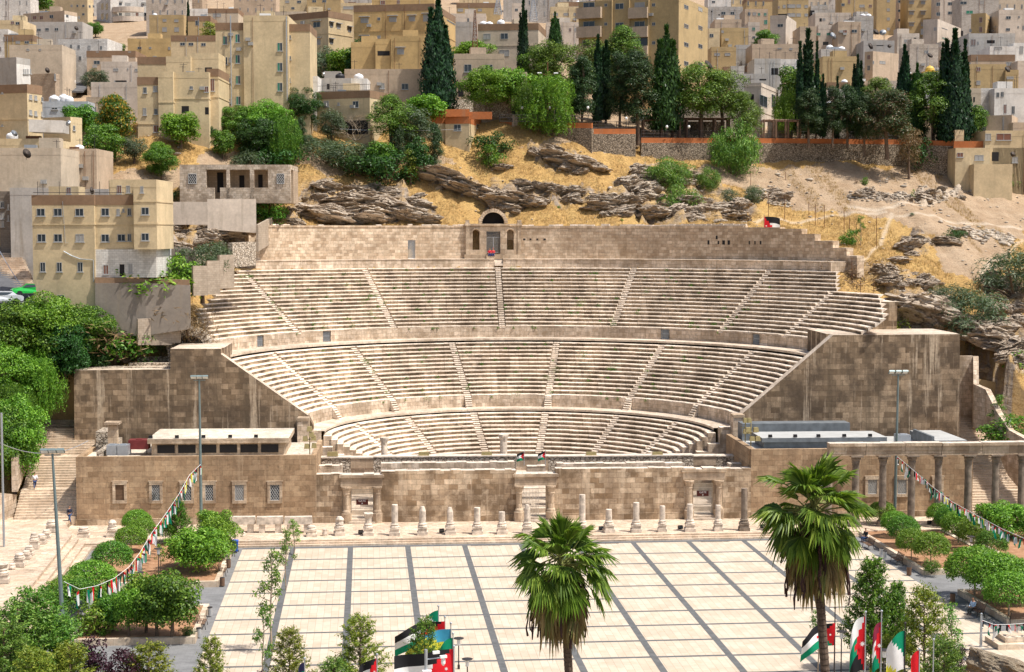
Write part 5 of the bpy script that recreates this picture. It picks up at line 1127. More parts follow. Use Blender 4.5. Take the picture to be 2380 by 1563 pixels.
# -- right side
R=[(2*CX+1735,2*CX+1958,None,-30,470,'W','white house at the top right of the ochre tower',[((2*CX+1800,),(20,),30,20,'g')],{}),
 (2*CX+1735,2*CX+2062,None,62,405,'C','unfinished grey block frame house, orange awning below',[((2*CX+1887,),(120,),40,28,'g'),((2*CX+1968,),(120,),34,28,'g'),((2*CX+1785,),(105,),14,12,'d'),((2*CX+1850,),(135,),14,12,'d')],dict(block=True)),
 (2*CX+2062,3*CX,None,82,385,'T','tan house with green shutters, pipes on the wall',[((2*CX+2118,),(126,),24,28,'g'),((2*CX+2165,),(126,),30,28,'c'),((2*CX+2207,),(130,),22,28,'gr'),((2*CX+2262,),(130,),24,28,'gr'),((2*CX+2266,),(200,),30,40,'gr')],{}),
 (2*CX+2092,2*CX+2212,None,200,362,'P','narrow pink house with a single green window',[((2*CX+2158,),(260,),26,30,'gr'),((2*CX+2160,),(335,),26,20,'g')],{}),
 (2*CX+1797,2*CX+2048,None,175,372,'T','plain brown box house under the orange awning',[],{}),
 (2*CX+1857,2*CX+2112,None,250,350,'Y2','ochre house with railing and laundry',[((2*CX+1880,),(285,),20,24,'g')],{}),
 (2*CX+1742,2*CX+1857,None,255,345,'Y','small yellow house touching the ochre tower',[((2*CX+1782,),(320,),36,32,'g')],{}),
 (2*CX+1768,2*CX+2002,None,420,318,'Y2','ochre house with carpet hung from the roof edge',[((2*CX+1832,),(488,),50,26,'c'),((2*CX+1925,),(488,),50,26,'c')],{}),
 (2*CX+1985,2*CX+2190,None,402,325,'G','stained grey box house left of the round tree',[],{}),
 (2*CX+2150,3*CX+112,None,525,292,'C','pale concrete house with white canopy frames',[((3*CX+60,),(640,),60,60,'d')],{}),
 (2*CX+1940,2*CX+2075,None,592,290,'C','rough block hut beside white tarpaulins',[],dict(block=True)),
 (2*CX+1940,3*CX,None,660,286,'G','low grey house with dark openings under the white roofs',[((2*CX+2130,),(690,),60,40,'d'),((2*CX+2240,),(700,),60,40,'d')],{}),
 (2*CX+2130,3*CX+290,None,395,315,'T','long tan house with potted plants along its roof',[((3*CX+105,),(436,),40,12,'c'),((3*CX+205,),(440,),28,18,'c')],{}),
 (3*CX+70,3*CX+362,None,-30,400,'Y2','ochre apartment house with wide white balcony windows',[((3*CX+208,),(56,136),74,32,'c'),((3*CX+274,),(56,136),40,30,'c'),((3*CX+342,),(60,136),30,26,'c'),((3*CX+97,),(68,),16,22,'s'),((3*CX+145,),(60,),26,30,'c')],{}),
 (3*CX+0,3*CX+160,3*CX+232,135,352,'P','pink grey house with dark open balcony',[((3*CX+128,),(148,),78,40,'d'),((3*CX+110,),(230,),50,26,'g')],dict(ang=20)),
 (3*CX+360,3*CX+535,None,52,400,'C','narrow concrete house with an open stair tower',[((3*CX+395,),(125,),40,60,'d')],dict(block=True)),
 (3*CX+400,3*CX+742,None,115,378,'P','long grey pink house with zigzag roof edge',[((3*CX+500,),(175,),24,20,'c'),((3*CX+470,),(180,),20,30,'d')],{}),
 (3*CX+635,3*CX+940,None,-40,430,'Y2','ochre apartment house left of the twin tower',[((3*CX+670,),(45,),30,26,'g'),((3*CX+725,),(15,),20,40,'s'),((3*CX+840,),(56,),46,26,'c'),((3*CX+915,),(56,),26,26,'s')],{}),
 (3*CX+265,3*CX+432,None,238,345,'T','tan house behind the thin twisted cypress',[],{}),
 (3*CX+428,3*CX+602,None,225,348,'P','pink house with two blue tinted windows',[((3*CX+452,3*CX+543),(307,),36,26,'gr')],{}),
 (3*CX+602,3*CX+832,None,195,342,'T','weathered brown house with brown shutters',[((3*CX+680,),(284,),50,28,'s'),((3*CX+770,),(280,),50,28,'g')],{}),
 (3*CX+735,3*CX+942,None,145,355,'C','rough block tower house carrying two white tanks',[((3*CX+690,),(190,),30,26,'c')],dict(block=True,tk=([3*CX+820,3*CX+870],'w',1.1))),
 (3*CX+942,3*CX+1142,None,-40,452,'Y2','left slab of the tall twin tower at the top',[((3*CX+1075,),(10,90,172,262),26,26,'c')],dict(name='tower_block',cat='tower block')),
 (3*CX+1142,3*CX+1225,None,-40,462,'T','dark recessed middle of the tall twin tower',[((3*CX+1185,),(15,98,182,270),50,24,'g')],dict(name='tower_block',cat='tower block')),
 (3*CX+1220,3*CX+1497,None,-40,450,'Y2','right slab of the tall twin tower with two window columns',[((3*CX+1282,),(25,118,222),40,28,'ch'),((3*CX+1385,),(26,118,222),38,28,'ch')],dict(name='tower_block',cat='tower block')),
 (3*CX+1500,3*CX+1692,None,-40,440,'P','pale house with stacked balconies right of the twin tower',[((3*CX+1632,),(35,118),50,28,'g'),((3*CX+1520,),(40,128),34,34,'g')],{}),
 (3*CX+1695,3*CX+2062,None,-30,405,'C','tall bare block wall house with few windows',[((3*CX+1745,),(28,),60,28,'g'),((3*CX+1910,),(25,),32,28,'g'),((3*CX+1800,),(111,),60,30,'gr'),((3*CX+1722,),(300,),40,46,'d')],dict(block=True)),
 (3*CX+1355,3*CX+1515,3*CX+1690,170,358,'P','pink corner house with green framed window and long balcony',[((3*CX+1375,),(285,),22,50,'c'),((3*CX+1494,),(262,),28,28,'g'),((3*CX+1577,),(258,),50,26,'g'),((3*CX+1572,),(345,),32,26,'gr')],dict(ang=14)),
 (3*CX+1130,3*CX+1352,None,300,345,'P','small pink house with dark doorway beside the dishes',[((3*CX+1240,),(366,),46,24,'c'),((3*CX+1313,),(355,),22,50,'d')],{}),
 (3*CX+830,3*CX+1130,None,365,335,'G','low cluttered grey house with white sheets on its roof',[((3*CX+1000,),(400,),60,24,'d')],{}),
 (3*CX+1780,3*CX+1945,3*CX+2025,118,352,'Y2','ochre brown house with closed brown shutters',[((3*CX+1900,),(180,266),26,46,'s'),((3*CX+1985,),(190,280),40,40,'c'),((3*CX+1808,),(275,),20,26,'c')],dict(ang=16)),
 (3*CX+2025,3*CX+2330,None,90,352,'P','tall pinkish white house at the right edge, dark small windows',[((3*CX+2147,),(160,),42,28,'g'),((3*CX+2242,),(154,),14,20,'g'),((3*CX+2143,),(266,),36,26,'g'),((3*CX+2235,),(244,),14,16,'g'),((3*CX+2280,),(250,),12,40,'g')],{}),
 (3*CX+1760,3*CX+2207,None,300,332,'G','wide flat grey house with peeling white paint',[((3*CX+1822,3*CX+1845),(380,),18,56,'s'),((3*CX+1780,),(405,),14,26,'g'),((3*CX+1877,),(385,),12,26,'g'),((3*CX+1990,),(375,),70,28,'d')],{}),
 (3*CX+1950,3*CX+2220,None,415,318,'W','white low house with ladder leaning on it',[((3*CX+2055,),(432,),70,28,'c')],{}),
 (3*CX+2160,3*CX+2340,None,385,322,'W','white plastered house at right edge with dark door',[((3*CX+2262,),(450,),30,70,'g')],{}),
 (3*CX+1240,3*CX+1522,None,395,325,'P','pale block house under the orange cloth',[((3*CX+1415,),(466,),34,26,'c')],dict(block=True)),
 (3*CX+1520,3*CX+1640,None,370,330,'P','narrow pale house touching the big cypresses',[((3*CX+1537,),(410,),12,16,'g')],{}),
 (3*CX+842,3*CX+938,3*CX+1142,458,308,'T','brown pink house with deep dark window right of the blank ochre wall',[((3*CX+900,),(514,),24,40,'s'),((3*CX+900,),(610,),24,42,'g'),((3*CX+1022,),(560,),50,30,'g'),((3*CX+940,),(560,),12,30,'g')],dict(ang=52)),
 (3*CX+470,3*CX+805,None,505,300,'Y2','large blank ochre wall house behind the thin cypresses',[],{}),
 (3*CX+455,3*CX+700,None,440,310,'C','low concrete house with balustrade and blue tanks',[((3*CX+515,),(390,),50,30,'d')],dict(tk=([3*CX+530,3*CX+655],'w',1.2))),
 (3*CX+80,3*CX+300,None,530,300,'W','stained white house with green windows left of the thin cypresses',[((3*CX+150,3*CX+220),(608,),30,30,'gr')],{}),
 (3*CX-30,3*CX+80,None,530,296,'C','tall stained concrete strip house by the villa',[((3*CX+100,),(580,),12,60,'s')],{}),
 (3*CX+1785,3*CX+2205,None,490,300,'T','tan house with brown parapet and white roof sheet',[((3*CX+1796,),(575,),28,28,'c'),((3*CX+2152,),(573,),54,32,'c')],dict(par=1)),
 (3*CX+2100,3*CX+1790,None,575,287,'Y2','ochre house right of the big cypresses with one white window',[((3*CX+1880,),(620,),34,36,'s'),((3*CX+1877,),(741,),38,38,'c')],{}),
 (3*CX+2095,3*CX+2238,None,625,286,'Y2','lower ochre annexe with slatted window',[((3*CX+2162,),(697,),62,26,'c')],{}),
 (3*CX+2200,3*CX+2340,None,545,296,'P','white roofed pinkish house at the right edge',[],{}),
 (3*CX+1880,3*CX+1800,None,790,276,'K','pale narrow house with two slit windows right of the cypresses',[((3*CX+1812,3*CX+1840),(892,),14,46,'d')],{}),
 (3*CX+1880,3*CX+2025,None,790,277,'W','white block house with bare stones beside the blue balcony',[],dict(block=True)),
 (3*CX+2000,3*CX+2340,None,790,274,'W','white terraced house with blue balcony and climbing roof frame',[((3*CX+2052,),(850,),26,46,'g'),((3*CX+2092,),(845,),26,46,'g'),((3*CX+2118,),(975,),24,80,'s'),((3*CX+2190,),(985,),26,70,'g')],{}),
 (3*CX+1930,3*CX+2178,3*CX+2220,1028,267,'T','tan rear house with aerial sign on the roof',[],dict(ang=12)),
 (3*CX+2170,3*CX+2340,None,1095,265,'T','low tan wall house at the right edge',[],{}),
 (3*CX+1925,3*CX+2340,None,1168,261,'Y','cream porch house with white door above the orange wall',[((3*CX+1965,),(1225,),50,60,'c'),((3*CX+2105,),(1225,),130,60,'s')],{}),
 (3*CX+1655,3*CX+1750,None,1162,263,'Y','small cream gate house under the big cypresses',[],{})]
for x0,xb,x1,yt,d,c,lab,wins,kw in R:
 kw=dict(kw);tk=kw.pop('tk',None);kw.setdefault('ang',0)
 bi=L(x0,xb,x1,yt,d,c,lab,wins,**kw)
 if tk:roof_tanks(bi,*tk)
ye=L(3*CX+1662,3*CX+1985,None,1322,259.5,'Y','cream house below the orange wall with laundry balcony, right edge',[((3*CX+1715,),(1386,),54,40,'s'),((3*CX+1885,),(1410,),78,46,'c')],ang=0,roofless=True)
L(3*CX+1985,3*CX+2360,None,1322,261,'Y','',[((3*CX+2030,),(1400,),60,80,'d'),((3*CX+2205,),(1430,),50,52,'c')],parent=ye['o'],ang=0,roofless=True)
L(3*CX+1830,3*CX+2185,None,1468,257,'Y','',parent=ye['o'],ang=0,roofless=True,dep=3)
p=at(cx(3*CX+1443),cx(742),d=296);t=empty('minaret',(p.x,p.y,p.z-4),'small white square tower with a golden dome, left of the big cypresses','tower')
mb=MB();wd=95/2.232/1.721*296/FD;q=wd/1.94;mb.box((p.x,p.y,p.z-1.1),(wd,wd,5.9));mb.box((p.x,p.y-wd/2-.02,p.z+.7),(.16,.03,1.7),0,1);mb.build('shaft',[M['white'],M['dark']],t)
M['gold']=plain('yellow_dome',(.60,.40,.08),.5)
mb=MB();mb.box((p.x,p.y,p.z+1.93),(wd+.5,wd+.5,.16));mb.lathe([(wd*.42,2.0),(wd*.44,2.25),(wd*.40,2.6),(wd*.27,2.9),(wd*.1,3.05),(.03,3.1),(.03,3.5)],(p.x,p.y,p.z),16);mb.build('dome',M['gold'],t,False)
# -- long retaining wall with orange parapet
def prail(par,a,b_,h=1.15):
 mb=MB();n=int((b_-a).length/.28);pts=[a.lerp(b_,k/max(1,n))for k in range(n+1)]
 for k,q in enumerate(pts):mb.tube([q,q+Vector((0,0,h))],.05 if k % 7==0 else .014,4,cap=False)
 for hh in(h,.15,h*.6):mb.tube([a+Vector((0,0,hh)),b_+Vector((0,0,hh))],.025,4)
 mb.build('railing',M['iron'],par)
for name,lab,seg in(('terrace_wall','left stretch of rubble terrace wall with orange parapet, below the guard booth',[(2*CX-110,1092,256,1.2),(2*CX+712,1100,257,1.2)]),('terrace_wall','short lower middle stretch of the orange topped terrace wall',[(2*CX+712,1152,257.5,1.3),(2*CX+1105,1152,258.5,1.3)]),
     ('terrace_wall','very long right stretch of rubble terrace wall with orange parapet and iron railing',[(2*CX+1155,1232,259.5,1.25),(3*CX+0,1236,264,1.25),(3*CX+1170,1248,267,1.25),(3*CX+1660,1262,264,1.7)])):
 o=wallseg(seg,name,lab,'terrace wall',M['orange'],.45,None,None,None)
 low=[(x,y+46+random.uniform(-2,2),d-.25,5.0)for x,y,d,h in seg]
 wallseg(low,'x',None,None,M['rubble'],.9,M['crest'],o)
 for(x,y,d,h),(x2,y2,d2,h2)in zip(seg,seg[1:]):
  if x<3*CX+1100:prail(o,at(cx(x),cx(y),d=d+.2),at(cx(x2),cx(y2),d=d2+.2))
wallseg([(3*CX+1660,1262,262.5,1.6),(3*CX+1985,1262,262,1.6),(3*CX+1986,1256,262,1.7),(3*CX+2360,1256,261.5,1.7)],'terrace_wall','orange parapet wall in front of the cream porch house at the right edge','terrace wall',M['orange'],.4)
wallseg([(2*CX+720,1090,268,4),(2*CX+1900,1088,269,4)],'stone_wall','rough stone wall behind the pergola and parked cars','wall',M['rubble'],.6)
wallseg([(3*CX+0,1085,271,4),(3*CX+222,1083,271,4)],'stone_wall','squared pale stone wall left of the garden pergola','wall',M['podium'],.6)
wallseg([(3*CX+280,1105,272,4),(3*CX+900,1115,272,4)],'stone_wall','long rough stone wall behind the dark garden trees','wall',M['rubble_pale'],.6)
wallseg([(3*CX+900,1115,273,3.5),(3*CX+1640,1150,272,3.5)],'stone_wall','plain brown garden wall below the big cypresses','wall',bmat('T'),.5)
wallseg([(CX+1695,905,258,4),(CX+1735,905,258,4),(CX+1940,880,262,5),(CX+2286+120,860,264,5)],'stone_wall','sloping pale stone wall right of the orange parapet house','wall',M['rubble_pale'],.6)
wallseg([(1480,1222,236,4),(1700,1215,236,4),(1760,1215,237,4)],'stone_wall','stained low wall under the yellow three storey house','wall',bmat('D'),.5)
wallseg([(CX+30,1290,240,3),(CX+245,1290,240,3)],'stone_wall','small block wall among the bushes','wall',M['rubble'],.5)
wallseg([(CX+1200,1240,247,3.2),(CX+1560,1240,247,3.2)],'stone_wall','plain low wall left below the orange parapet house','wall',bmat('G'),.5)
rh=empty('stone_ruin',at(cx(2200),cx(970),d=222),'roofless-looking flat stone house with three open porch bays on the slope','ruined house')
def rp_(x,y):return at(cx(x),cx(y+1344),d=222)
xs_r=[(1605,1842),(2022,2050),(2232,2268),(2286+108,2286+308)];zt_=rp_(1605,128).z;zb_=rp_(1605,372).z-1.5;zo=rp_(1605,172).z;zs=rp_(1605,334).z
def rbox(mb,xa,xb_,z0,z1,v0=0,v1=.6,m=0):
 a=rp_(xa,300);b_=rp_(xb_,300);a.z=b_.z=0;mb.prism([(a+HV*v0).to_2d(),(b_+HV*v0).to_2d(),(b_+HV*v1).to_2d(),(a+HV*v1).to_2d()],z0,z1,m)
mb=MB()
for xa,xb_ in xs_r:rbox(mb,xa,xb_,zb_,zo)
mb.build('pier',M['ruinblock'],rh);mb=MB();rbox(mb,1605,2286+308,zo,zt_,0,8);mb.build('roof',M['ruinblock'],rh)
mb=MB();rbox(mb,1842,1912,zb_,zs);rbox(mb,1965,2286+108,zb_,zs);mb.build('low_wall',M['ruinblock'],rh)
mb=MB();rbox(mb,1605,2286+308,zb_,zo,3,7.9);mb.build('inner_wall',bmat('T',True),rh)
mb=MB();rbox(mb,2105,2150,zs,zo-.7,2.94,3.0);rbox(mb,1905,1960,zb_+1.5,zo-.3,2.94,3.0);rbox(mb,2286-10,2286+30,zs,zo-.6,2.94,3.0);mb.build('opening',M['dark'],rh)
for xa,xb_ in((1683,1755),(2286+188,2286+252)):
 mb=MB();rbox(mb,xa,xb_,rp_(0,300).z,rp_(0,212).z,-.03,0);w_=mb.build('window',M['dark'],rh)
 a,b_=rp_(xa,300),rp_(xb_,300);mb=MB();c=(a+b_)/2-HV*.1;lattice(mb,(c.x,c.y,(rp_(0,300).z+rp_(0,212).z)/2),(b_-a).length,rp_(0,212).z-rp_(0,300).z,math.atan2(RV.y,RV.x),4,.03);mb.build('grille',M['frame'],w_)
wallseg([(1400,1722,221,2.2),(1900,1716,220,2.2),(1990,1760,219.5,2.2)],'stone_wall','low terrace wall in front of the porch ruin','wall',bmat('D'),.5)
wallseg([(1400,1805,215,3),(1850,1805,215.5,3),(1851,1778,215.5,4),(2286,1780,217,4.5)],'stone_wall','peeling plastered wall on the slope below the porch ruin','wall',bmat('P'),.5)
wallseg([(2286+20,2010,214,3.5),(2286+320,1850,224,3.5)],'block_wall','diagonal block wall rising to the right of the left flagpole','wall',M['block'],.3)
wallseg([(2286+330,1850,226,2.5),(2286+455,1800,228,3)],'block_wall','short block wall above the diagonal wall','wall',M['block'],.3)
# -- farther houses filling the slope up to the skyline
cols_=['Y','Y2','T','P','W','G','C','K','P','C','T'];names_=dict(Y='pale yellow',Y2='ochre',O='golden',T='tan',P='pinkish',W='white',G='grey',C='concrete grey',K='cream')
rs=random.Random(11);FARM={}
land=['far above the left yellow house','above the white stone block house','beyond the burnt balcony tower','above the tall green window block','behind the broad ochre apartment house','behind the big cypress top','beyond the lattice masts','beside the massive ochre tower','right of the massive ochre tower','above the thin cypresses','left of the twin tower','around the twin tower','above the big right cypresses','near the right picture edge']
seen_l=set()
HAND=list(HR)
def far_house(gx,d,wpx,hm,c,storeys):
 X=cx(gx);p=at(X,0,d=d);z0=gz(p.x,p.y);yb=proj((p.x,p.y,z0+hm))[1]
 if yb<-60 or yb>330:return
 for(hx0,hx1,hy0,hy1,hd)in HAND:
  if d<hd+8 and min(hx1,gx+wpx/2)-max(hx0,gx-wpx/2)>.12*min(wpx,hx1-hx0)and yb*3.842<hy1-12:return
 zone=land[min(13,int(gx/(4*CX)*14))];st=['one','two','three','four','five'][storeys-1]
 rank='top' if yb<20 else('upper' if yb<70 else 'lower')
 lab=f"{rank} row {names_[c]} {st} storey house {zone}"
 k=0
 extra=['',', narrow',', wide',', with plain roof',', partly hidden',', set back',', beside a lane',', with pale parapet']
 while lab+extra[k]in seen_l and k<7:k+=1
 lab+=extra[k];seen_l.add(lab);ytop=yb*1.72101*2.23242
 cols=[gx-wpx/2+wpx*(q+.5)/max(2,int(wpx/60))for q in range(max(2,int(wpx/60)))];ph_=3.1/d*FD*1.721*2.232
 rows=[ytop+ph_*(.55+q)for q in range(storeys)]
 cols=[q for q in cols if rs.random()<.8]
 bi=L(gx-wpx/2,gx+wpx/2,None,ytop,d,c,lab,[(cols,rows,3.3/d*2000*rs.uniform(.7,1.2),1.2/d*FD*3.84,'r')],ang=0,block=rs.random()<.25,group='houses on the far hillside',dep=8,par=rs.random()<.3)
 if rs.random()<.35:roof_tanks(bi,[gx+rs.uniform(-.3,.3)*wpx],'w' if rs.random()<.8 else 'b',1.0)
for d,n,hm in((282,8,3.6),(298,10,4.6),(316,11,5.2),(336,12,5.4)):
 for k in range(n):
  g0=2*CX+1900 if d>290 else 3*CX+100;gx=g0+(k+rs.uniform(.2,.8))/n*(4*CX-g0+60);w_=rs.uniform(.8,1.15)*(4*CX-g0)/n*.9
  if 3*CX+1330<gx<3*CX+1540 and d<300 or(2*CX+1950<gx<3*CX+120 and d<300):continue
  far_house(gx,d+rs.uniform(-4,4),w_,hm+rs.uniform(-.5,.5),rs.choice(['P','C','T','G','W','K']),1)
for d,n in((350,7),(395,15),(435,17),(475,19),(520,21),(570,22),(625,23)):
 for k in range(n):
  gx=(k+rs.uniform(.15,.85))/n*4*CX*1.02;w_=rs.uniform(.75,1.25)*4*CX/n*(.8 if d>360 else .5)
  if d==350 and not(0<gx<500 or 2*CX<gx<2*CX+300 or 3*CX+900<gx<3*CX+1300 or CX+1800<gx<CX+2200):continue
  s=rs.choice([2,2,3,3,4]if d>420 else[1,2,2,3]);far_house(gx,d+rs.uniform(-12,12),w_,s*3.1+.8,rs.choice(cols_),s)
for x,y,d,lab,s,dk,rz,ti in((420,630,262,'rusty dish on the brown block house under the blank tan building',1.2,True,.9,75),(235,1375,203,'big rusty mesh dish on the roof of the plain grey building',1.6,True,.9,70),(125,1195,212,'pale dish on the low cream roof terrace at the left edge',1.2,False,.9,60),(612,1103,214,'grey dish on the cream low house beside the corrugated balcony',1.0,False,-.6,70),(680,255,362,'dark dish on the long pale grey house',1.3,True,.7,70),
  (3*CX+962,290,340,'dark red dish, leftmost of two large dishes below the twin tower',1.8,True,.4,60),(3*CX+1025,295,340,'pale green dish, rightmost of two large dishes below the twin tower',1.8,False,-.4,60),(3*CX+912,415,322,'large dark dish on the low cluttered grey house',1.8,True,.6,70),(3*CX+578,325,340,'large grey dish beside a single white tank left of the twin tower',2.0,False,.5,70),
  (3*CX+1445,500,318,'black dish above the golden domed tower',1.5,True,.3,55),(3*CX+2135,625,284,'black dish on the lower ochre annexe',1.5,True,.4,60),(3*CX+2183,1380,258.5,'dark dish on the wall of the laundry balcony house',1.1,True,.2,80),(2*CX+1750,590,283,'huge dark dish at the foot of the ochre tower',2.6,True,.8,60),(CX+603,665,240,'small white dish on the white roof house',.9,False,-.9,85),(3*CX+1085,415,325,'small black dish on the cluttered grey roof',1.0,True,-.4,70)):
 dish(x,y,d,lab,s,dk,rz,ti)
# ====== trees and plants
def rot_to(n):
 a=np.where(np.abs(n[:,2:3])<.9,np.array([[0,0,1.]]),np.array([[1.,0,0]]));t=np.cross(n,a);t /= np.linalg.norm(t,axis=1,keepdims=True)+1e-9;return t,np.cross(n,t)
def leaves(P,N,L,W,droop=0.,spin=True,seed=0):
 """one folded leaf (two quads sharing a midrib would double the count: one bent quad) per point"""
 r=np.random.default_rng(seed);n=len(P);N=N/(np.linalg.norm(N,axis=1,keepdims=True)+1e-9);t,b=rot_to(N)
 a=r.uniform(0,2*np.pi,n)[:,None]if spin else np.zeros((n,1));d=t*np.cos(a)+b*np.sin(a);d[:,2]-=droop;d /= np.linalg.norm(d,axis=1,keepdims=True);s=np.cross(N,d)
 s /= np.linalg.norm(s,axis=1,keepdims=True)+1e-9
 L=(L*r.uniform(.7,1.3,n))[:,None];W=(W*r.uniform(.7,1.3,n))[:,None]
 V=np.stack([P,P+d*L*.5+s*W*.5,P+d*L+N*L*-.12,P+d*L*.5-s*W*.5],1).reshape(-1,3);return V,np.arange(4*n).reshape(-1,4)
def sph(n,r):v=r.normal(size=(n,3));return v/np.linalg.norm(v,axis=1,keepdims=True)
def clump_cloud(cl,per,L,W,seed,flat=1.,droop=0.,up=.35,jitter=.35,spin=True):
 r=np.random.default_rng(seed);Vs=[];Qs=[];k=0
 for(x,y,z,R)in cl:
  n=max(6,int(per*R*R));d=sph(n,r);d[:,2]=np.abs(d[:,2])*np.where(r.random(n)<.8,1,-1);rad=R*(1-jitter*r.random(n)**1.5)[:,None]
  P=d*rad*np.array([1,1,flat])+np.array([x,y,z]);N=d*1.0+r.normal(size=(n,3))*.55;N[:,2]+=up
  V,Q_=leaves(P,N,L,W,droop,spin,int(r.integers(1e9)));Vs.append(V);Qs.append(Q_+k);k+=len(V)
 return np.concatenate(Vs),np.concatenate(Qs)
def limbs(h,cl,r0,mat,seed,lean=0,n=8,trunk_h=.45):
 rr=random.Random(seed);mb=MB();th=h*trunk_h
 base=[Vector((0,0,-.6)),Vector((0,0,0)),Vector((lean*.3,rr.uniform(-.1,.1)*th*.2,th*.5)),Vector((lean,0,th))]
 mb.tube(base,[r0*1.3,r0*1.1,r0*.9,r0*.75],8)
 for c in rr.sample(list(cl),min(n,len(cl))):
  e=Vector(c[:3]);m_=base[-1].lerp(e,.5)+Vector((0,0,rr.uniform(0,.12)*h));mb.tube([base[-1]-Vector((0,0,.1)),m_,e],[r0*.6,r0*.32,r0*.1],5,cap=False)
 return mb
M['lf_dark']=leafmat('dark_green_leaves',(.016,.052,.012),(.035,.105,.018),(.07,.17,.028))
M['lf_mid']=leafmat('mid_green_leaves',(.035,.10,.012),(.095,.21,.02),(.20,.35,.035))
M['lf_bright']=leafmat('bright_green_leaves',(.06,.14,.012),(.15,.285,.022),(.27,.42,.045))
M['lf_yellow']=leafmat('yellow_green_leaves',(.10,.15,.015),(.22,.27,.03),(.34,.34,.05))
M['lf_olive']=leafmat('grey_olive_leaves',(.045,.075,.035),(.10,.145,.075),(.19,.23,.13))
M['lf_cyp']=leafmat('cypress_sprays',(.006,.022,.008),(.013,.048,.014),(.03,.085,.02),.1)
M['lf_pine']=leafmat('pine_needles',(.04,.085,.01),(.12,.20,.022),(.22,.32,.045),.2)
M['lf_sombre']=leafmat('sombre_green_foliage',(.014,.035,.010),(.034,.075,.018),(.075,.12,.03),.12)
M['lf_mixed']=leafmat('half_dead_foliage',(.02,.06,.012),(.06,.11,.03),(.26,.16,.09),.12)
M['lf_brown']=leafmat('dry_brown_foliage',(.10,.06,.03),(.20,.12,.06),(.30,.20,.11),.1)
M['lf_purple']=leafmat('purple_leaves',(.018,.006,.010),(.05,.014,.026),(.09,.03,.05))
M['lf_acacia']=leafmat('feathery_green_leaves',(.045,.115,.015),(.13,.26,.035),(.28,.41,.08))
M['lf_flower']=leafmat('green_and_orange_sprays',(.03,.10,.012),(.09,.20,.02),(.62,.33,.02))
def blob_clumps(shape,n,R,seed,zlo=.0):
 """clump centres filling an ellipsoid shell; shape = (rx, ry, rz, cz)"""
 r=np.random.default_rng(seed);rx,ry,rz,cz=shape;out=[]
 for i in range(n):
  d=sph(1,r)[0];f=r.uniform(.45,.88);z=cz+d[2]*rz*f
  if d[2]<zlo-1:continue
  out.append((d[0]*rx*f,d[1]*ry*f,z,R*r.uniform(.65,1.25)))
 return out
PROTO={}
def proto(key,h,trunk,crown,bark,leaf,extra=None):
 me=trunk.mesh('trunk',M[bark]);V,Q_=crown;cm=np_mesh('crown',V,Q_,[M[leaf]]);PROTO[key]=(h,me,cm)
def P_broad(key,leaf,seed,rx=2.2,rz=1.9,h=5.5,n=50,R=.85,per=210,L=.26,W=.15,bark='bark',flat=.85,th=.42,droop=.15,trunkr=.16):
 cl=blob_clumps((rx,rx,rz,h-rz),n,R,seed);proto(key,h,limbs(h,cl,trunkr,None,seed,.1,9,th),clump_cloud(cl,per,L,W,seed,flat,droop),bark,leaf)
P_broad('broad_dark','lf_dark',1,2.3,2.45);P_broad('broad_dark2','lf_dark',2,2.9,2.95,6.5,62)
P_broad('broad_mid','lf_mid',3,2.3,2.45);P_broad('broad_mid2','lf_mid',4,2.8,2.3,5.2,54)
P_broad('broad_bright','lf_bright',5,2.2,2.25,5.0,48);P_broad('broad_bright2','lf_bright',6,2.8,2.0,4.5,52)
P_broad('olive','lf_olive',7,2.1,2.1,4.6,60,.65,260,.24,.07,droop=-.1);P_broad('olive2','lf_olive',8,2.7,1.9,4.2,64,.65,260,.24,.07,droop=-.1)
P_broad('flowering','lf_flower',9,2.6,4.2,10,64,1.0,150,.36,.14,th=.45,droop=.5)
P_broad('yellowish','lf_yellow',10,1.5,2.3,5.0,38,.6,220,.22,.11)
P_broad('dryish','lf_brown',11,1.9,2.8,6.5,56,.6,170,.22,.07,th=.5)
P_broad('purple','lf_purple',12,1.3,2.2,4.8,48,.5,320,.16,.11,bark='bark',droop=-.2)
P_broad('big_mid','lf_mid',13,4.2,4.0,9,110,1.05,190,.25,.14);P_broad('big_bright','lf_bright',14,4.2,3.8,8.5,105,1.05,190,.25,.13,droop=.35);P_broad('big_dark','lf_dark',15,4.2,4.0,9,110,1.05,190,.25,.14)
def P_bush(key,leaf,seed,rx=1.6,rz=1.1,n=30,R=.5,per=260,L=.2,W=.09,droop=.0,up=.4):
 cl=[c for c in blob_clumps((rx,rx,rz,rz*.75),n,R,seed)if c[2]>.1];mb=MB();rr=random.Random(seed)
 for c in cl[:9]:mb.tube([(0,0,-.3),(c[0]*.5,c[1]*.5,c[2]*.4),c[:3]],[.05,.04,.015],4,cap=False)
 proto(key,rz*1.75,mb,clump_cloud(cl,per,L,W,seed,1,droop,up),'bark',leaf)
P_bush('bush_green','lf_mid',21);P_bush('bush_olive','lf_olive',22,L=.24,W=.04,R=.6);P_bush('bush_dark','lf_dark',23);P_bush('bush_dry','lf_brown',24,L=.22,W=.03,R=.55,per=200);P_bush('bush_bright','lf_bright',25,1.4,1.0);P_bush('bush_yellow','lf_yellow',26)
P_bush('tamarisk','lf_acacia',32,3.0,2.3,60,.95,150,.34,.07,.7)
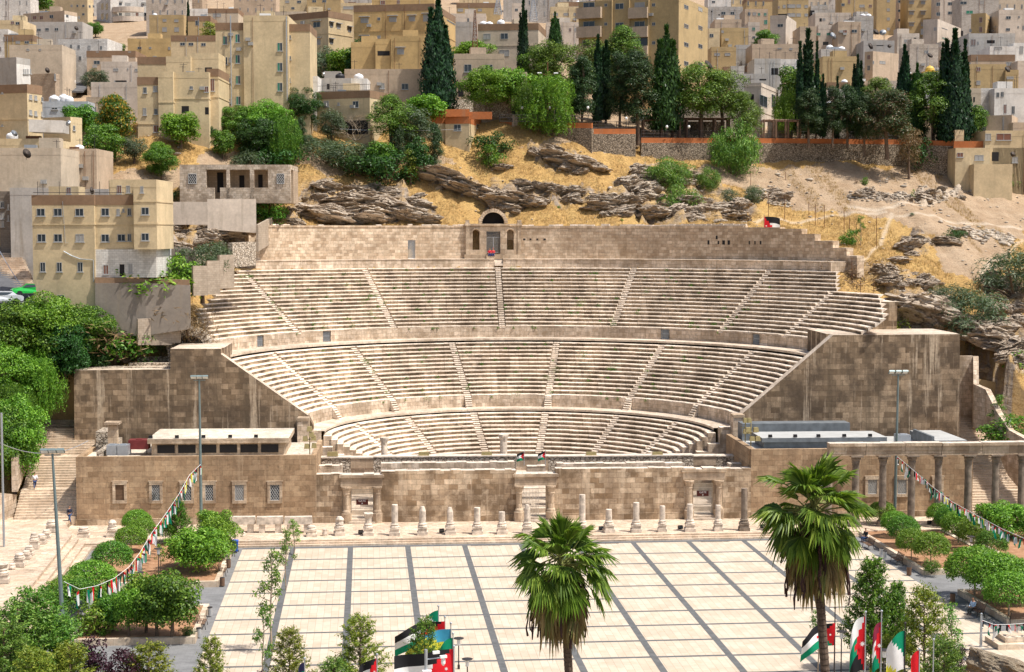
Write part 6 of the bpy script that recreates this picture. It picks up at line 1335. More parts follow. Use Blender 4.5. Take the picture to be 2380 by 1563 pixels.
def P_weep(key,leaf,seed,rx=3,rz=2.9,h=6.5,n=60):
 r=np.random.default_rng(seed);cl=[c for c in blob_clumps((rx,rx,rz,h-rz),n,1.15,seed)];Ps=[];Ns=[]
 for(x,y,z,R)in cl:
  for k in range(22):
   a=r.uniform(0,6.28);o=np.array([x+math.cos(a)*R*r.random(),y+math.sin(a)*R*r.random(),z+R*.3]);ln=r.uniform(.7,1.9);m=int(ln/.075)
   q=np.arange(m)/m;Ps.append(o+np.stack([math.cos(a)*.25*np.sqrt(q),math.sin(a)*.25*np.sqrt(q),-q*ln],1));Ns.append(np.tile([math.cos(a),math.sin(a),.15],(m,1))+r.normal(size=(m,3))*.5)
 V,Q_=leaves(np.concatenate(Ps),np.concatenate(Ns),.24,.075,.7,True,seed);proto(key,h,limbs(h,cl,.2,None,seed,.2,8,.35),(V,Q_),'bark',leaf)
P_weep('pepper','lf_mid',31);P_weep('pepper_bright','lf_bright',33,3.2,3.2,7,66)
def P_cyp(key,seed,h=10,rw=1.0,n=9000,loose=0.0,leaf='lf_cyp',bare=.06):
 r=np.random.default_rng(seed);Ps=[];Ns=[]
 lob=[(0,0,h,rw*.75)]+[(math.cos(a)*rw*.42,math.sin(a)*rw*.42,h*r.uniform(.62,.93),rw*.55)for a in np.linspace(0,6.28,7)[:-1]+r.uniform(0,1)]
 for(x,y,hh,w_)in lob:
  m=int(n*hh*w_/(h*rw*3.6));t=r.random(m)**.9;prof=np.sin(np.clip(t*1.02+.06,0,1)**.62*np.pi)**.72*(1-.35*t);a=r.uniform(0,6.28,m)
  bump_=1+.22*np.sin(a*3+t*23+r.uniform(0,6))+.12*np.sin(a*5-t*41);rad=w_*prof*bump_*(1-.3*r.random(m)**2)*(1+loose*r.random(m))
  z=hh*(bare+t*(1-bare));Ps.append(np.stack([x+np.cos(a)*rad,y+np.sin(a)*rad,z],1));Ns.append(np.stack([np.cos(a),np.sin(a),.1+0*a],1)+r.normal(size=(m,3))*.35)
 P=np.concatenate(Ps);N=np.concatenate(Ns);V,Q_=leaves(P,N,.34,.13,-1.3,True,seed);mb=MB();mb.tube([(0,0,-.8),(0,0,h*.3),(0,0,h*.9)],[.17,.13,.03],7)
 proto(key,h,mb,(V,Q_),'bark',leaf)
P_cyp('cypress',41);P_cyp('cypress2',42,10,.75,8000);P_cyp('cypress_thin',43,10,.55,6000,.3);P_cyp('cypress_wide',44,10,1.75,17000,.12);P_cyp('cypress_loose',45,9,1.5,9000,.6,'lf_dark')
def P_pine(key,seed,h=8,rx=2.7,n=46,leaf='lf_pine',zl=.36):
 r=np.random.default_rng(seed);cl=[]
 for i in range(n):
  t=i/n;z=h*(zl+(.95-zl)*t);rr_=rx*math.sin(math.pi*(.18+.74*t))**.8*r.uniform(.35,.95);a=r.uniform(0,6.28);cl.append((math.cos(a)*rr_,math.sin(a)*rr_,z,r.uniform(.6,1.15)))
 V,Q_=clump_cloud(cl,330,.26,.08,seed,.78,-.1,.9,.45);proto(key,h,limbs(h,cl,.2,None,seed,.3,14,.55),(V,Q_),'bark',leaf)
P_pine('pine',51);P_pine('pine2',52,7,3.1,50);P_pine('pine_dark',53,10,2.0,70,'lf_sombre',.26);P_pine('pine_brown',54,7,2.9,50,'lf_mixed',.3)
def P_clip(key,seed,leaf='lf_bright'):
 r=np.random.default_rng(seed);cl=[]
 for i in range(120):
  a=i*2.399;t=(i+.5)/120;z=-.42+1.42*t;q=math.sqrt(max(0,1-z*z));cl.append((math.cos(a)*1.85*q,math.sin(a)*1.85*q,1.9+1.4*z+r.uniform(-.06,.06),.42*r.uniform(.8,1.15)))
 V,Q_=clump_cloud(cl,380,.21,.08,seed,.75,.45,.7,.5);h=3.5;proto(key,h,limbs(h,cl,.075,None,seed,.05,10,.6),(V,Q_),'palebark',leaf)
P_clip('clipped',61);P_clip('clipped2',62);P_clip('clipped_dark',63,'lf_mid')
def P_spray(key,seed,leaf='lf_acacia',h=5,rx=1.6,n=54,L=.17,dens=26,low=.12):
 r=np.random.default_rng(seed);mb=MB();mb.tube([(0,0,-.5),(.05,0,h*.4),(0,.05,h*.92)],[.08,.06,.015],6);Ps=[];Ns=[]
 for i in range(n):
  t=low+(1-low)*(i/n);z=h*t*.93;R=rx*(1-t)**.75*r.uniform(.75,1.1)+.18;a=i*2.4+r.uniform(-.4,.4);e=np.array([math.cos(a)*R,math.sin(a)*R,z+R*.55]);o=np.array([0,0,z]);mid=(o+e)/2+np.array([0,0,-.06*R])
  mb.tube([o,mid,e],[.022,.014,.005],4,cap=False)
  for k in range(int(8+R*8)):
   q=r.uniform(.25,1);b0=o*(1-q)**2+2*mid*q*(1-q)+e*q*q;dr=np.array([math.cos(a+r.uniform(-1.2,1.2)),math.sin(a+r.uniform(-1.2,1.2)),r.uniform(.1,.9)]);dr /= np.linalg.norm(dr);m=int(dens*.35);s=np.linspace(.05,.42,m)
   Ps.append(b0+dr*s[:,None]);Ns.append(np.tile(np.array([0,0,1.]),(m,1))+r.normal(size=(m,3))*.8)
 V,Q_=leaves(np.concatenate(Ps),np.concatenate(Ns),L,L*.34,.0,True,seed);proto(key,h,mb,(V,Q_),'bark',leaf)
P_spray('spray',71);P_spray('spray2',72,'lf_acacia',5,1.9,60);P_spray('spray_yellow',73,'lf_yellow',5,1.7,52);P_spray('spray_dark',74,'lf_mid',6,2.3,80,.2)
def P_sap(key,seed,leaf='lf_mid',h=4.2):
 r=np.random.default_rng(seed);rr=random.Random(seed);mb=MB();mb.tube([(0,0,-.3),(-.1,0,h*.35),(.1,.05,h*.7),(0,0,h*.95)],[.06,.05,.035,.012],6);cl=[]
 for i in range(17):
  t=.38+.6*i/17;a=r.uniform(0,6.28);R=.95*(1.25-t)*r.uniform(.5,1.2);e=(math.cos(a)*R,math.sin(a)*R,h*t+.25*R);cl.append((*e,r.uniform(.2,.4)));mb.tube([(0,0,h*t-.15),(e[0]*.5,e[1]*.5,h*t),e],[.025,.018,.006],4,cap=False)
 V,Q_=clump_cloud(cl,420,.2,.07,seed,.8,.3,.3,.8);proto(key,h,mb,(V,Q_),'palebark',leaf)
P_sap('sapling',81,'lf_acacia');P_sap('sapling2',82);P_sap('sapling3',83,'lf_bright',3.6)
mb=MB();rr=random.Random(5)
def twig(p,d,l,r,k):
 e=p+d*l;mb.tube([p,p+d*l*.5+Vector((rr.uniform(-.1,.1),rr.uniform(-.1,.1),rr.uniform(-.05,.05)))*l,e],[r,r*.75,r*.5],4,cap=False)
 if k>0:
  for _ in range(3 if k>1 else 2):twig(e,(d+Vector((rr.uniform(-1,1),rr.uniform(-1,1),rr.uniform(-.5,.5)))*.75).normalized(),l*.75,r*.5,k-1)
for q in range(9):twig(Vector((0,0,.3)),Vector((rr.uniform(-1,1),rr.uniform(-1,1),rr.uniform(.3,1.3))).normalized(),1.0,.05,4)
DEAD=mb
def plant(key,x,yb,yt,d,label,wide=1.0,cat='tree',name=None,group=None,sink=0,Z=None,lean=0):
 """x, yb, yt in photo columns/rows (2380 px): foot and top; d: distance"""
 h,tm,cm=PROTO[key]
 if Z is not None:p=at(x,yb,Z=Z);d=(p-CO).dot(HV)
 else:p=at(x,yb,d=d)
 top=at(x,yt,d=d).z;z0=gz(p.x,p.y)if Z is None else Z
 if Z is None and abs(z0-p.z)>2.5:z0=min(max(z0,p.z-2.5),p.z)
 H=max(.4,top-z0);s=H/h
 t=empty(name or('bush' if cat in('bush','shrub')else 'tree'),(p.x,p.y,z0-sink),label,cat,group,random.uniform(0,6.28));t.scale=(s*wide,s*wide,s)
 if lean:t.rotation_euler=(0,lean,0)
 for nm,me in(('trunk',tm),('crown',cm)):link(bpy.data.objects.new(nm,me),t)
 return t
for key,x,yb,yt,d,lab,wd in[
 ('cypress_wide',1019,235,-8,262,'biggest dark cypress, standing alone before the broad ochre house',.95),('cypress',1216,185,3,275,'slim dark cypress beside the tan house with three tanks',.75),('cypress_loose',1290,120,30,300,'leaning loose dark conifer left of the massive ochre tower',.9),
 ('cypress2',438,85,0,390,'small distant cypress right of the burnt balcony tower',.7),('cypress2',1389,275,85,264,'pointed dark cypress, leftmost of the dense pair below the ochre tower',.9),('cypress2',1408,280,98,266,'pointed dark cypress, rightmost of the dense pair below the ochre tower',1.0),
 ('pine_dark',1352,285,130,262,'scruffy dark conifer left of the cypress pair',.9),('pine_dark',1440,285,120,263,'scruffy dark conifer right of the cypress pair',.8),('pine_dark',1483,288,115,261,'tall shaggy dark tree with bare lower trunk under the ochre tower',1.0),
 ('cypress_loose',1548,285,62,263,'tall ragged cypress in front of the ochre tower corner',.95),('cypress_thin',1876,290,70,269,'tall twisted cypress, middle of three thin ones by the blank ochre wall',1.1),('cypress_thin',1858,290,100,268,'thin dark cypress, left of the tall twisted one',.8),('cypress_thin',1897,290,100,270,'thin brownish cypress, right of the tall twisted one',.7),
 ('cypress',1912,292,175,266,'short pointed cypress below the blank ochre wall',.8),('cypress_wide',1992,290,130,269,'broad dark cypress right of the blank ochre wall',.65),('cypress_wide',2100,290,108,272,'knobbly broad dark cypress left of the golden dome',.75),('cypress_wide',2216,312,72,266,'giant dark cypress on the right, tallest of its group',1.0),
 ('cypress',2240,300,96,268,'slim cypress standing right behind the giant right cypress',.8),('cypress2',2188,300,105,270,'thin cypress standing left behind the giant right cypress',.7),('cypress_thin',1945,295,180,267,'small thin cypress beside the short pointed one',.9),('pine_dark',1935,300,200,263,'dark shaggy tree above the iron railing, left',.9),('pine_dark',1970,300,195,264,'dark shaggy tree above the iron railing, middle',1.0),
 ('pine_dark',1880,300,205,262,'dark drooping tree beside the pergola, left side',1.1),('pine_dark',2010,318,215,262,'ragged dark tree with thin trunk at the railing',.9),('pine_brown',2062,322,208,260,'big dark tree with browned dead patches above the orange parapet',1.15),('pine',2040,300,180,268,'greyish pine behind the browned tree',1.0),
 ('dryish',2113,380,275,262,'dry brown tree in front of the rubble wall',.8),('pine',2170,318,165,268,'pale green pine with grey trunk left of the giant cypress',.95),('cypress_loose',2130,300,150,270,'loose dark conifer behind the pale green pine',.8),
 ('pine2',1290,220,98,272,'round light green pine above the pepper tree, right',1.0),('pine2',1250,225,110,274,'round light green pine above the pepper tree, left',.9),('pine',1445,200,60,274,'light green pine crown in front of the ochre tower balconies',.9),('pine2',1400,230,95,275,'broad light green pine behind the cypress pair',1.2),
 ('pine2',1632,285,150,264,'large cloud shaped pine, left of the stone villa',1.05),('pine2',1680,275,168,266,'cloud shaped pine leaning towards the stone villa',1.0),('pine',1730,325,215,262,'small slanting pine with bare trunk below the villa',.9),('pine_dark',1335,285,185,262,'dark leaning pine with black slanting trunk',.8),
 ('pepper_bright',1275,280,165,259,'bright green weeping pepper tree behind the lamp pole',1.05),('pepper',1232,280,190,260,'pale grey green weeping tree left of the pepper tree',.8),('pepper_bright',1835,285,205,270,'fresh green willow like tree right of the villa',.9),('broad_mid',1858,230,145,285,'leafy green tree in front of the white house with green windows',1.0),
 ('big_bright',1130,225,158,262,'broad bright green tree before the striped panel house',1.3),('broad_bright2',1185,215,160,263,'bright green tree right of the striped panel house',1.0),('broad_bright2',1100,130,97,285,'bright green tree crown behind the brown grey house',1.4),('pine',910,330,220,250,'tall light green pine left of the orange parapet house',1.15),
 ('olive',955,330,245,252,'grey green olive tree right of the tall light pine',1.0),('broad_bright',990,262,215,257,'bright green bushy tree above the orange parapet house',1.4),('olive',770,318,252,252,'round grey olive tree left of the dead tree',1.0),('big_dark',700,320,200,254,'tall dense dark green tree in front of the tall block',1.05),
 ('broad_mid',745,300,210,258,'dark green tree leaning over the cream house corner',.7),('big_bright',620,365,235,246,'big yellow green tree at the foot of the tall block, left',1.2),('big_mid',545,365,240,246,'dense mid green tree in front of the tall block, middle',1.1),('big_dark',600,375,270,243,'dark green tree low in front of the tall block',1.1),
 ('big_dark',490,350,285,243,'dark leafy tree right of the yellow three storey house',1.0),('broad_mid',520,378,300,240,'dark green bushy tree above the porch ruin',1.0),('pepper',660,375,262,243,'pale umbrella shaped young tree with thin stem',.7),('pine_dark',700,350,270,246,'narrow dark conifer among the bushes',.7),
 ('olive',750,120,120,300,'',1),('broad_bright',420,318,255,238,'bright green leafy tree in front of the yellow three storey house',1.25),('big_mid',375,430,335,228,'loose green tree left of the porch ruin',1.1),('broad_bright2',370,395,330,233,'light green tree top behind the loose green tree',1.0),
 ('flowering',268,372,205,232,'tall tree dotted with orange flowers on the left',.95),('broad_mid2',240,385,290,228,'dark leafy lower tree beside the orange flowering tree',1.0),('olive',312,372,315,230,'round silvery olive bush below the flowering tree',1.2),('broad_mid',190,290,240,245,'green tree beside the long bluish grey house',1.2),('olive',220,185,160,275,'sparse grey green tree above the street with the white car',1.3),
 ('olive',753,180,108,285,'round grey green olive tree behind the cream house terrace',1.2),('broad_bright',800,175,108,283,'lush bright green tree right of the round olive',1.1),('broad_dark',840,170,100,280,'spiky dark green tree next to the golden yellow house',.9),('broad_mid',222,85,50,440,'dark green tree left of the burnt balcony tower',1.2),('broad_mid',262,125,98,320,'green tree behind the white stone block house',1.3),
 ('pine2',375,130,104,340,'small flat topped pine before the yellow long house',1.5),('yellowish',495,85,42,330,'yellow green tree left of the tall green window block',1.3),('broad_mid',87,15,-15,480,'green tree at the very top left',1.8),('pepper',1200,40,20,400,'',1),('broad_mid',1780,100,68,330,'round green tree on the right among houses',1.2),('broad_mid',2265,290,242,268,'green tree right of the giant cypress',1.0),
 ('broad_bright',1640,50,20,470,'',1)]:
 if not lab:continue
 if key=='broad_yel':key='broad_bright'
 plant(key,x,yb,yt,d,lab,wd)
for key,x,yb,yt,d,lab,wd in[
 ('tamarisk',1560,465,368,250,'large fresh green feathery bush hanging over the rocks',1.35),('tamarisk',1588,520,430,244,'lower trailing dark bush of the feathery green thicket',.9),('tamarisk',1650,440,390,251,'small feathery green bush right of the large thicket',.9),('bush_olive',1695,506,440,245,'round grey green bush, left of two on the rocks',.9),('bush_olive',1747,495,432,246,'round grey green bush, right of two on the rocks',.8),
 ('tamarisk',1705,385,285,259,'brownish green tamarisk before the long rubble wall',.7),('bush_dark',1145,338,306,255,'dark green creeping bush at the left wall end',1.3),('bush_green',625,520,462,226,'dense green bush by the diagonal block wall',1.2),('bush_dry',2290-300,675,598,213,'large brown dry bush at the right edge of the seating',1.7),('bush_olive',2215,720,662,206,'green broom bush, left of two on the right slope',1.1),('bush_olive',2248,735,680,204,'green broom bush, right of two on the right slope',1.1),
 ('bush_olive',2360,640,580,214,'big green broom bush at the right picture edge',1.3),('bush_dark',2218,555,530,232,'small dark round bush on the right slope',1.2),('sapling2',2000,560,502,230,'small green sapling inside the wire fence',.9),('bush_green',1975,555,535,231,'low green shrub beside the wire fence',.9),('bush_green',1298,508,490,242,'bright low bush above the back wall, right of the arch',1.2),('bush_bright',1445,535,520,236,'light green tuft hanging from the back wall top',.9),('bush_bright',1000,540,524,235,'light green tuft growing on the back wall, left',.8),
 ('bush_green',1140,365,335,252,'small green flowering bush on the golden slope',.8),('bush_olive',720,520,490,236,'grey shrub above the left back wall',.9),('bush_dark',945,512,478,241,'dark green shrub in the rock crevice, left of the arch',1.0),('bush_dry',980,490,452,243,'dry brown shrub above the dark crevice',1.0),('bush_dark',1100,475,450,244,'dark ivy like shrub below the rock ledge',2.0),
 ('bush_olive',755,375,325,247,'grey olive bush, first in the row under the dead tree',1.7),('bush_olive',815,378,330,247,'grey olive bush, second in the row under the dead tree',1.6),('olive2',715,370,312,248,'wide silvery olive left of the first grey bush',1.2),('broad_mid',880,385,325,246,'green bushy tree, first of the hedge below the light pine',1.0),('pine_dark',925,375,285,248,'dark narrow conifer, second of the hedge',.7),('yellowish',955,395,335,245,'young yellow green tree with thin stem',.8),('broad_dark',975,390,325,246,'dark green tree behind the yellow one',.9),('pine_dark',1012,385,285,247,'ragged cypress like tree before the orange parapet house',.7),('bush_dark',840,390,350,246,'dark bush under the hedge',1.5),('bush_dark',905,392,350,245,'dark shaded bush between thin stems',1.3),('bush_dark',640,385,335,243,'dark leafy shrub in front of the tall block',1.3),('bush_olive',575,400,352,240,'low olive shrub beside the porch ruin',1.0),
 ('bush_bright',343,648,610,190,'bright green bush in the corner house garden',1.6),('olive2',470,640,560,196,'dark olive thicket behind the stepped block wall',.9),('olive',520,615,562,200,'second olive crown behind the stepped block wall',.8),('bush_bright',425,640,600,193,'yellow green bush beside the olive thicket',.9),('bush_dry',285,760,705,190,'brown dry bush heap below the stained wall',2.2),('bush_green',290,780,745,187,'green shrub below the dry heap',1.2),('bush_olive',375,825,790,190.5,'pale grey shrub on the left platform by the broken vault',1.0),('bush_olive',345,820,765,192,'second grey shrub beside the platform',1.0),('bush_dark',385,455,435,224,'dark low bush left of the porch ruin',1.3),('bush_dry',440,745,705,190,'dry straw bush at the left end of the upper seats',1.0),
 ('bush_dry',1575,430,410,252,'',1),('bush_dry',1990,440,418,256,'low thorny bush, left on the bare slope',1.1),('bush_green',2010,430,412,256,'small shrub, right of the low thorny bush',.7),('sapling3',2122,490,440,250,'tiny lone sapling on the bare slope',.7),('bush_green',2345,420,405,262,'small green weed at the top right slope',.9),('bush_green',2285,455,440,258,'small green weed below the cream house',.8),('bush_dark',2145,350,320,266,'ivy hanging on the long rubble wall',.8),('bush_olive',2120,525,505,240,'olive tuft on the right slope',1.3),('sapling2',2320,950,918,181,'small palm like plant beside the right stairs',1.4),('bush_green',2345,985,965,179,'low weeds right of the stairs',1.3),('bush_bright',2375,870,820,195,'green bush at the right picture edge above the tent wall',1.2),('bush_yellow',2065,790,745,201,'yellow green grass bush beside the rubble heap',.9)]:
 if lab:plant(key,x,yb,yt,d,lab,wd,cat='bush' if 'bush' in key or key=='tamarisk' else 'tree')
p=at(828,335,d=252);dt=empty('dead_tree',p,'bare bleached dead tree before the cream house garage','dead tree');child_to(DEAD.build('branches',M['palebark']),dt);dt.children[0].matrix_parent_inverse=Matrix.Identity(4);dt.scale=(1.6,1.6,1.5)
for key,x,yb,yt,d,lab,wd in[
 ('big_mid',50,830,690,181,'wide green tree at the left edge, below the street',1.2),('big_bright',120,820,685,182,'light green tree under the corner house, centre',1.1),('big_mid',185,790,700,184,'bushy green tree under the corner house, right',1.3),('big_dark',150,850,740,181,'dark green tree above the left stairs',1.0),('big_dark',190,895,765,186,'dark green tree hugging the left platform corner',.9),('olive',235,820,770,189,'grey green tree behind the platform tanks',.9),('broad_dark',165,930,830,188,'dense dark tree at the top of the left stairs',.8),
 ('pepper_bright',90,925,805,178,'feathery light green sumac by the low yellow hut',.8),('big_bright',10,900,800,176,'bright green tree crown at left edge beside the hut',1.2),('pepper',20,990,880,173,'drooping green tree at the left edge below the hut',.9),('big_bright',34,1080,925,170,'big yellow green tree overhanging the left stairs',.85),('big_mid',-10,1090,930,168,'green tree cut by the left edge beside the stairs',.9)]:
 plant(key,x,yb,yt,d,lab,wd)
GZ=.42
for key,x,yb,yt,lab,wd in[
 ('clipped',318,1243,1185,'clipped round tree farthest back in the left bed',.95),('clipped2',330,1262,1205,'clipped round tree, second from the back of the left bed',.95),('clipped',305,1283,1222,'clipped round tree in the middle of the left bed row',1.0),('clipped_dark',262,1338,1258,'darker clipped round tree, left row of the bed',.95),('clipped2',385,1262,1215,'clipped round tree right of the left bed row',.9),('clipped',212,1402,1303,'wide clipped tree at the front left bed corner',1.0),('clipped2',158,1425,1338,'clipped tree beside the left lamp pole',1.0),('clipped_dark',182,1450,1345,'clipped tree with bare stem in the front left bed',.95),('clipped',250,1435,1360,'small clipped tree behind the leafy bushes',.9),
 ('spray_dark',415,1265,1155,'upright green cypress like tree near the second floodlight pole',.65),('broad_bright',500,1265,1178,'leafy light green tree at the back right of the left bed',.8),('broad_bright2',462,1330,1228,'broad leafy light green tree beside the benches',.95),('broad_bright',430,1318,1235,'leafy light green tree behind the lamp in the left bed',.95),('broad_bright2',505,1300,1205,'leafy light green tree by the blue bin',.8),('broad_mid',365,1478,1345,'dense leafy tree between two others at the front bed',.9),('bush_bright',230,1470,1400,'leafy shrub at the left of the front bed',.9),('sapling3',372,1330,1265,'small thin sapling in the red soil',.8),('broad_bright',340,1470,1325,'tall leafy tree in the middle of the front left bed',.7),('broad_mid',400,1482,1322,'leafy tree at the right corner of the front left bed',.85),('broad_bright',300,1478,1355,'leafy shrub tree left of the middle one',.6),('bush_dark',436,1478,1455,'small dark shrub by the front kerb',.9),('bush_green',240,1478,1462,'low shrub in the red soil at the front kerb',.8),('broad_mid',262,1470,1378,'dense green tree low in the front left bed',.8),
 ('clipped',2050,1222,1165,'clipped round tree, left row back of the right garden',.9),('clipped2',2080,1248,1188,'clipped round tree, second of the left row in the right garden',.9),('clipped_dark',2100,1270,1198,'clipped round tree, third of the left row in the right garden',.85),('clipped',2118,1300,1228,'small clipped tree, fourth of the left row in the right garden',.8),('clipped2',2163,1315,1237,'large clipped round tree at the front of the right garden',.9),('clipped',2185,1225,1168,'clipped round tree, first of the back row in the right garden',.9),('clipped_dark',2205,1240,1178,'clipped round tree, second of the back row in the right garden',.9),('clipped2',2228,1262,1188,'clipped round tree, third of the back row in the right garden',.9),('clipped',2262,1280,1203,'clipped round tree, fourth of the back row in the right garden',.85),('clipped_dark',2305,1300,1232,'clipped round tree, last of the back row in the right garden',.9),
 ('clipped',2265,1382,1270,'big bright clipped tree above the front right bed, left',1.0),('clipped2',2318,1400,1285,'big bright clipped tree above the front right bed, middle',1.05),('clipped',2370,1400,1300,'big bright clipped tree at the right picture edge',1.0),('clipped2',2345,1430,1330,'clipped tree with bare stem in front of the right bed',1.0),('broad_bright',2310,1240,1160,'loose light green tree by the right stairs',1.1),('broad_bright2',2350,1250,1175,'broad light green bush at the right edge near the stairs',1.2),('bush_green',2165,1330,1300,'small shrub under the large clipped tree',.8)]:
 plant(key,x,yb,yt,0,lab,wd*(1.0 if 'clipped' in key else 1.2),Z=GZ,name='garden_tree' if 'clipped' in key else None,group='clipped round garden trees' if 'clipped' in key else None,cat='bush' if 'bush' in key else 'tree')
for key,x,yb,yt,lab,wd in[('sapling3',683,1290,1207,'thin young tree nearest the steps on the left of the plaza',.95),('sapling',665,1372,1225,'taller leaning young tree, second from the steps on the plaza',.75),('sapling',632,1515,1275,'tallest thin young tree on the plaza left side',.75),('sapling2',612,1600,1415,'young tree cut low at the bottom, plaza left side',.7),('sapling2',1900,1570,1420,'small sapling left of the right palm trunk',.8)]:
 plant(key,x,yb,yt,0,lab,wd,Z=0.02)
def fore(key,x,yt,wpx,d,h,lab,wd=1.0,name='tree',cat='tree'):
 top=at(x,yt,d=d);H0=PROTO[key][0];s=h/H0;t=empty(name,(top.x,top.y,top.z-h),lab,cat,None,random.uniform(0,6));t.scale=(s*wd,s*wd,s)
 for nm,me in(('trunk',PROTO[key][1]),('crown',PROTO[key][2])):link(bpy.data.objects.new(nm,me),t)
for a in[('spray',85,1358,0,96,8,'feathery pale green tree at the lower left, tallest',1.15),('spray2',40,1395,0,94,7,'feathery green tree at the lower left corner',1.2),('spray2',130,1420,0,98,6.5,'feathery green tree right of the tallest lower left one',1.1),('spray',10,1440,0,90,6,'feathery tree cut by the lower left corner',1.2),('spray_yellow',160,1490,0,93,5,'yellowish feathery shrub left of the purple bushes',1.2),('purple',205,1480,0,97,5,'dark purple leaved tree, left of two',1.0),('purple',285,1505,0,95,5,'dark purple leaved tree, right of two',1.0),('spray_yellow',345,1490,0,96,5,'olive green feathery tree right of the purple ones',1.35),('spray',310,1520,0,97,4,'small feathery shrub between purple and olive trees',1.0),('spray_yellow',75,1500,0,88,5,'yellow green shrub at the bottom edge, far left',1.2),
  ('spray_yellow',490,1475,0,100,5,'slim olive green tree at the bottom, left of the white plaza tiles',.8),('spray_yellow',672,1455,0,100,5,'feathery tree with a small dark flag before it',1.0),('spray_yellow',835,1425,0,99,5.5,'bushy feathery tree left of the flag cluster',1.05),('spray2',775,1525,0,97,4,'low feathery shrub at the bottom edge, centre left',1.2),('spray',985,1430,0,101,5.5,'feathery tree behind the big flag cluster',.8),('purple',600,1560,0,99,4,'purple shrub tip at the bottom edge',.8),
  ('spray_dark',2028,1288,0,111,9,'large dark leafy tree right of the right palm trunk',.72),('spray_dark',2085,1345,0,112,7,'leafy tree joined to the right side of the large dark one',.6),('spray_yellow',2150,1355,0,108,8,'slim tall olive green tree near the lower right',.85),('spray2',2195,1480,0,97,5,'low feathery tree at the lower right',1.0),('spray_yellow',2062,1475,0,109,5,'yellow green shrub behind the right flags',.9),('sapling',2215,1400,0,100,5,'thin sparse sapling near the lower right bench',.8),('purple',2235,1500,0,99,3,'small purple shrub at the lower right kerb',.7)]:
 fore(*a)
def palm(name,x,y,d,lab,seed,tx,ty,s=1.0,nd=80):
 r=random.Random(seed);c=at(x,y,d=d);b=at(tx,ty,d=d);z0=0.0
 t=empty(name,(b.x,b.y,z0),lab,'palm tree','tall fan palms');o=Vector((0,0,0));mb=MB();slope=(c-b);f=(c.z-z0)/slope.z;base=c-slope*f
 t.location=base;pts=[base.lerp(c,q/14)for q in range(15)];rad=[(.165-.03*q/14)*s for q in range(15)]
 for q in range(14):
  a,e=pts[q],pts[q+1]
  for k in range(5):mb.tube([a.lerp(e,k/5),a.lerp(e,(k+.9)/5)],[rad[q]*1.03,rad[q]*.97],12,cap=False)
 mb.build('trunk',M['palmbark'],t)
 G_={'green_fronds':MB(),'dead_fronds':MB()}
 def fan(mb,az,el,plen,flen,mat_i,spread=2.2,sag=.35,n=22,fold=1.0):
  d=Vector((math.cos(az)*math.cos(el),math.sin(az)*math.cos(el),math.sin(el)));side=Vector((-math.sin(az),math.cos(az),0));up=side.cross(d)*-1;up=up if up.z>0 or el>1.2 else-up
  p0=c+Vector((0,0,r.uniform(-.25,.25)*s));p1=p0+d*plen+Vector((0,0,-sag*plen*.4));mb.tube([p0,p0.lerp(p1,.5)+Vector((0,0,.05)),p1],[.035*s,.025*s,.02*s],4,m=1,cap=False)
  d2=(d+Vector((0,0,-sag))).normalized();up2=side.cross(d2)*-1;up2=up2 if up2.z>0 else-up2;tw=r.uniform(-.4,.4);sd=side*math.cos(tw)+up2*math.sin(tw);un=sd.cross(d2);un=un if un.dot(up2)>0 else-un
  for k in range(n):
   q=(k/(n-1)-.5)*spread;dd=d2*math.cos(q)+sd*math.sin(q);L_=flen*(1-.28*abs(q)/(spread/2))*r.uniform(.9,1.08);w_=L_*spread/n*.55;pr=sd*math.cos(q)-d2*math.sin(q);L1=L_*.58;a0=p1
   m1=a0+dd*L1+un*(.05*L_);e1=a0+dd*L_*.97+Vector((0,0,-fold*L_*r.uniform(.10,.38)))
   i0=mb.V(a0-pr*.01);i1=mb.V(m1-pr*w_+un*.02);i2=mb.V(m1-un*w_*.9);i3=mb.V(m1+pr*w_+un*.02);i4=mb.V(e1)
   mb.F((i0,i1,i2));mb.F((i0,i2,i3));mb.F((i1,i4,i2));mb.F((i2,i4,i3))
 for k in range(50):
  t_=k/50;el=1.45-2.15*t_**1.1+r.uniform(-.12,.12);fan(G_['green_fronds'],k*2.399+r.uniform(-.2,.2),el,r.uniform(.75,1.15)*s*(1 if t_>.15 else .7),r.uniform(.95,1.2)*s,0,2.3 if t_>.2 else 1.4,.12+.5*t_,22,.6+.8*t_)
 for k in range(nd):fan(G_['dead_fronds'],k*2.399,-.75-r.uniform(0,.75),r.uniform(.35,.95)*s,r.uniform(.9,1.5)*s,0,1.3,1.0+r.random()*.5,12,1.3)
 for q in range(26):
  az=r.uniform(0,6.28);R=r.uniform(.55,1.35)*s;p=c+Vector((math.cos(az)*R*.7,math.sin(az)*R*.7,-.6*s));ln=r.uniform(.9,2.5)*s;m=7
  pts=[p+Vector((math.cos(az)*.25*s,math.sin(az)*.25*s,0))*(1-(1-j/m)**2)+Vector((r.uniform(-.05,.05),r.uniform(-.05,.05),-ln*j/m))for j in range(m+1)];G_['dead_fronds'].tube(pts,[.02*s]+[.035*s*r.uniform(.5,1.2)for _ in range(m)],4,m=2,cap=False)
 G_['green_fronds'].build('green_fronds',[M['palmgreen'],M['palmstalk'],M['palmdark']],t);G_['dead_fronds'].build('dead_fronds',[M['palmdead'],M['palmstalk'],M['palmdark']],t)
M['palmbark']=plain('palm_trunk',(.105,.075,.055),.95,var=.45,scale=9);M['palmgreen']=leafmat('palm_fronds',(.05,.11,.012),(.15,.27,.03),(.30,.42,.07),.3);M['palmdead']=leafmat('dead_fronds',(.13,.08,.035),(.32,.22,.11),(.14,.15,.04),.15)
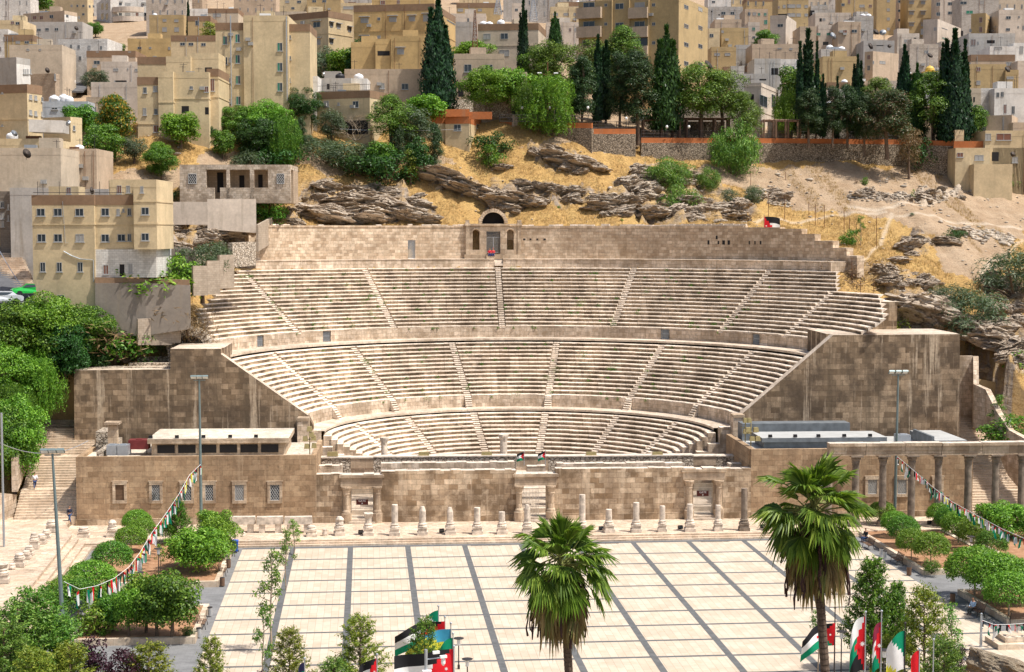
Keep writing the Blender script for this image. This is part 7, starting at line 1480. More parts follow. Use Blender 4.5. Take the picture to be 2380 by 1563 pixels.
M['palmstalk']=plain('palm_stalk',(.16,.17,.05),.7,var=.2);M['palmdark']=plain('dark_fruit_strand',(.045,.022,.02),.9,var=.4)
palm('palm_tree',1306,1310,76,'fan palm rising in front of the plaza centre',3,1322,1563,1.4)
palm('palm_tree',1892,1185,72,'taller fan palm with long brown skirt on the right',9,1918,1563,1.42,150)
def scatter(n,zones,seed,accept):
 r=np.random.default_rng(seed);X=r.uniform(-40,116,n);Y=r.uniform(183,281,n);out=[]
 ok=np.array([accept(x,y)for x,y in zip(X,Y)]);return X[ok],Y[ok]
def gz_arr(X,Y):
 i=np.clip(np.searchsorted(xs,X)-1,0,nx-2);j=np.clip(np.searchsorted(ys,Y)-1,0,ny-2);fx=(X-xs[i])/(xs[i+1]-xs[i]);fy=(Y-ys[j])/(ys[j+1]-ys[j])
 return(ZG[j,i]*(1-fx)+ZG[j,i+1]*fx)*(1-fy)+(ZG[j+1,i]*(1-fx)+ZG[j+1,i+1]*fx)*fy,RG[j,i],DG[j,i],PG[j,i]
r=np.random.default_rng(3);n=90000;X=r.uniform(-38,116,n);Y=r.uniform(185,262,n);Zt,rk_,dg_,pg_=gz_arr(X,Y)
du=X-TC.x;dv2=Y-TC.y;uu=du*math.cos(AL)-dv2*math.sin(AL);vv=du*math.sin(AL)+dv2*math.cos(AL);RR=np.hypot(uu,vv)
vis=((RR>52.6)|(np.arctan2(uu,vv)>R_(66))|(np.arctan2(uu,vv)<R_(-46)))& ~((np.abs(uu)<51)&(vv<18))& ~((X<-22)&(Y<205))
dens=vnoise(X*.25,Y*.25,9)*.6+vnoise(X*.9,Y*.9,19)*.4
keep=vis &(pg_<.2)&(dens>np.where(dg_>.5,.68,.33))&((rk_<.5)|(dens>.58));X,Y,Zt=X[keep],Y[keep],Zt[keep];n=len(X);B_=6
P=np.repeat(np.stack([X,Y,Zt],1),B_,0)+r.normal(size=(n*B_,3))*[.13,.13,0];a=r.uniform(0,6.28,n*B_);hgt=np.repeat(r.uniform(.18,.5,n),B_)*r.uniform(.6,1.2,n*B_);d_=np.stack([np.cos(a),np.sin(a),0*a],1);e=P+d_*hgt[:,None]*.35+np.array([0,0,1])*hgt[:,None]
w_=np.stack([-np.sin(a),np.cos(a),0*a],1)*.022;V=np.stack([P-w_-[0,0,.05],P+w_-[0,0,.05],e],1).reshape(-1,3)
M['straw']=leafmat('dry_straw',(.34,.22,.08),(.52,.36,.15),(.66,.50,.25),.2)
go=link(bpy.data.objects.new('dry_grass',np_mesh('dry_grass',V,np.arange(len(V)).reshape(-1,3),[M['straw']])));tag(go,'golden dry grass covering the slope behind the theatre','dry grass',None,'stuff')
ico=[]
for k in range(5):
 me=bpy.data.meshes.new('t');bm=__import__('bmesh').new();__import__('bmesh').ops.create_icosphere(bm,subdivisions=1,radius=1);rr=random.Random(k)
 for v in bm.verts:v.co *= rr.uniform(.7,1.25);v.co.z *= .7
 ico.append((np.array([v.co[:]for v in bm.verts]),np.array([[v.index for v in f.verts]for f in bm.faces])));bm.free()
def stones(name,X,Y,S_,label,mat):
 Z=gz_arr(X,Y)[0];Vs=[];Fs=[];k=0;r=np.random.default_rng(1)
 for x,y,z,s in zip(X,Y,Z,S_):
  v,f=ico[r.integers(5)];a=r.uniform(0,6.28);c_,s_=math.cos(a),math.sin(a);q=v*s*np.array([r.uniform(.8,1.5),1,r.uniform(.6,1)]);q=np.stack([q[:,0]*c_-q[:,1]*s_,q[:,0]*s_+q[:,1]*c_,q[:,2]],1)+[x,y,z+s*.15]
  Vs.append(q);Fs.append(f+k);k+=len(v)
 o=link(bpy.data.objects.new(name,np_mesh(name,np.concatenate(Vs),np.concatenate(Fs),[mat])));tag(o,label,'rocks',None,'stuff')
M['rockstone']=plain('loose_limestone',(.42,.355,.28),.95,var=.4,scale=1.2)
r=np.random.default_rng(8);n=14000;X=r.uniform(-38,116,n);Y=r.uniform(185,268,n);Z_,rk_,dg_,pg_=gz_arr(X,Y);du=X-TC.x;dv2=Y-TC.y;uu=du*math.cos(AL)-dv2*math.sin(AL);vv=du*math.sin(AL)+dv2*math.cos(AL);RR=np.hypot(uu,vv)
vis=((RR>52.8)|(np.arctan2(uu,vv)>R_(66))|(np.arctan2(uu,vv)<R_(-46)))& ~((np.abs(uu)<51)&(vv<18))& ~((X<-22)&(Y<205));keep=vis &((rk_>.5)&(r.random(n)<.5)|(dg_>.5)&(r.random(n)<.18)|(r.random(n)<.05))&(vnoise(X*.3,Y*.3,4)>.35)
X,Y=X[keep],Y[keep];stones('loose_stones',X,Y,r.uniform(.08,.3,len(X))**1.0*np.where(r.random(len(X))<.08,2.4,1),'loose pale stones strewn over the slope',M['rockstone'])
def line_stones(name,pts,n,w,s0,s1,label):
 P=[hit(*q)for q in pts];X=[];Y=[];r=np.random.default_rng(len(pts)+n)
 for k in range(n):
  i=r.integers(len(P)-1);t=r.random();q=P[i].lerp(P[i+1],t);X.append(q.x+r.normal()*w*.5);Y.append(q.y+r.normal()*w)
 stones(name,np.array(X),np.array(Y),r.uniform(s0,s1,n),label,M['rockstone'])
line_stones('rubble',[(1975,462),(2040,458),(2110,455),(2220,448)],420,.9,.14,.36,'long low band of piled rubble across the bare slope')
line_stones('rubble',[(2220,540),(2300,545),(2350,558)],300,1.2,.18,.42,'dark heap of stones on the right slope')
line_stones('rubble',[(1740,455),(1830,478)],130,.8,.15,.4,'scattered rubble left of the bare slope')
line_stones('rubble',[(2060,728),(2085,745)],110,.5,.15,.4,'small pile of pale rubble beside the upper right seats')
def boulder(x,y,w_,h,tiltz,seed,sy=.8):
 p=hit(x,y);bmesh=__import__('bmesh');bm=bmesh.new();bmesh.ops.create_icosphere(bm,subdivisions=5,radius=1)
 lr=random.Random(seed);offs=[lr.uniform(.74,1.12)for _ in range(30)]
 for v in bm.verts:
  q=Vector(v.co);k=1+noise.noise(q*1.1+Vector((seed,0,0)))*.45+noise.noise(q*3+Vector((0,seed,0)))*.2;zz=q.z*4.5+noise.noise(q*1.2)*1.2+8;li=int(zz);fz=zz-li
  cell=noise.cell(Vector((q.x*3.2+li*.7+seed,q.y*3.2,li)));f=(offs[li]*(1-.16*(abs(fz-.5)*2)**6))*k*(.92+.16*cell);q.x *= f;q.y *= f;q.z=q.z*(.92+.1*cell);v.co=q
 me=bpy.data.meshes.new('rock_outcrop');bm.to_mesh(me);bm.free();me.materials.append(M['cliff']);me.color_attributes.new('zone','FLOAT_COLOR','POINT')
 o=link(bpy.data.objects.new('rock_outcrop',me));o.location=(p.x,p.y,p.z+h*.1);o.scale=(w_,w_*sy,h);o.rotation_euler=(R_(-12),tiltz,random.uniform(-.3,.3));tag(o,None,None,None,'structure')
b=NB('cliff_rock');ob=b.n('TexCoord').outputs['Object'];wv=b.mapv(ob,(.9,.9,5));rn=b.noise(wv,1.0,10,.75);n2=b.noise(ob,4,8,.75)
c=b.mix(b.ramp(rn,[(.36,0),(.52,1)]),(.19,.14,.095),(.50,.40,.30));c=b.mix(b.ramp(b.noise(ob,1.6,7,.7),[(.48,0),(.62,.8)]),c,(.62,.54,.44));c=b.mix(b.ramp(n2,[(.30,.7),(.42,0)]),c,(.07,.05,.035));b.col(c);b.bs.inputs['Roughness'].default_value=.95;b.bump(b.math('ADD',rn,n2),1.0,.35);M['cliff']=b.mat
for i,(x,y,w_,h,t_)in enumerate([(760,505,5,1.7,.1),(800,478,5,1.2,.0),(860,470,5.5,1.3,.0),(900,490,4.5,1.6,.15),(940,505,4,1.6,.2),(700,500,3.5,1.4,-.1),(850,505,5,1.8,0),(990,515,3,1.0,0),(1020,415,5.5,1.3,.3),(1070,440,5.5,1.4,.3),(1120,458,5,1.5,.25),(1180,470,4.5,1.5,.2),(1230,475,3.5,1.3,.1),(1280,365,5,1.0,.1),(1340,385,4.5,1.3,.15),(1380,395,3,1.1,.1),(1490,408,2.8,1.6,-.2),(1460,435,3,1.8,-.4),(1500,450,2.8,1.7,-.3),(1450,470,2.5,1.2,-.3),(1400,490,3.5,1.2,0),(1520,500,3.5,1.4,0),(1640,495,3.5,1.2,.1),(1700,505,4,1.0,0),(1800,470,2,.9,0),(2110,575,2.6,1.2,-.2),(2135,570,1.8,.9,0),(2200,565,2.6,.9,.1),(2230,545,2,1.0,0),(2120,755,4.5,2.2,.2),(2180,765,4.5,2.6,.3),(2240,790,4,2.0,.3),(2300,800,4,1.8,.2),(2340,770,3,1.2,0),(540,545,3.5,1.3,0),(480,560,3,1.2,0),(500,530,2.5,.8,0),(410,520,2.5,1.2,0),(2090,610,2.2,.9,0),(1165,395,2,.7,0),(1340,455,2.5,.8,0),(1270,440,2.8,.7,0),(60,600,2.5,2.0,0),(1600,470,3,1,0)]):boulder(x,y,w_*.8,h*.85,t_,i*3.7)
protos_=[o for o in bpy.data.objects if o.name.startswith('rock_outcrop')][:12];rr=random.Random(77);rp2=np.random.default_rng(5)
for poly in ROCKZ:
 px=[q[0]for q in poly];py=[q[1]for q in poly];area=(max(px)-min(px))*(max(py)-min(py))
 for _ in range(int(area/520)+4):
  x,y=rr.uniform(min(px),max(px)),rr.uniform(min(py),max(py))
  if not inpoly(np.array([x]),np.array([y]),poly)[0]:continue
  h_=hit(x,y,180)
  if(h_-CO).dot(HV)>275:continue
  o=rr.choice(protos_);c=o.copy();COL.objects.link(c);s=rr.uniform(.5,1.5);c.location=(h_.x,h_.y,h_.z-.05);c.scale=(s*rr.uniform(.9,1.7),s*.9,s*rr.uniform(.4,.75));c.rotation_euler=(R_(rr.uniform(-25,5)),rr.uniform(-.3,.35),rr.uniform(-.6,.6))
# ====== garden beds, furniture, flags, people, vehicles
M['kerb']=stone('kerb_stone',(.66,.58,.48),(.56,.48,.38),(.3,.25,.2),1.2,.5,(.3,.22,.15),.4,bump=.2)
b=NB('red_soil');ob=b.n('TexCoord').outputs['Object'];f=b.noise(ob,1.2,8,.75)
b.col(b.mix(b.ramp(f,[(.35,0),(.65,1)]),(.24,.115,.055),(.42,.24,.135)));b.bump(f,.6,.05);M['soil']=b.mat
def bed(x0,y0,x1,y1,label,inner=None):
 cx_,cy_=(x0+x1)/2,(y0+y1)/2;t=empty('planting_bed',(cx_,cy_,0),label,'planting bed','raised planting beds beside the plaza');k=.42
 for nm,(a,b_,c,d)in dict(kerb1=(x0,y0,x1,y0+k),kerb2=(x0,y1-k,x1,y1),kerb3=(x0,y0+k,x0+k,y1-k),kerb4=(x1-k,y0+k,x1,y1-k)).items():
  mb=MB();mb.prism(rect(a,b_,c,d),0,.5,0);mb.build('kerb',M['kerb'],t)
 mb=MB();mb.prism(rect(x0+k,y0+k,x1-k,y1-k),0,.4);mb.build('soil',M['soil'],t)
pR,pB=at(530,1263,Z=0),at(506,1365,Z=0)
bed(at(250,1360,Z=0).x-2.2,pB.y,pB.x+.1,pR.y,'left raised bed of red soil next to the steps')
p1,p2=at(478,1418,Z=0),at(454,1497,Z=0);bed(at(170,1479,Z=0).x,p2.y,p2.x,p1.y,'front left raised bed of red soil with pale stone kerb')
p1,p2=at(1991,1243,Z=0),at(2121,1338,Z=0);xa=p1.x;bed(xa,p2.y,xa+8.8,p1.y-.2,'right raised bed near the apron, benches along its kerb')
bed(xa+9.6,p2.y+1,xa+19,p1.y-.2,'far right raised bed under the back row of clipped trees')
p1,p2=at(2225,1383,Z=0),at(2325,1454,Z=0);bed(p1.x,p2.y,p1.x+14,p1.y,'front right raised bed behind the seated man')
M['wood']=plain('bench_slats',(.16,.095,.06),.6,var=.25,scale=8)
def slat(mb,x0,x1,y,z,w_,th,tilt=0):mb.box(((x0+x1)/2,y,z),(x1-x0,w_ if not tilt else th,th if not tilt else w_))
def bench_proto():
 t=empty('park_bench',(0,0,0),'x','bench','wooden park benches round the plaza')
 mb=MB()
 for k in range(6):mb.box((0,-.22+k*.085,.45+.006*k),(1.7,.065,.03))
 mb.build('seat',M['wood'],t);mb=MB()
 for k in range(6):mb.box((0,.27+k*.03,.56+k*.085),(1.7,.025,.065))
 mb.build('backrest',M['wood'],t)
 for s in(-1,1):
  mb=MB();x=s*.82;mb.tube([(x,-.3,0),(x,-.22,.43),(x,.26,.43),(x,.45,1.05)],.03,6);mb.tube([(x,.38,0),(x,.22,.43)],.03,6);mb.tube([(x,-.25,.43),(x,-.3,.66),(x,-.1,.7),(x,.34,.7)],.022,6);mb.build('armrest_frame',M['iron'],t)
 return t
BP=bench_proto();bpn=0
for x,y,rz,lab in[((2075/2.232),1990+515/2.232,-90,'wooden bench beside the blue bin, left side of the plaza'),(1995/2.232,1990+690/2.232,-90,'wooden bench at the corner of the left bed'),(1810/2.232,1990+1160/2.232,-90,'wooden bench at the front left bed'),
     (3072+512/1.28,1990+262/1.28,90,'wooden bench nearest the steps on the right side'),(3072+658/1.28,1990+340/1.28,90,'wooden bench in the middle of the right bed kerb'),(3072+1068/1.28,1990+605/1.28,90,'bench the man in the blue shirt sits on'),(3072+1285/1.28,1990+650/1.28,0,'bench facing the camera at the right picture edge')]:
 t=BP if bpn==0 else copy_tree(BP);bpn+=1;p=at(x*K,y*K,Z=.02);t.location=(p.x,p.y,.012);t.rotation_euler=(0,0,R_(rz+180 if rz==90 else rz+180));t['label']=lab
 if rz==-90:t.rotation_euler=(0,0,R_(90))
 if rz==90:t.rotation_euler=(0,0,R_(-90))
def bin_proto(kind):
 t=empty('litter_bin',(0,0,0),'x','litter bin','round litter bins beside the benches');mb=MB()
 if kind=='slat':
  for k in range(14):a=k*2*math.pi/14;mb.box((.2*math.cos(a),.2*math.sin(a),.42),(.075,.02,.72),a+math.pi/2)
  mb.lathe([(.19,.05),(.19,.7)],(0,0,0),12);mb.build('body',M['wood'],t)
 else:mb.lathe([(.17,.1),(.19,.75)],(0,0,0),14);mb.build('body',M['steel'],t)
 mb=MB();mb.lathe([(.205,.72),(.215,.78),(.16,.8)],(0,0,0),14);mb.build('rim',M['iron'],t);return t
for kind,lst_ in(('slat',[(2040/2.232,1990+630/2.232,'slatted bin between the two left benches'),(1985/2.232,1990+795/2.232,'slatted bin at the left bed corner'),(3072+722/1.28,1990+400/1.28,'slatted bin at the right bed corner'),(3072+945/1.28,1990+540/1.28,'slatted bin at the front right bed corner')]),
    ('metal',[(1775/2.232,1990+1255/2.232,'thin metal bin on a post by the front left bench'),(1875/2.232,1990+1065/2.232,'grey leaning metal bin on the left paving'),(3072+580/1.28,1990+300/1.28,'dark metal bin between the right benches'),(3072+598/1.28,1990+315/1.28,'wire bin right of the dark metal bin')])):
 pt=None
 for x,y,lab in lst_:
  t=bin_proto(kind)if pt is None else copy_tree(pt);pt=pt or t;p=at(x*K,y*K,Z=.02);t.location=(p.x,p.y,.012);t['label']=lab
p=at(2098/2.232*K,(1990+490/2.232)*K,Z=.02);M['bluebin']=plain('blue_plastic',(.02,.10,.48),.4,var=.08);t=empty('wheelie_bin',(p.x,p.y,0),'bright blue wheeled rubbish bin at the left bench','wheelie bin')
mb=MB();mb.M=Matrix.Translation((p.x,p.y,0));mb.box((0,0,.62),(.55,.6,.95),0,0,1.12);mb.build('body',M['bluebin'],t);mb=MB();mb.M=Matrix.Translation((p.x,p.y,0));mb.box((0,0,1.13),(.68,.74,.06));mb.box((0,-.05,1.19),(.5,.5,.06),0,0,.8);mb.tube([(-.25,.4,1.08),(.25,.4,1.08)],.03,6);mb.build('lid',M['bluebin'],t)
for s in(-1,1):mb=MB();mb.tube([(p.x+s*.26,p.y+.28,.1),(p.x+s*.33,p.y+.28,.1)],.1,12);mb.build('wheel',M['black'],t)
def flood_mast(x,y,yt,Z,lab,heads,d=None):
 p=at(x,y,Z=Z)if d is None else Vector((at(x,y,d=d).x,at(x,y,d=d).y,Z));dd=(p-CO).dot(HV);zt=at(x,yt,d=dd).z;t=empty('floodlight_mast',(p.x,p.y,Z),lab,'floodlight mast','tall floodlight masts')
 tx=at(heads[1][0],yt,d=dd);mb=MB();mb.tube([(p.x,p.y,Z-.3),((p.x+tx.x)/2,p.y,(Z+zt)/2),(tx.x,p.y,zt)],[.17,.14,.085],12);mb.build('pole',M['pole'],t)
 a=at(heads[0][0],yt+2,d=dd);c=at(heads[2][0],yt+2,d=dd);mb=MB();mb.tube([(a.x,p.y,zt-.1),(c.x,p.y,zt-.1)],.045,6);mb.build('crossarm',M['pole'],t)
 for hx,hy in heads:
  q=at(hx,hy,d=dd);mb=MB();ang=R_(35);mb.M=Matrix.Translation((q.x,p.y,zt+.22))@Matrix.Rotation(-ang,4,'X');mb.box((0,0,0),(.62,.5,.16),0,0,.9);mb.box((0,0,.1),(.5,.34,.06));h_=mb.build('floodlight',M['pole'],t)
  mb=MB();mb.M=Matrix.Translation((q.x,p.y,zt+.22))@Matrix.Rotation(-ang,4,'X');mb.box((0,-.02,-.085),(.5,.4,.015));mb.build('lens',M['bulb'],h_)
flood_mast(148,1475,1055,0.4,'tall grey floodlight mast at the lower left, bunting tied halfway up',((104,1051),(122,1056),(141,1060)))
flood_mast(468,1232,882,.5,'tall floodlight mast before the left museum wing',((450,880),(463,879),(477,878)))
flood_mast(2079,1215,870,.4,'tall floodlight mast before the right colonnade',((2072,868),(2088,870),(2104,872)))
def garden_lamp(x,yb,yt,lab,Z=.4,dark=True,d=None):
 if d is None:p=at(x,yb,Z=Z);d=(p-CO).dot(HV)
 top=at(x,yt,d=d);z0=Z;t=empty('garden_lamp',(top.x,top.y,z0),lab,'garden lamp','disc topped garden lamps');H=top.z-z0
 mb=MB();mb.M=Matrix.Translation((top.x,top.y,z0));mb.lathe([(.09,0),(.09,.3),(.045,.35),(.04,H-.6),(.07,H-.55)],(0,0,0),8);mb.build('post',M['iron'],t)
 mb=MB();mb.M=Matrix.Translation((top.x,top.y,z0));mb.lathe([(.12,H-.55),(.13,H-.2),(.13,H-.12)],(0,0,0),12);mb.build('lantern',M['bulb'],t)
 mb=MB();mb.M=Matrix.Translation((top.x,top.y,z0));mb.lathe([(.13,H-.12),(.36,H-.08),(.38,H-.05),(.2,H+.0),(.05,H+.02)],(0,0,0),18);mb.build('shade',M['iron'],t)
for a in[(1413/2.232*K,1350,1274,'disc topped lamp in the red soil of the left bed'),(1258/2.232*K,1440,1290+110/2.232/1.721*.0+(1990+665/2.232)*K-1290,'disc topped lamp in front of the left bed'),(2257,1290,1246,'disc topped lamp in the right bed')]:garden_lamp(*a)
garden_lamp(1066,0,1482,'disc topped lamp post right of the big flag cluster',0,d=112);garden_lamp(1086,0,1530,'lower disc topped lamp post right of the big flag cluster',0,d=107)
garden_lamp(1956,0,1466,'disc topped lamp post right of the right palm trunk',0,d=110);garden_lamp(2055,0,1509,'disc topped lamp between the right hand flags',0,d=105)
for x,y,lab in((935/2.232+1024,1990+330/2.232,'small black spotlight box left of the leafy capital pedestal'),(1658/2.232+1024,1990+318/2.232,'small black spotlight box left of the third stump'),(862/1.28+2048,1990+165/1.28,'small black spotlight box near gate B'),(457/1.28+2048,1990+170/1.28,'small black spotlight box beside the left palm'),(1283/1.28+2048,1990+160/1.28,'small black spotlight box by the right palm'),(3072+828/1.28,1990+140/1.28,'small black spotlight box before the dark columns')):
 p=at(x*K,y*K,Z=APZ);t=empty('ground_spotlight',(p.x,p.y,APZ),lab,'spotlight','small spotlights on the apron');mb=MB();mb.box((p.x,p.y,APZ+.25),(.5,.3,.34),.2,0,.9);mb.build('housing',M['black'],t);mb=MB();mb.box((p.x,p.y-.17,APZ+.27),(.4,.02,.22),.0);mb.build('lens',M['glass'],t)
M['khaki']=plain('khaki_metal',(.34,.28,.13),.5,.2,var=.15)
def roof_light(u,v,z,lab):
 q=G(u,v);t=empty('roof_floodlight',(q.x,q.y,z),lab,'floodlight','black floodlights along the roof edge');mb=MB();mb.M=Matrix.Translation((q.x,q.y,z));mb.box((0,0,.2),(.42,.25,.3),0,0,.9);mb.build('housing',M['black'],t)
for i,xq in enumerate((350,411,473,535,595)):
 u_,_=gu(xq,1036,2.8);roof_light(u_,2.9,zlw+1.46,['first','second','third','fourth','last'][i]+' small floodlight from the left on the left pavilion roof')
for i,xq in enumerate((1790,1848,1902,1962,2022)):
 u_,_=gu(xq,1025,3);roof_light(u_,3.0,zrw+.81,['first','second','third','fourth','last'][i]+' small floodlight from the left on the right pavilion roof')
def lamp_cluster(x,yb,d,lab,spec):
 p=at(x,yb,d=d);t=empty('floodlight_cluster',p,lab,'floodlight cluster');mb=MB();mb.tube([p,p+Vector((0,0,2.6))],.06,6);mb.tube([p+Vector((-.5,0,1.6)),p+Vector((.7,0,1.6))],.04,5);mb.build('post',M['khaki'],t)
 for dx,dz in spec:mb=MB();mb.box((p.x+dx,p.y-.15,p.z+dz),(.55,.5,.5),0,0,.8);mb.build('floodlight',M['khaki'],t)
lamp_cluster(720,1057,167.5,'khaki floodlight cluster on the right end of the left wing',((0,2.7),(-.45,1.7),(.4,1.75),(-.3,.9),(.45,.95),(.2,2.1)))
lamp_cluster(1745,1040,172,'khaki floodlight cluster on the left end of the right wing',((-.35,1.9),(.5,1.9),(.1,.95),(.7,.95)))
lamp_cluster(1732,1028,176,'second khaki floodlight cluster just behind the first one',((0,2.4),(.35,2.4),(0,1.2),(.3,1.2)))
for x,y,lab in((1328,0,''),):pass
for x,lab in((1330/1.721,'left'),):pass
for xs_,lab in((773,'khaki stage light on the rubble wall at the far left'),(1139,'khaki stage light before the lowest left seats'),(1374,'khaki stage light left of the centre stairs'),(2281,'khaki stage light right of the two small flags'),(2536,'khaki stage light before the lowest right seats'),(2898,'khaki stage light on the rubble wall, far right')):
 pass
for xd,lab in((773,'khaki stage light on the rubble wall, far left'),(1131,'khaki stage light left of the thick pale column'),(1374,'khaki stage light on the rubble wall right of the flags'),(1528,'khaki stage light on the rubble wall, right half'),(1735,'khaki stage light on the rubble wall, far right'),(985,'khaki stage light on the rubble wall, left half')):
 u_,z_=gu(xd,1062,9);q=G(u_,9);t=empty('stage_light',(q.x,q.y,z_),lab,'stage light','stage lights on the rubble wall');mb=MB();mb.box((q.x,q.y,z_+.3),(1.2,.4,.45),SANG,0,.9);mb.build('housing',M['khaki'],t)
M['maroon']=plain('maroon_tank',(.16,.03,.03),.5,var=.15)
def metal_tank(x0,x1,yt,yb,v,mat,lab,legs=False,dp=1.5):
 a,z1=gu(x0,yt,v);b_,z0=gu(x1,yb,v);c=G((a+b_)/2,v+dp/2);t=empty('metal_tank',(c.x,c.y,z0),lab,'metal tank');mb=MB();gbox(mb,a,b_,v,v+dp,z0+(.5 if legs else .08),z1);mb.build('body',mat,t);mb=MB();gbox(mb,(a+b_)/2-.3,(a+b_)/2+.3,v+dp*.3,v+dp*.7,z1,z1+.08);mb.build('hatch',mat,t)
 if legs:
  for a_ in(a+.2,b_-.2):mb=MB();gbox(mb,a_-.05,a_+.05,v+.1,v+.2,z0,z0+.5);mb.build('leg',M['iron'],t)
metal_tank(247,271,1036,1061,1.0,M['steel'],'square galvanised tank on the left wing roof, left of two');metal_tank(272,297,1036,1061,1.0,M['steel'],'square galvanised tank on the left wing roof, right of two');metal_tank(298,345,1024,1056,3.5,M['maroon'],'long dark red tank on legs, left wing roof',True)
metal_tank(2087,2117,1012,1035,4,M['steel'],'square galvanised tank on the right wing roof');
a,z1=gu(250,983,6);b_,z0=gu(272,1040,6);mb=MB();gbox(mb,a,b_,6,7,z0-1,z1-.2);gbox(mb,a-.3,b_+.3,5.7,7.3,z1-.2,z1+.05);c=G(a,6);t=empty('chimney',(c.x,c.y,z0),'stone chimney with flat cap on the left wing roof','chimney');mb.build('shaft',M['trim'],t)
for i,(x0,x1)in enumerate(((223,242),(240,256),(252,267))):
 q0=at(x0,815-i*4,d=190+i*1.5);q1=at(x1,815-i*4,d=190+i*1.5);t=empty('metal_tank',q0,['front','middle','rear'][i]+' one of three square grey tanks in a row on the left platform','metal tank','grey tanks on the left platform');mb=MB();wd=(q1-q0).length;mb.box(((q0.x+q1.x)/2,q0.y,q0.z+.55),(wd,1.3,1.1));mb.build('body',M['steel'],t)
FC=dict(k=(.012,.012,.014),w=(.72,.72,.70),g=(0,.22,.11),r=(.62,.012,.02),y=(.62,.58,.05),b=(.06,.35,.55),m=(.22,.02,.05),n=(.02,.02,.06))
for k,c in FC.items():M['fl_'+k]=plain('flag_'+dict(k='black',w='white',g='green',r='red',y='yellow',b='light_blue',m='maroon',n='navy')[k],c,.8,var=.06)
def flag_cloth(mb,o,u,L_,H_,pat,droop,wave,seed,nu=14,nv=9,ph=0):
 """o: top of the hoist, u: direction of the fly; pat(s, t) -> material index"""
 r=random.Random(seed);idx={};n=Vector((-u.y,u.x,0)).normalized()
 for i in range(nu+1):
  for j in range(nv+1):
   s,t=i/nu,j/nv;sag=droop*s*s*L_;x=L_*s*math.cos(min(1.2,droop*s*.9));off=wave*math.sin(s*7+t*1.5+ph)*(.25+s)*L_
   idx[i,j]=mb.V(o+u*x+n*off+Vector((0,0,-H_*t-sag-wave*.4*math.sin(s*5+ph)*s*L_)))
 for i in range(nu):
  for j in range(nv):mb.F((idx[i,j],idx[i+1,j],idx[i+1,j+1],idx[i,j+1]),None,pat((i+.5)/nu,(j+.5)/nv))
def P_jordan(s,t):return 3 if s<.5*(1-abs(2*t-1))else(0 if t<1/3 else(1 if t<2/3 else 2))
MJ=None
def flagpole(x,yt,d,lab,fl=None,zb=0,r=.045,mat='steel',tilt=0,cat='flagpole',grp='flagpoles with flags'):
 top=at(x,yt,d=d);t=empty('flagpole',(top.x,top.y,zb),lab,cat,grp);mb=MB();mb.tube([(top.x-tilt,top.y,zb),top],[r*1.3,r*.8],8);mb.lathe([(.02,0),(.08,.05),(.08,.12),(.02,.16)],top,8);mb.build('pole',M[mat],t)
 for(z_,az,L_,H_,pat,mats,droop,wave,seed)in(fl or[]):
  mb=MB();flag_cloth(mb,top-Vector((0,0,z_)),Vector((math.cos(az),math.sin(az),0)),L_,H_,pat,droop,wave,seed,ph=seed);f=mb.build('flag',[M['fl_'+m]for m in mats],t,True)
  if pat is P_jordan:
   q=top-Vector((0,0,z_+H_/2))+Vector((math.cos(az),math.sin(az),0))*L_*.13;mb=MB();
   pts=[]
   for k in range(14):rr_=H_*(.055 if k % 2==0 else .025);a_=k*math.pi/7;pts.append(q+Vector((math.cos(az)*rr_*math.cos(a_),-.06,rr_*math.sin(a_)-droop*.0169*L_)))
   mb.poly(pts);mb.build('star',M['fl_w'],f)
 return t
J=['k','w','g','r'];P3=P_jordan
def P_iraq(s,t):return 0 if t<1/3 else(1 if t<2/3 else 2)
def P_diag(s,t):return 0 if s+t<.65 else(1 if s+t<1.3 else 2)
E_=math.pi
flagpole(1019/1.0+0,1412,108,'flagpole with drooping green and white flag, farthest of the big cluster',[(.2,E_,1.3,1.6,P_diag,['g','w','g'],.9,.06,1)])
flagpole(1034,1437,106,'flagpole with black white and green flag with a red edge, blowing left',[(.2,E_,3.4,1.5,P_jordan,J,.25,.10,2)])
flagpole(1048,1452,103,'flagpole with yellow and blue city flag blowing left',[(.3,E_,3.2,1.8,P_diag,['b','y','m'],.45,.08,3)])
flagpole(1053,1476,101,'flagpole with maroon and white flag behind the biggest flag',[(.2,E_,1.2,2.2,P_iraq,['g','r','w'],.8,.05,4)])
flagpole(1055,1506,96,'nearest pole of the cluster with the biggest Jordanian style flag',[(.1,E_,3.6,2.3,P_jordan,J,.12,.07,5)],r=.06)
flagpole(876,1525,97,'flagpole with red topped flag curling left, centre left',[(.15,E_,1.2,1.6,P_jordan,J,.5,.12,6)])
flagpole(708,1534,97,'flagpole with a limp dark flag, left of centre',[(.15,E_,.7,1.6,P_iraq,['n','g','k'],1.1,.05,7)])
flagpole(1941,1416,104,'flagpole beside the right palm, flag blowing left with red triangle',[(.9,E_,2.4,1.5,P_jordan,J,.45,.12,8)],mat='iron')
flagpole(2012,1426,98,'flagpole with large limp red green white and black flag',[(.2,E_,1.5,3.3,P_jordan,['w','g','k','r'],1.0,.08,9)])
flagpole(2049,1424,97,'flagpole with narrow limp red white and green flag',[(.6,E_,1.0,2.8,P_jordan,['m','w','g','r'],1.2,.06,10)])
flagpole(2104,1452,96,'flagpole with folded white yellow and green flag',[(.4,E_,1.6,2.3,P_diag,['g','w','y'],.9,.08,11)],mat='iron')
flagpole(2137,1512,95,'flagpole with a drooping crimson and white flag',[(.0,E_,.8,2.0,P_diag,['r','r','w'],1.0,.05,12)])
flagpole(2170,1490,96,'bare grey pole right of the crimson flag')
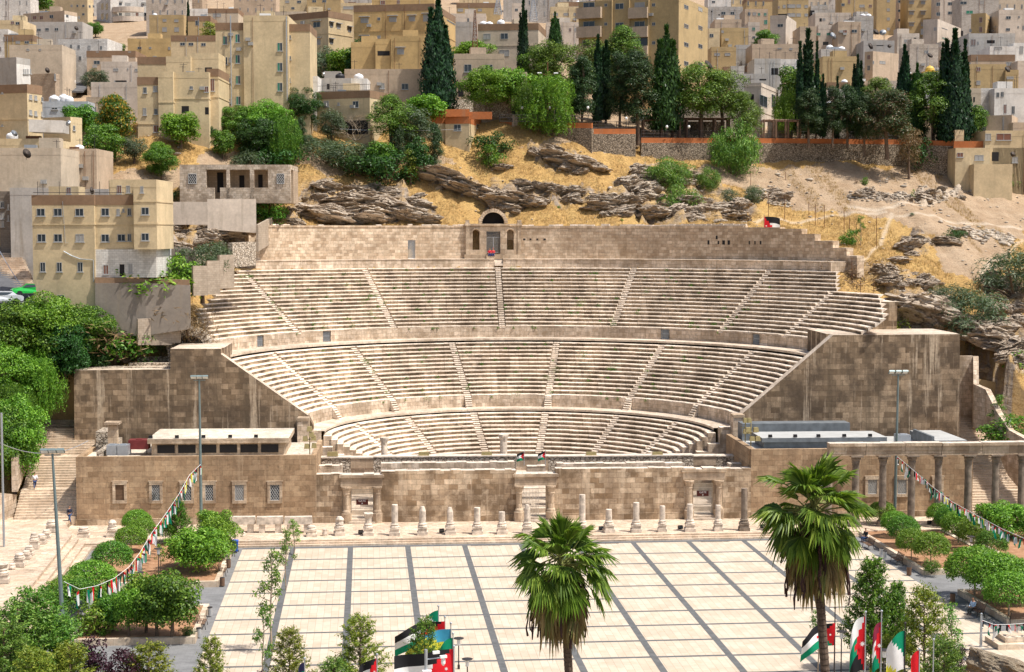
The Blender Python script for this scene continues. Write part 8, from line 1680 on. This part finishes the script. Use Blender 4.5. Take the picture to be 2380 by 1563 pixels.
flagpole(627,512,231,'rusty flagpole at the upper left of the seats with limp flag',[(.1,E_,1.0,3.6,P_jordan,['k','w','g','r'],1.3,.05,13)],zb=26.4,mat='palebark')
flagpole(1776,502,226,'rusty flagpole at the upper right with flag spread to the right',[(.1,0.0,2.3,2.6,P_jordan,J,.12,.08,14)],zb=26.4,mat='palebark')
flagpole(2048/1.721+108/2.232/1.721,(1300+1140/2.232)*K,173,'small flagpole above the middle gate, left of two',[(.0,E_,.8,.85,P_jordan,J,.2,.12,15)],zb=5.5,r=.03)
flagpole(2048/1.721+297/2.232/1.721,(1300+1132/2.232)*K,173,'small flagpole above the middle gate, right of two',[(.0,E_,.8,.85,P_jordan,J,.25,.12,16)],zb=5.5,r=.03)
def bunting(pts,n,lab,L_=.75,sag=0,seed=1):
 P=[at(x,y,d=d)for x,y,d in pts];t=empty('bunting_string',P[0],lab,'bunting');mb=MB();mb.tube(P,.02,4,cap=False);mb.build('cord',M['fl_w'],t);seg=[(a-b_).length for a,b_ in zip(P,P[1:])];tot=sum(seg);r=random.Random(seed)
 for k in range(n):
  s=(k+.5)/n*tot;i=0
  while s>seg[i]and i<len(seg)-1:s-=seg[i];i+=1
  q=P[i].lerp(P[i+1],(s+r.uniform(-.1,.1))/seg[i]);a=r.uniform(-2.2,2.2);mb=MB();m=r.choice([['k','w','g','r'],['k','w','g','r'],['y','w','g','m'],['r','w','w','g']]);ll=L_*r.uniform(.7,1.1)
  flag_cloth(mb,q,Vector((math.cos(a),math.sin(a),0)),r.uniform(.3,.6),ll,lambda s_,t_:3 if t_<.3-.3*abs(2*s_-1)else int(s_*2.99),r.uniform(.1,1.2),.3,k,4,5,r.uniform(0,6));mb.build('pennant',[M['fl_'+x]for x in m],t)
bunting([(148,1352,118),(185,1370,119),(225,1362,121),(265,1345,124),(300,1318,128),(325,1285,133),(352,1240,139),(385,1195,146),(415,1150,152),(440,1105,157),(466,1080,161)],46,'string of small flags sagging between the two left masts',1.1)
bunting([(2086,1062,163),(2125,1095,160),(2165,1130,157),(2210,1165,153),(2270,1198,149),(2330,1230,144),(2400,1260,139)],44,'string of small red white and green flags from the right mast',.8)
bunting([(2283,1442,118),(2310,1452,118),(2345,1452,118),(2400,1448,118)],12,'short string of little flags at the right picture edge',.6)
flagpole(2281,1430,118,'plain grey post holding the short string of flags at the right',None,0,.09)
p=at(2350,1500,Z=0);t=empty('stone_plinth',(p.x,p.y,0),'low white stepped plinth at the right picture edge','plinth');mb=MB();mb.box((p.x+1.5,p.y,.2),(6,2.6,.4));mb.box((p.x+1.7,p.y+.1,.6),(5,1.9,.4));mb.build('steps',M['kerb'],t)
bm_=__import__('bmesh').new();__import__('bmesh').ops.create_icosphere(bm_,subdivisions=5,radius=1)
for v in bm_.verts:
 q=Vector(v.co);m_=max(abs(q.x),abs(q.y),abs(q.z));q=q.lerp(q/m_,.55);k=1+noise.noise(q*2)*.14+noise.noise(q*7)*.05+noise.noise(q*19)*.025;v.co=q*k
me=bpy.data.meshes.new('parapet_stone');bm_.to_mesh(me);bm_.free();b=NB('pitted_stone');ob=b.n('TexCoord').outputs['Object'];f=b.noise(ob,5,9,.75);b.col(b.mix(b.ramp(f,[(.35,0),(.62,1)]),(.22,.15,.09),(.50,.41,.29)));b.bump(f,.8,.1);me.materials.append(b.mat)
p=at(2345,1556,d=9.5);o=link(bpy.data.objects.new('parapet_stone',me));o.location=(p.x,p.y,p.z-.02);o.scale=(.19,.22,.085);o.rotation_euler=(0,R_(20),R_(20));tag(o,'close rough pitted stone at the lower right corner','stone')
p=at(990,1510,d=88);t=empty('camera_post',(p.x,p.y,0),'grey security camera post in front of the biggest flag','camera post');mb=MB();mb.tube([(p.x,p.y,0),p],.09,10);mb.tube([p+Vector((0,0,-.55)),p+Vector((1.1,0,-.45))],.035,6);mb.build('pole',M['steel'],t)
mb=MB();mb.box((p.x+.05,p.y-.15,p.z-1.5),(.5,.3,.75));mb.build('control_box',M['white'],t)
for dx,dz in((.55,-.15),(.95,-.4)):mb=MB();mb.box((p.x+dx,p.y-.1,p.z+dz),(.38,.16,.14),.3);mb.build('camera',M['white'],t)
mb=MB();mb.lathe([(.06,0),(.12,-.1),(.12,-.3),(.04,-.42)],(p.x+.95,p.y,p.z-.5),10);mb.build('camera',M['white'],t)
def skin(name,verts,edges,rad,mat,parent,root=0,sub=1):
 me=bpy.data.meshes.new(name);me.from_pydata([Vector(v)for v in verts],edges,[]);o=bpy.data.objects.new(name,me);link(o)
 md=o.modifiers.new('s','SKIN');
 for i,r_ in enumerate(rad):me.skin_vertices[0].data[i].radius=(r_,r_)if not hasattr(r_,'__len__')else r_
 me.skin_vertices[0].data[root].use_root=True;md.use_smooth_shade=True;s_=o.modifiers.new('b','SUBSURF');s_.levels=sub;s_.render_levels=sub
 dg=bpy.context.evaluated_depsgraph_get();m2=bpy.data.meshes.new_from_object(o.evaluated_get(dg));bpy.data.objects.remove(o);m2.materials.clear();m2.materials.append(mat);o=bpy.data.objects.new(name,m2);link(o,parent)
 return o
M['skin']=plain('skin',(.38,.21,.13),.6,var=.05);M['hair']=plain('dark_hair',(.02,.014,.01),.6)
def person(p,rz,lab,pose,shirt,trousers,hair='hair',s=1.0,headcol=None):
 t=empty('person',p,lab,'person',None,rz);t.scale=(s,s,s);ms=plain('shirt',shirt,.8,var=.1);mt=plain('trousers',trousers,.8,var=.1)
 if pose=='sit':
  hip=(0,0,.48);kn=[(-.13,-.45,.52),(.13,-.45,.52)];ft=[(-.13,-.42,.06),(.13,-.42,.06)];to=[(-.13,-.6,.05),(.13,-.6,.05)];sh=(0,.04,1.0);hd=(0,-.03,1.28);el=[(-.27,-.05,.75),(.27,-.05,.75)];hn=[(-.1,-.36,.62),(.1,-.36,.62)]
 else:
  st=.28 if pose=='walk' else .2;up=.2 if pose=='climb' else 0;hip=(0,0,.92);kn=[(-.1,-.16,.52+up),(.1,.06,.5)];ft=[(-.1,-st+.06,.08+up),(.1,st,.1)];to=[(-.1,-st-.12,.05+up),(.1,st-.16,.04)];sh=(0,-.03,1.44);hd=(0,-.05,1.68);el=[(-.27,.06,1.18),(.27,-.1,1.18)];hn=[(-.27,-.08,.95),(.26,-.3,1.02)]
 V=[hip,(0,(hip[1]+sh[1])/2,(hip[2]+sh[2])/2),sh,(0,sh[1]-.01,sh[2]+.1),hd,(0,hd[1],hd[2]+.1)];E2=[(0,1),(1,2),(2,3),(3,4),(4,5)];Rr_=[.14,.145,.13,.055,.085,.08]
 for i in(0,1):
  sx=-1 if i==0 else 1;k=len(V);V+=[(sx*.19,sh[1],sh[2]-.01),el[i],hn[i],(hn[i][0],hn[i][1]-.07,hn[i][2]-.02)];E2+=[(2,k),(k,k+1),(k+1,k+2),(k+2,k+3)];Rr_+=[.06,.042,.03,.025]
  k=len(V);V+=[(sx*.1,hip[1],hip[2]-.04),kn[i],ft[i],to[i]];E2+=[(0,k),(k,k+1),(k+1,k+2),(k+2,k+3)];Rr_+=[.095,.07,.045,.04]
 skin('body',V,E2,Rr_,M['skin'],t)
 V2=[(hip[0],hip[1],hip[2]+.05),V[1],sh,(sh[0],sh[1],sh[2]+.03)];E3=[(0,1),(1,2),(2,3)];R3=[.165,.165,.155,.09]
 for i in(0,1):sx=-1 if i==0 else 1;k=len(V2);V2+=[(sx*.2,sh[1],sh[2]-.01),el[i],tuple((np.array(el[i])*.2+np.array(hn[i])*.8))];E3+=[(2,k),(k,k+1),(k+1,k+2)];R3+=[.075,.056,.042]
 skin('shirt',V2,E3,R3,ms,t)
 V3=[(hip[0],hip[1],hip[2]+.04)];E4=[];R4=[.165]
 for i in(0,1):sx=-1 if i==0 else 1;k=len(V3);V3+=[(sx*.1,hip[1],hip[2]-.05),kn[i],(ft[i][0],ft[i][1],ft[i][2]+.05)];E4+=[(0,k),(k,k+1),(k+1,k+2)];R4+=[.11,.085,.062]
 skin('trousers',V3,E4,R4,mt,t)
 for i in(0,1):skin('shoe',[ft[i],to[i]],[(0,1)],[.058,.05],M['black'],t)
 hm=headcol or M[hair];skin('hair',[(0,hd[1]+.02,hd[2]+.03),(0,hd[1]+.025,hd[2]+.13)],[(0,1)],[.095,.085]if not headcol else[.12,.1],hm,t)
 mb=MB();z=hd[2]+.045
 for sx in(-1,1):mb.box((sx*.032,hd[1]-.085,z),(.02,.015,.012))
 mb.build('eyes',M['hair']).parent=t;mb=MB();mb.box((0,hd[1]-.098,z-.03),(.022,.03,.04),0,0,.6);nz_=mb.build('nose',M['skin']);nz_.parent=t
 for sx in(-1,1):
  for f in range(4):
   i=0 if sx<0 else 1;h=hn[i];pass
p=None
for q in range(120):
 p=at(313/2.232*K,(1300+1480/2.232)*K,d=169+q*.2);zs_=max([z for y,z in lst[4]if y<=p.y-.15]or[1.2])
 if p.z<=zs_:p.z=zs_;break
person((p.x,p.y,p.z),R_(200),'man in white shirt and jeans climbing the left staircase','climb',(.75,.76,.8),(.03,.06,.16))
p=at(620/2.232*K,(1990+232/2.232)*K,Z=.95);person((p.x,p.y,p.z),R_(60),'man in dark jacket and jeans walking by the wing corner','walk',(.02,.025,.05),(.03,.07,.17))
for dx,c,lab in((2086,(.55,.02,.04),'left of two people in red tops sitting at the exedra door'),(2117,(.60,.05,.06),'right of two people in red sitting at the exedra door, red headscarf')):
 p=at((1024+dx/2.232)*K,(600+918/2.232)*K,d=233.4);person((p.x,p.y,26.85),R_(-5),lab,'sit',c,(.03,.05,.18),s=.95,headcol=M['fl_r']if dx>2100 else None)
p=at((3072+1030/1.28)*K,(1990+600/1.28)*K,Z=.02);person((p.x+.35,p.y+.1,0),R_(-62),'man in light blue shirt sitting on a bench at the right, looking down','sit',(.36,.50,.66),(.04,.05,.05))
p=at((3072+490/1.28)*K,(1990+228/1.28)*K,Z=.02);person((p.x+.2,p.y,.0),R_(-60),'man in dark jacket sitting on the right bed kerb','sit',(.015,.018,.02),(.03,.06,.14))
def car(p,rz,lab,col,s=1.0,kind='saloon'):
 t=empty('parked_car',p,lab,'car','cars on the streets behind',rz);t.scale=(s,s,s);m=plain('car_paint',col,.3,.1,.03,spec=.5);mb=MB()
 pr=[(-2.1,.35),(-2.15,.75),(-2.0,.9),(-1.45,.98),(-.95,1.38),(.55,1.42),(1.15,1.0),(1.95,.88),(2.15,.7),(2.15,.35)];W=.84
 f=[mb.V((x,-W*(1 if z<1 else .86),z))for x,z in pr];g_=[mb.V((x,W*(1 if z<1 else .86),z))for x,z in pr];n=len(pr);mb.F(f);mb.F(g_[::-1])
 for i in range(n):j=(i+1)% n;mb.F((f[j],f[i],g_[i],g_[j]))
 mb.build('body',m).parent=t;mb=MB()
 for sy in(-1,1):mb.poly([(-1.3,sy*(W*.93+.005),1.0),(-.9,sy*(W*.87+.01),1.3),(.5,sy*(W*.87+.01),1.34),(1.0,sy*(W*.93+.005),1.02)])
 mb.poly([(1.12,-.68,1.03),(1.12,.68,1.03),(.62,.62,1.385),(.62,-.62,1.385)]);mb.poly([(-1.4,-.66,1.03),(-1.4,.66,1.03),(-1.0,.6,1.36),(-1.0,-.6,1.36)]);mb.build('windows',M['glass']).parent=t
 for x in(-1.3,1.35):
  for y in(-.8,.8):mb=MB();mb.tube([(x,y-.1,.32),(x,y+.1,.32)],.32,14);mb.build('wheel',M['black']).parent=t
 for y in(-.6,.6):mb=MB();mb.box((2.13,y,.68),(.06,.3,.14));mb.build('headlight',M['bulb']).parent=t
p=at(cx(622),cx(768),d=300);car((p.x,p.y,p.z),R_(-75),'white car driving down the curved street in the upper left',(.75,.75,.75))
mbr=MB();c=[at(cx(x),cx(y),d=d)for x,y,d in((560,815,296),(600,770,300),(650,730,306),(730,695,314),(790,690,320))]
for a,b_ in zip(c,c[1:]):n_=Vector((a.y-b_.y,b_.x-a.x,0)).normalized()*3.6;mbr.slab([a-n_,b_-n_,b_+n_,a+n_],(0,0,1),.3)
o=mbr.build('street',M['asph']);tag(o,None,None,None,'structure')
p=at(cx(275),cx(1300+1344),d=187);car((p.x,p.y,p.z),R_(200),'green taxi parked in the side street by the corner house',(.02,.42,.06))
p=at(cx(30),cx(1370+1344),d=184);car((p.x,p.y,p.z),R_(200),'pale car roof at the left edge below the green taxi',(.6,.62,.66))
mbr=MB();c=[at(cx(x),cx(y+1344),d=d)for x,y,d in((130,1400,184),(90,1150,194),(20,930,205),(10,860,212))]
for a,b_ in zip(c,c[1:]):n_=Vector((a.y-b_.y,b_.x-a.x,0)).normalized()*2.6;mbr.slab([a-n_,b_-n_,b_+n_,a+n_],(0,0,1),.3)
o=mbr.build('street',M['asph']);tag(o,None,None,None,'structure')
a=at(cx(40),cx(900+1344),d=202);t=empty('street_steps',a,'pale ramped steps beside the side street at the left','steps');mb=MB()
for k in range(22):q=at(cx(70+k*8),cx(2260+k*20),d=203-k*.75);mb.box((q.x,q.y,q.z-.6),(3.4,.85,1.2),-.15)
mb.build('steps',M['apron'],t)
for x,lab in((1165,'white car parked behind the terrace railing, left'),(1420,'silver white car parked behind the terrace railing, right')):
 p=at(cx(2*CX+x),cx(1086),d=266.5);car((p.x,p.y,p.z-.3),R_(180),lab,(.7,.7,.7))
def pergola(x0,x1,yt,yb,d,n,lab):
 a,b_=at(cx(x0),cx(yt),d=d),at(cx(x1),cx(yt),d=d);z0=at(cx(x0),cx(yb),d=d).z;t=empty('pergola',(a.x,a.y,z0),lab,'pergola','brown timber pergolas on the terrace');
 for v in(0,2.6):
  mb=MB();mb.tube([a+HV*v,b_+HV*v],.13,4);mb.build('beam',M['wood'],t)
  for k in range(n):q=a.lerp(b_,k/(n-1))+HV*v;mb=MB();mb.box((q.x,q.y,(q.z+z0)/2),(.28,.28,q.z-z0));mb.build('post',M['wood'],t)
 mb=MB()
 for k in range(n*2):q=a.lerp(b_,k/(n*2-1));mb.tube([q-HV*.3+Vector((0,0,.1)),q+HV*2.9+Vector((0,0,.1))],.06,4)
 mb.build('rafter',M['wood'],t)
pergola(2*CX+1175,2*CX+1500,1075,1225,262,3,'short brown pergola on the terrace, left');pergola(2*CX+1440,2*CX+1940,1060,1225,263.5,5,'long brown pergola on the terrace, right of the parked cars');pergola(2*CX+2250,3*CX+290,1075,1232,264,4,'brown pergola frame before the pale stone wall');pergola(3*CX+205,3*CX+860,1020,1110,275,8,'long wooden pergola behind the rough stone wall')
p=at(cx(2*CX+410),cx(1090),d=258.5);zt=at(cx(2*CX+410),cx(950),d=258.5).z;t=empty('guard_booth',p,'small pinkish guard booth with pitched cap on the terrace','booth');mb=MB();h=zt-p.z;w_=80/3.842/FD*258
mb.box((p.x,p.y,p.z+h*.2),(w_,w_,h*.4));[mb.box((p.x+sx*w_*.45,p.y+sy*w_*.45,p.z+h*.6),(w_*.1,w_*.1,h*.42))for sx in(-1,1)for sy in(-1,1)];mb.build('body',bmat('P'),t);mb=MB();mb.box((p.x,p.y,p.z+h*.58),(w_*.82,w_*.82,h*.36));mb.build('window',M['glass'],t);mb=MB();mb.box((p.x,p.y,p.z+h*.88),(w_*1.2,w_*1.2,h*.12),0,0,.45);mb.build('roof',bmat('T'),t)
p0=at(cx(2*CX+322),cx(1090),d=258.2);p1=at(cx(2*CX+318),cx(560),d=258.2);t=empty('street_lamp',p0,'tall rusty street lamp with two white arms before the pepper tree','street lamp');mb=MB();mb.tube([p0,p1],[.16,.08],8);q=p0.lerp(p1,.78);mb.tube([q,q+Vector((-1.1,0,.35))],.05,5);mb.tube([q,q+Vector((1.1,0,.3))],.05,5);mb.build('pole',M['rust'],t)
for s in(-1,1):mb=MB();mb.box((q.x+s*1.3,q.y,q.z+.42),(.75,.25,.16),0,0,.8);mb.build('lamp_head',M['white'],t)
for x,lab in((90,'white globe lamp at the left end of the terrace railing'),(335,'white globe lamp beside the street lamp pole'),(678,'white globe lamp before the dark pines'),(1020,'white globe lamp left of the parked cars'),(1383,'white globe lamp under the pergolas, left'),(1580,'white globe lamp under the pergolas, right')):
 yb,yt=(1090,975)if x<700 else((1145,1070)if x<1100 else(1228,1145));p0=at(cx(2*CX+x),cx(yb),d=258.3);p1=at(cx(2*CX+x),cx(yt),d=258.3);t=empty('globe_lamp',p0,lab,'lamp','globe lamps along the terrace');mb=MB();mb.tube([p0,p1],.05,6);mb.build('post',M['iron'],t);mb=MB();mb.lathe([(.1,-.05),(.2,.1),(.22,.25),(.12,.42)],p1,10);mb.build('globe',M['white'],t)
for x,yb,yt,w0,d,lab,mt in((CX+1955,460,95,.9,275,'rusty lattice mast standing over the bright trees','rust'),(CX+2160,130,-20,1.6,330,'grey lattice telecom mast at the top, left of the slim cypress','steel'),(2*CX+190,190,-20,1.5,330,'grey lattice telecom mast right of the slim cypress','steel')):
 a,b_=at(cx(x),cx(yb),d=d),at(cx(x),cx(yt),d=d);t=empty('lattice_mast',a,lab,'mast');mb=MB();n=10
 cs=[(-1,-1),(1,-1),(1,1),(-1,1)]
 for k in range(n+1):
  f0=k/n;f1=min(1,(k+1)/n);wa=w0*(1-f0*.75);wb_=w0*(1-f1*.75);pa,pb=a.lerp(b_,f0),a.lerp(b_,f1)
  for i in range(4):
   j=(i+1)% 4;A0=pa+Vector((cs[i][0]*wa/2,cs[i][1]*wa/2,0));B0=pb+Vector((cs[i][0]*wb_/2,cs[i][1]*wb_/2,0));B1=pb+Vector((cs[j][0]*wb_/2,cs[j][1]*wb_/2,0));A1=pa+Vector((cs[j][0]*wa/2,cs[j][1]*wa/2,0))
   if k<n:mb.tube([A0,B0],.05,4,cap=False);mb.tube([A0,B1],.03,4,cap=False)
   mb.tube([A0,A1],.03,4,cap=False)
 mb.build('lattice',M[mt],t)
t=empty('wire_fence',at(1780,500,d=238),'leaning wire fence with rusty posts on the right slope','wire fence')
for i,(x,y0,y1)in enumerate(((1786,450,505),(1824,455,512),(1880,470,502),(1895,475,525),(1916,477,530),(1962,490,548),(1975,505,560),(2037,503,578),(1745,398,440),(1826,400,420),(1980,600,660),(2020,745,690),(2000,655,700),(2031,655,690),(2107,780,740),(2170,745,770),(1990,520,565))):
 yb=max(y0,y1);h0=hit(x,yb,190);dd=(h0-CO).dot(HV);top=at(x,min(y0,y1),d=dd);mb=MB();mb.tube([h0-Vector((0,0,.2)),top],.045,5);mb.build('post',M['rust'],t)
def cable(name,pts,lab,r=.025,sag=.6):
 P=[at(*q[:2],d=q[2])for q in pts];t=empty(name,P[0],lab,'cable');mb=MB()
 for a,b_ in zip(P,P[1:]):mb.tube([a.lerp(b_,k/8)-Vector((0,0,sag*4*(k/8)*(1-k/8)))for k in range(9)],r,4,cap=False)
 mb.build('wire',M['steel'],t)
cable('overhead_cable',[(-5,1028,150),(205,1025,168)],'thin grey cable running from the left edge to the left wing',.035,1.2)
cable('overhead_cable',[(0,585,190),(105,735,184)],'dark twisted cable hanging across the side street',.05,.5)
cable('overhead_cable',[(CX/3.842+195,300,250),(CX*1.3/3.842+300,300,250)],'thin wires strung before the long low tan house',.02,.3)
p0=at(8,1100,d=150);t=empty('utility_pole',(p0.x,p0.y,0),'grey utility pole at the left picture edge','utility pole');mb=MB();q=at(3,960,d=150);mb.tube([(q.x,q.y,0),q],.11,8);mb.build('pole',M['steel'],t)
hb=L(cx(0)and 40*3.842,205*3.842,None,848*3.842,184,'Y2','low yellow hut with flat roof beside the top of the left stairs',[((252,),(848*3.842+130,),45,150,'c')],ang=0,zb=9,name='hut',cat='hut')
wallseg([(40*3.842,1065*3.842,166,3.5),(100*3.842,950*3.842,186,2)],'stair_wall','pale stone side wall of the left staircase','wall',M['podium'],.6)
wallseg([(-10*3.842,1145*3.842,162,7),(38*3.842,1150*3.842,167,6)],'stone_pier','pale stone block wall at the foot of the left staircase','wall',M['podium'],4)
t=wallseg([(2231*3.842,828*3.842,190,9),(2262*3.842,828*3.842,190,9),(2262.5*3.842,893*3.842,187,5),(2290*3.842,905*3.842,185,5),(2315*3.842,955*3.842,180,4),(2345*3.842,1000*3.842,176,5),(2385*3.842,1022*3.842,172,6)],'stair_wall','stepped stone side wall of the right staircase','wall',M['podium'],.6)
wallseg([(2270*3.842,880*3.842,196,9),(2345*3.842,895*3.842,197,10),(2420*3.842,893*3.842,198,10)],'plastered_wall','large ochre plastered wall under a white tent roof, right edge','wall',bmat('Y2'),.5)
a,b_,c=at(2320,892,d=196.5),at(2420,892,d=196.5),at(2420,862,d=204);t=empty('tent_roof',a,'white canvas tent roof at the right picture edge','tent roof');mb=MB();mb.slab([a,b_,c,at(2350,872,d=203)],(b_-a).cross(c-a).normalized(),.05);mb.build('canvas',M['white'],t)
for x0,x1,y0,d,lab in((600,627,570,228,'rack of six floodlights beside the left flagpole'),(1742,1770,572,225,'rack of six floodlights beside the right flagpole')):
 t=empty('floodlight_rack',at((x0+x1)/2,604,d=d),lab,'floodlight rack','floodlight racks on the gallery')
 for i in range(3):
  for j in range(2):q=at(x0+4+i*9.5,y0+j*15,d=d);mb=MB();mb.box(q,(.45,.3,.45));mb.build('floodlight',M['black'],t);mb=MB();mb.box(q-Vector((0,.16,0)),(.36,.02,.34));mb.build('lens',M['bulb'],t)
 mb=MB();a=at(x0,605,d=d);b_=at(x1,605,d=d);mb.tube([a,(a.x,a.y,at(x0,y0,d=d).z)],.03,5);mb.tube([b_,(b_.x,b_.y,at(x1,y0,d=d).z)],.03,5);mb.tube([at(x0,y0+8,d=d),at(x1,y0+8,d=d)],.03,5);mb.build('frame',M['steel'],t)
for x,y,w_,lab in((735,601,5.5,'flat pale slab on the gallery floor, left'),(1570,599,4.5,'flat pale slab on the gallery floor, right of the exedra'),(1835,603,4.5,'flat pale slab by the right floodlight rack')):
 q=at(x,y,Z=26.72);t=empty('stone_slab',q,lab,'stone slab','flat slabs on the gallery');mb=MB();mb.box((q.x,q.y,26.85),(w_,1.6,.22),.05);mb.build('slab',M['white'],t)
for x,y,s,lab in((1028,1050,.9,'carved block at the end of the lowest centre wall, left'),(1118,1050,1.0,'rough tilted stone block by the centre stairs'),(1433,1050,.8,'small square stone block before the lowest seats')):
 q=at(x*1.0+(0 if x!=1028 else 900*0),y,d=193);
r=np.random.default_rng(12);Vw=[];Qw=[];k=0
for i in range(230):
 T=TIERS[r.choice([1,2,2,2])];j=r.integers(T['n']);a=R_(r.uniform(-50,55));R=T['R']+j*T['t']-.04;q=PL(R,a,T['Z']+j*T['r']-T['r']+.05);s=r.uniform(.06,.2)*(2 if r.random()<.1 else 1);n=int(26+200*s);P=np.array(q)+r.normal(size=(n,3))*s*[1,.4,.8]+[0,0,s];V,Q_=leaves(P,r.normal(size=(n,3))+[0,-.5,.5],.12,.06,0,True,i);Vw.append(V);Qw.append(Q_+k);k+=len(V)
tag(link(bpy.data.objects.new('weeds',np_mesh('weeds',np.concatenate(Vw),np.concatenate(Qw),[M['lf_mid']]))),'small green weeds sprouting between the seat rows','weeds',None,'stuff')
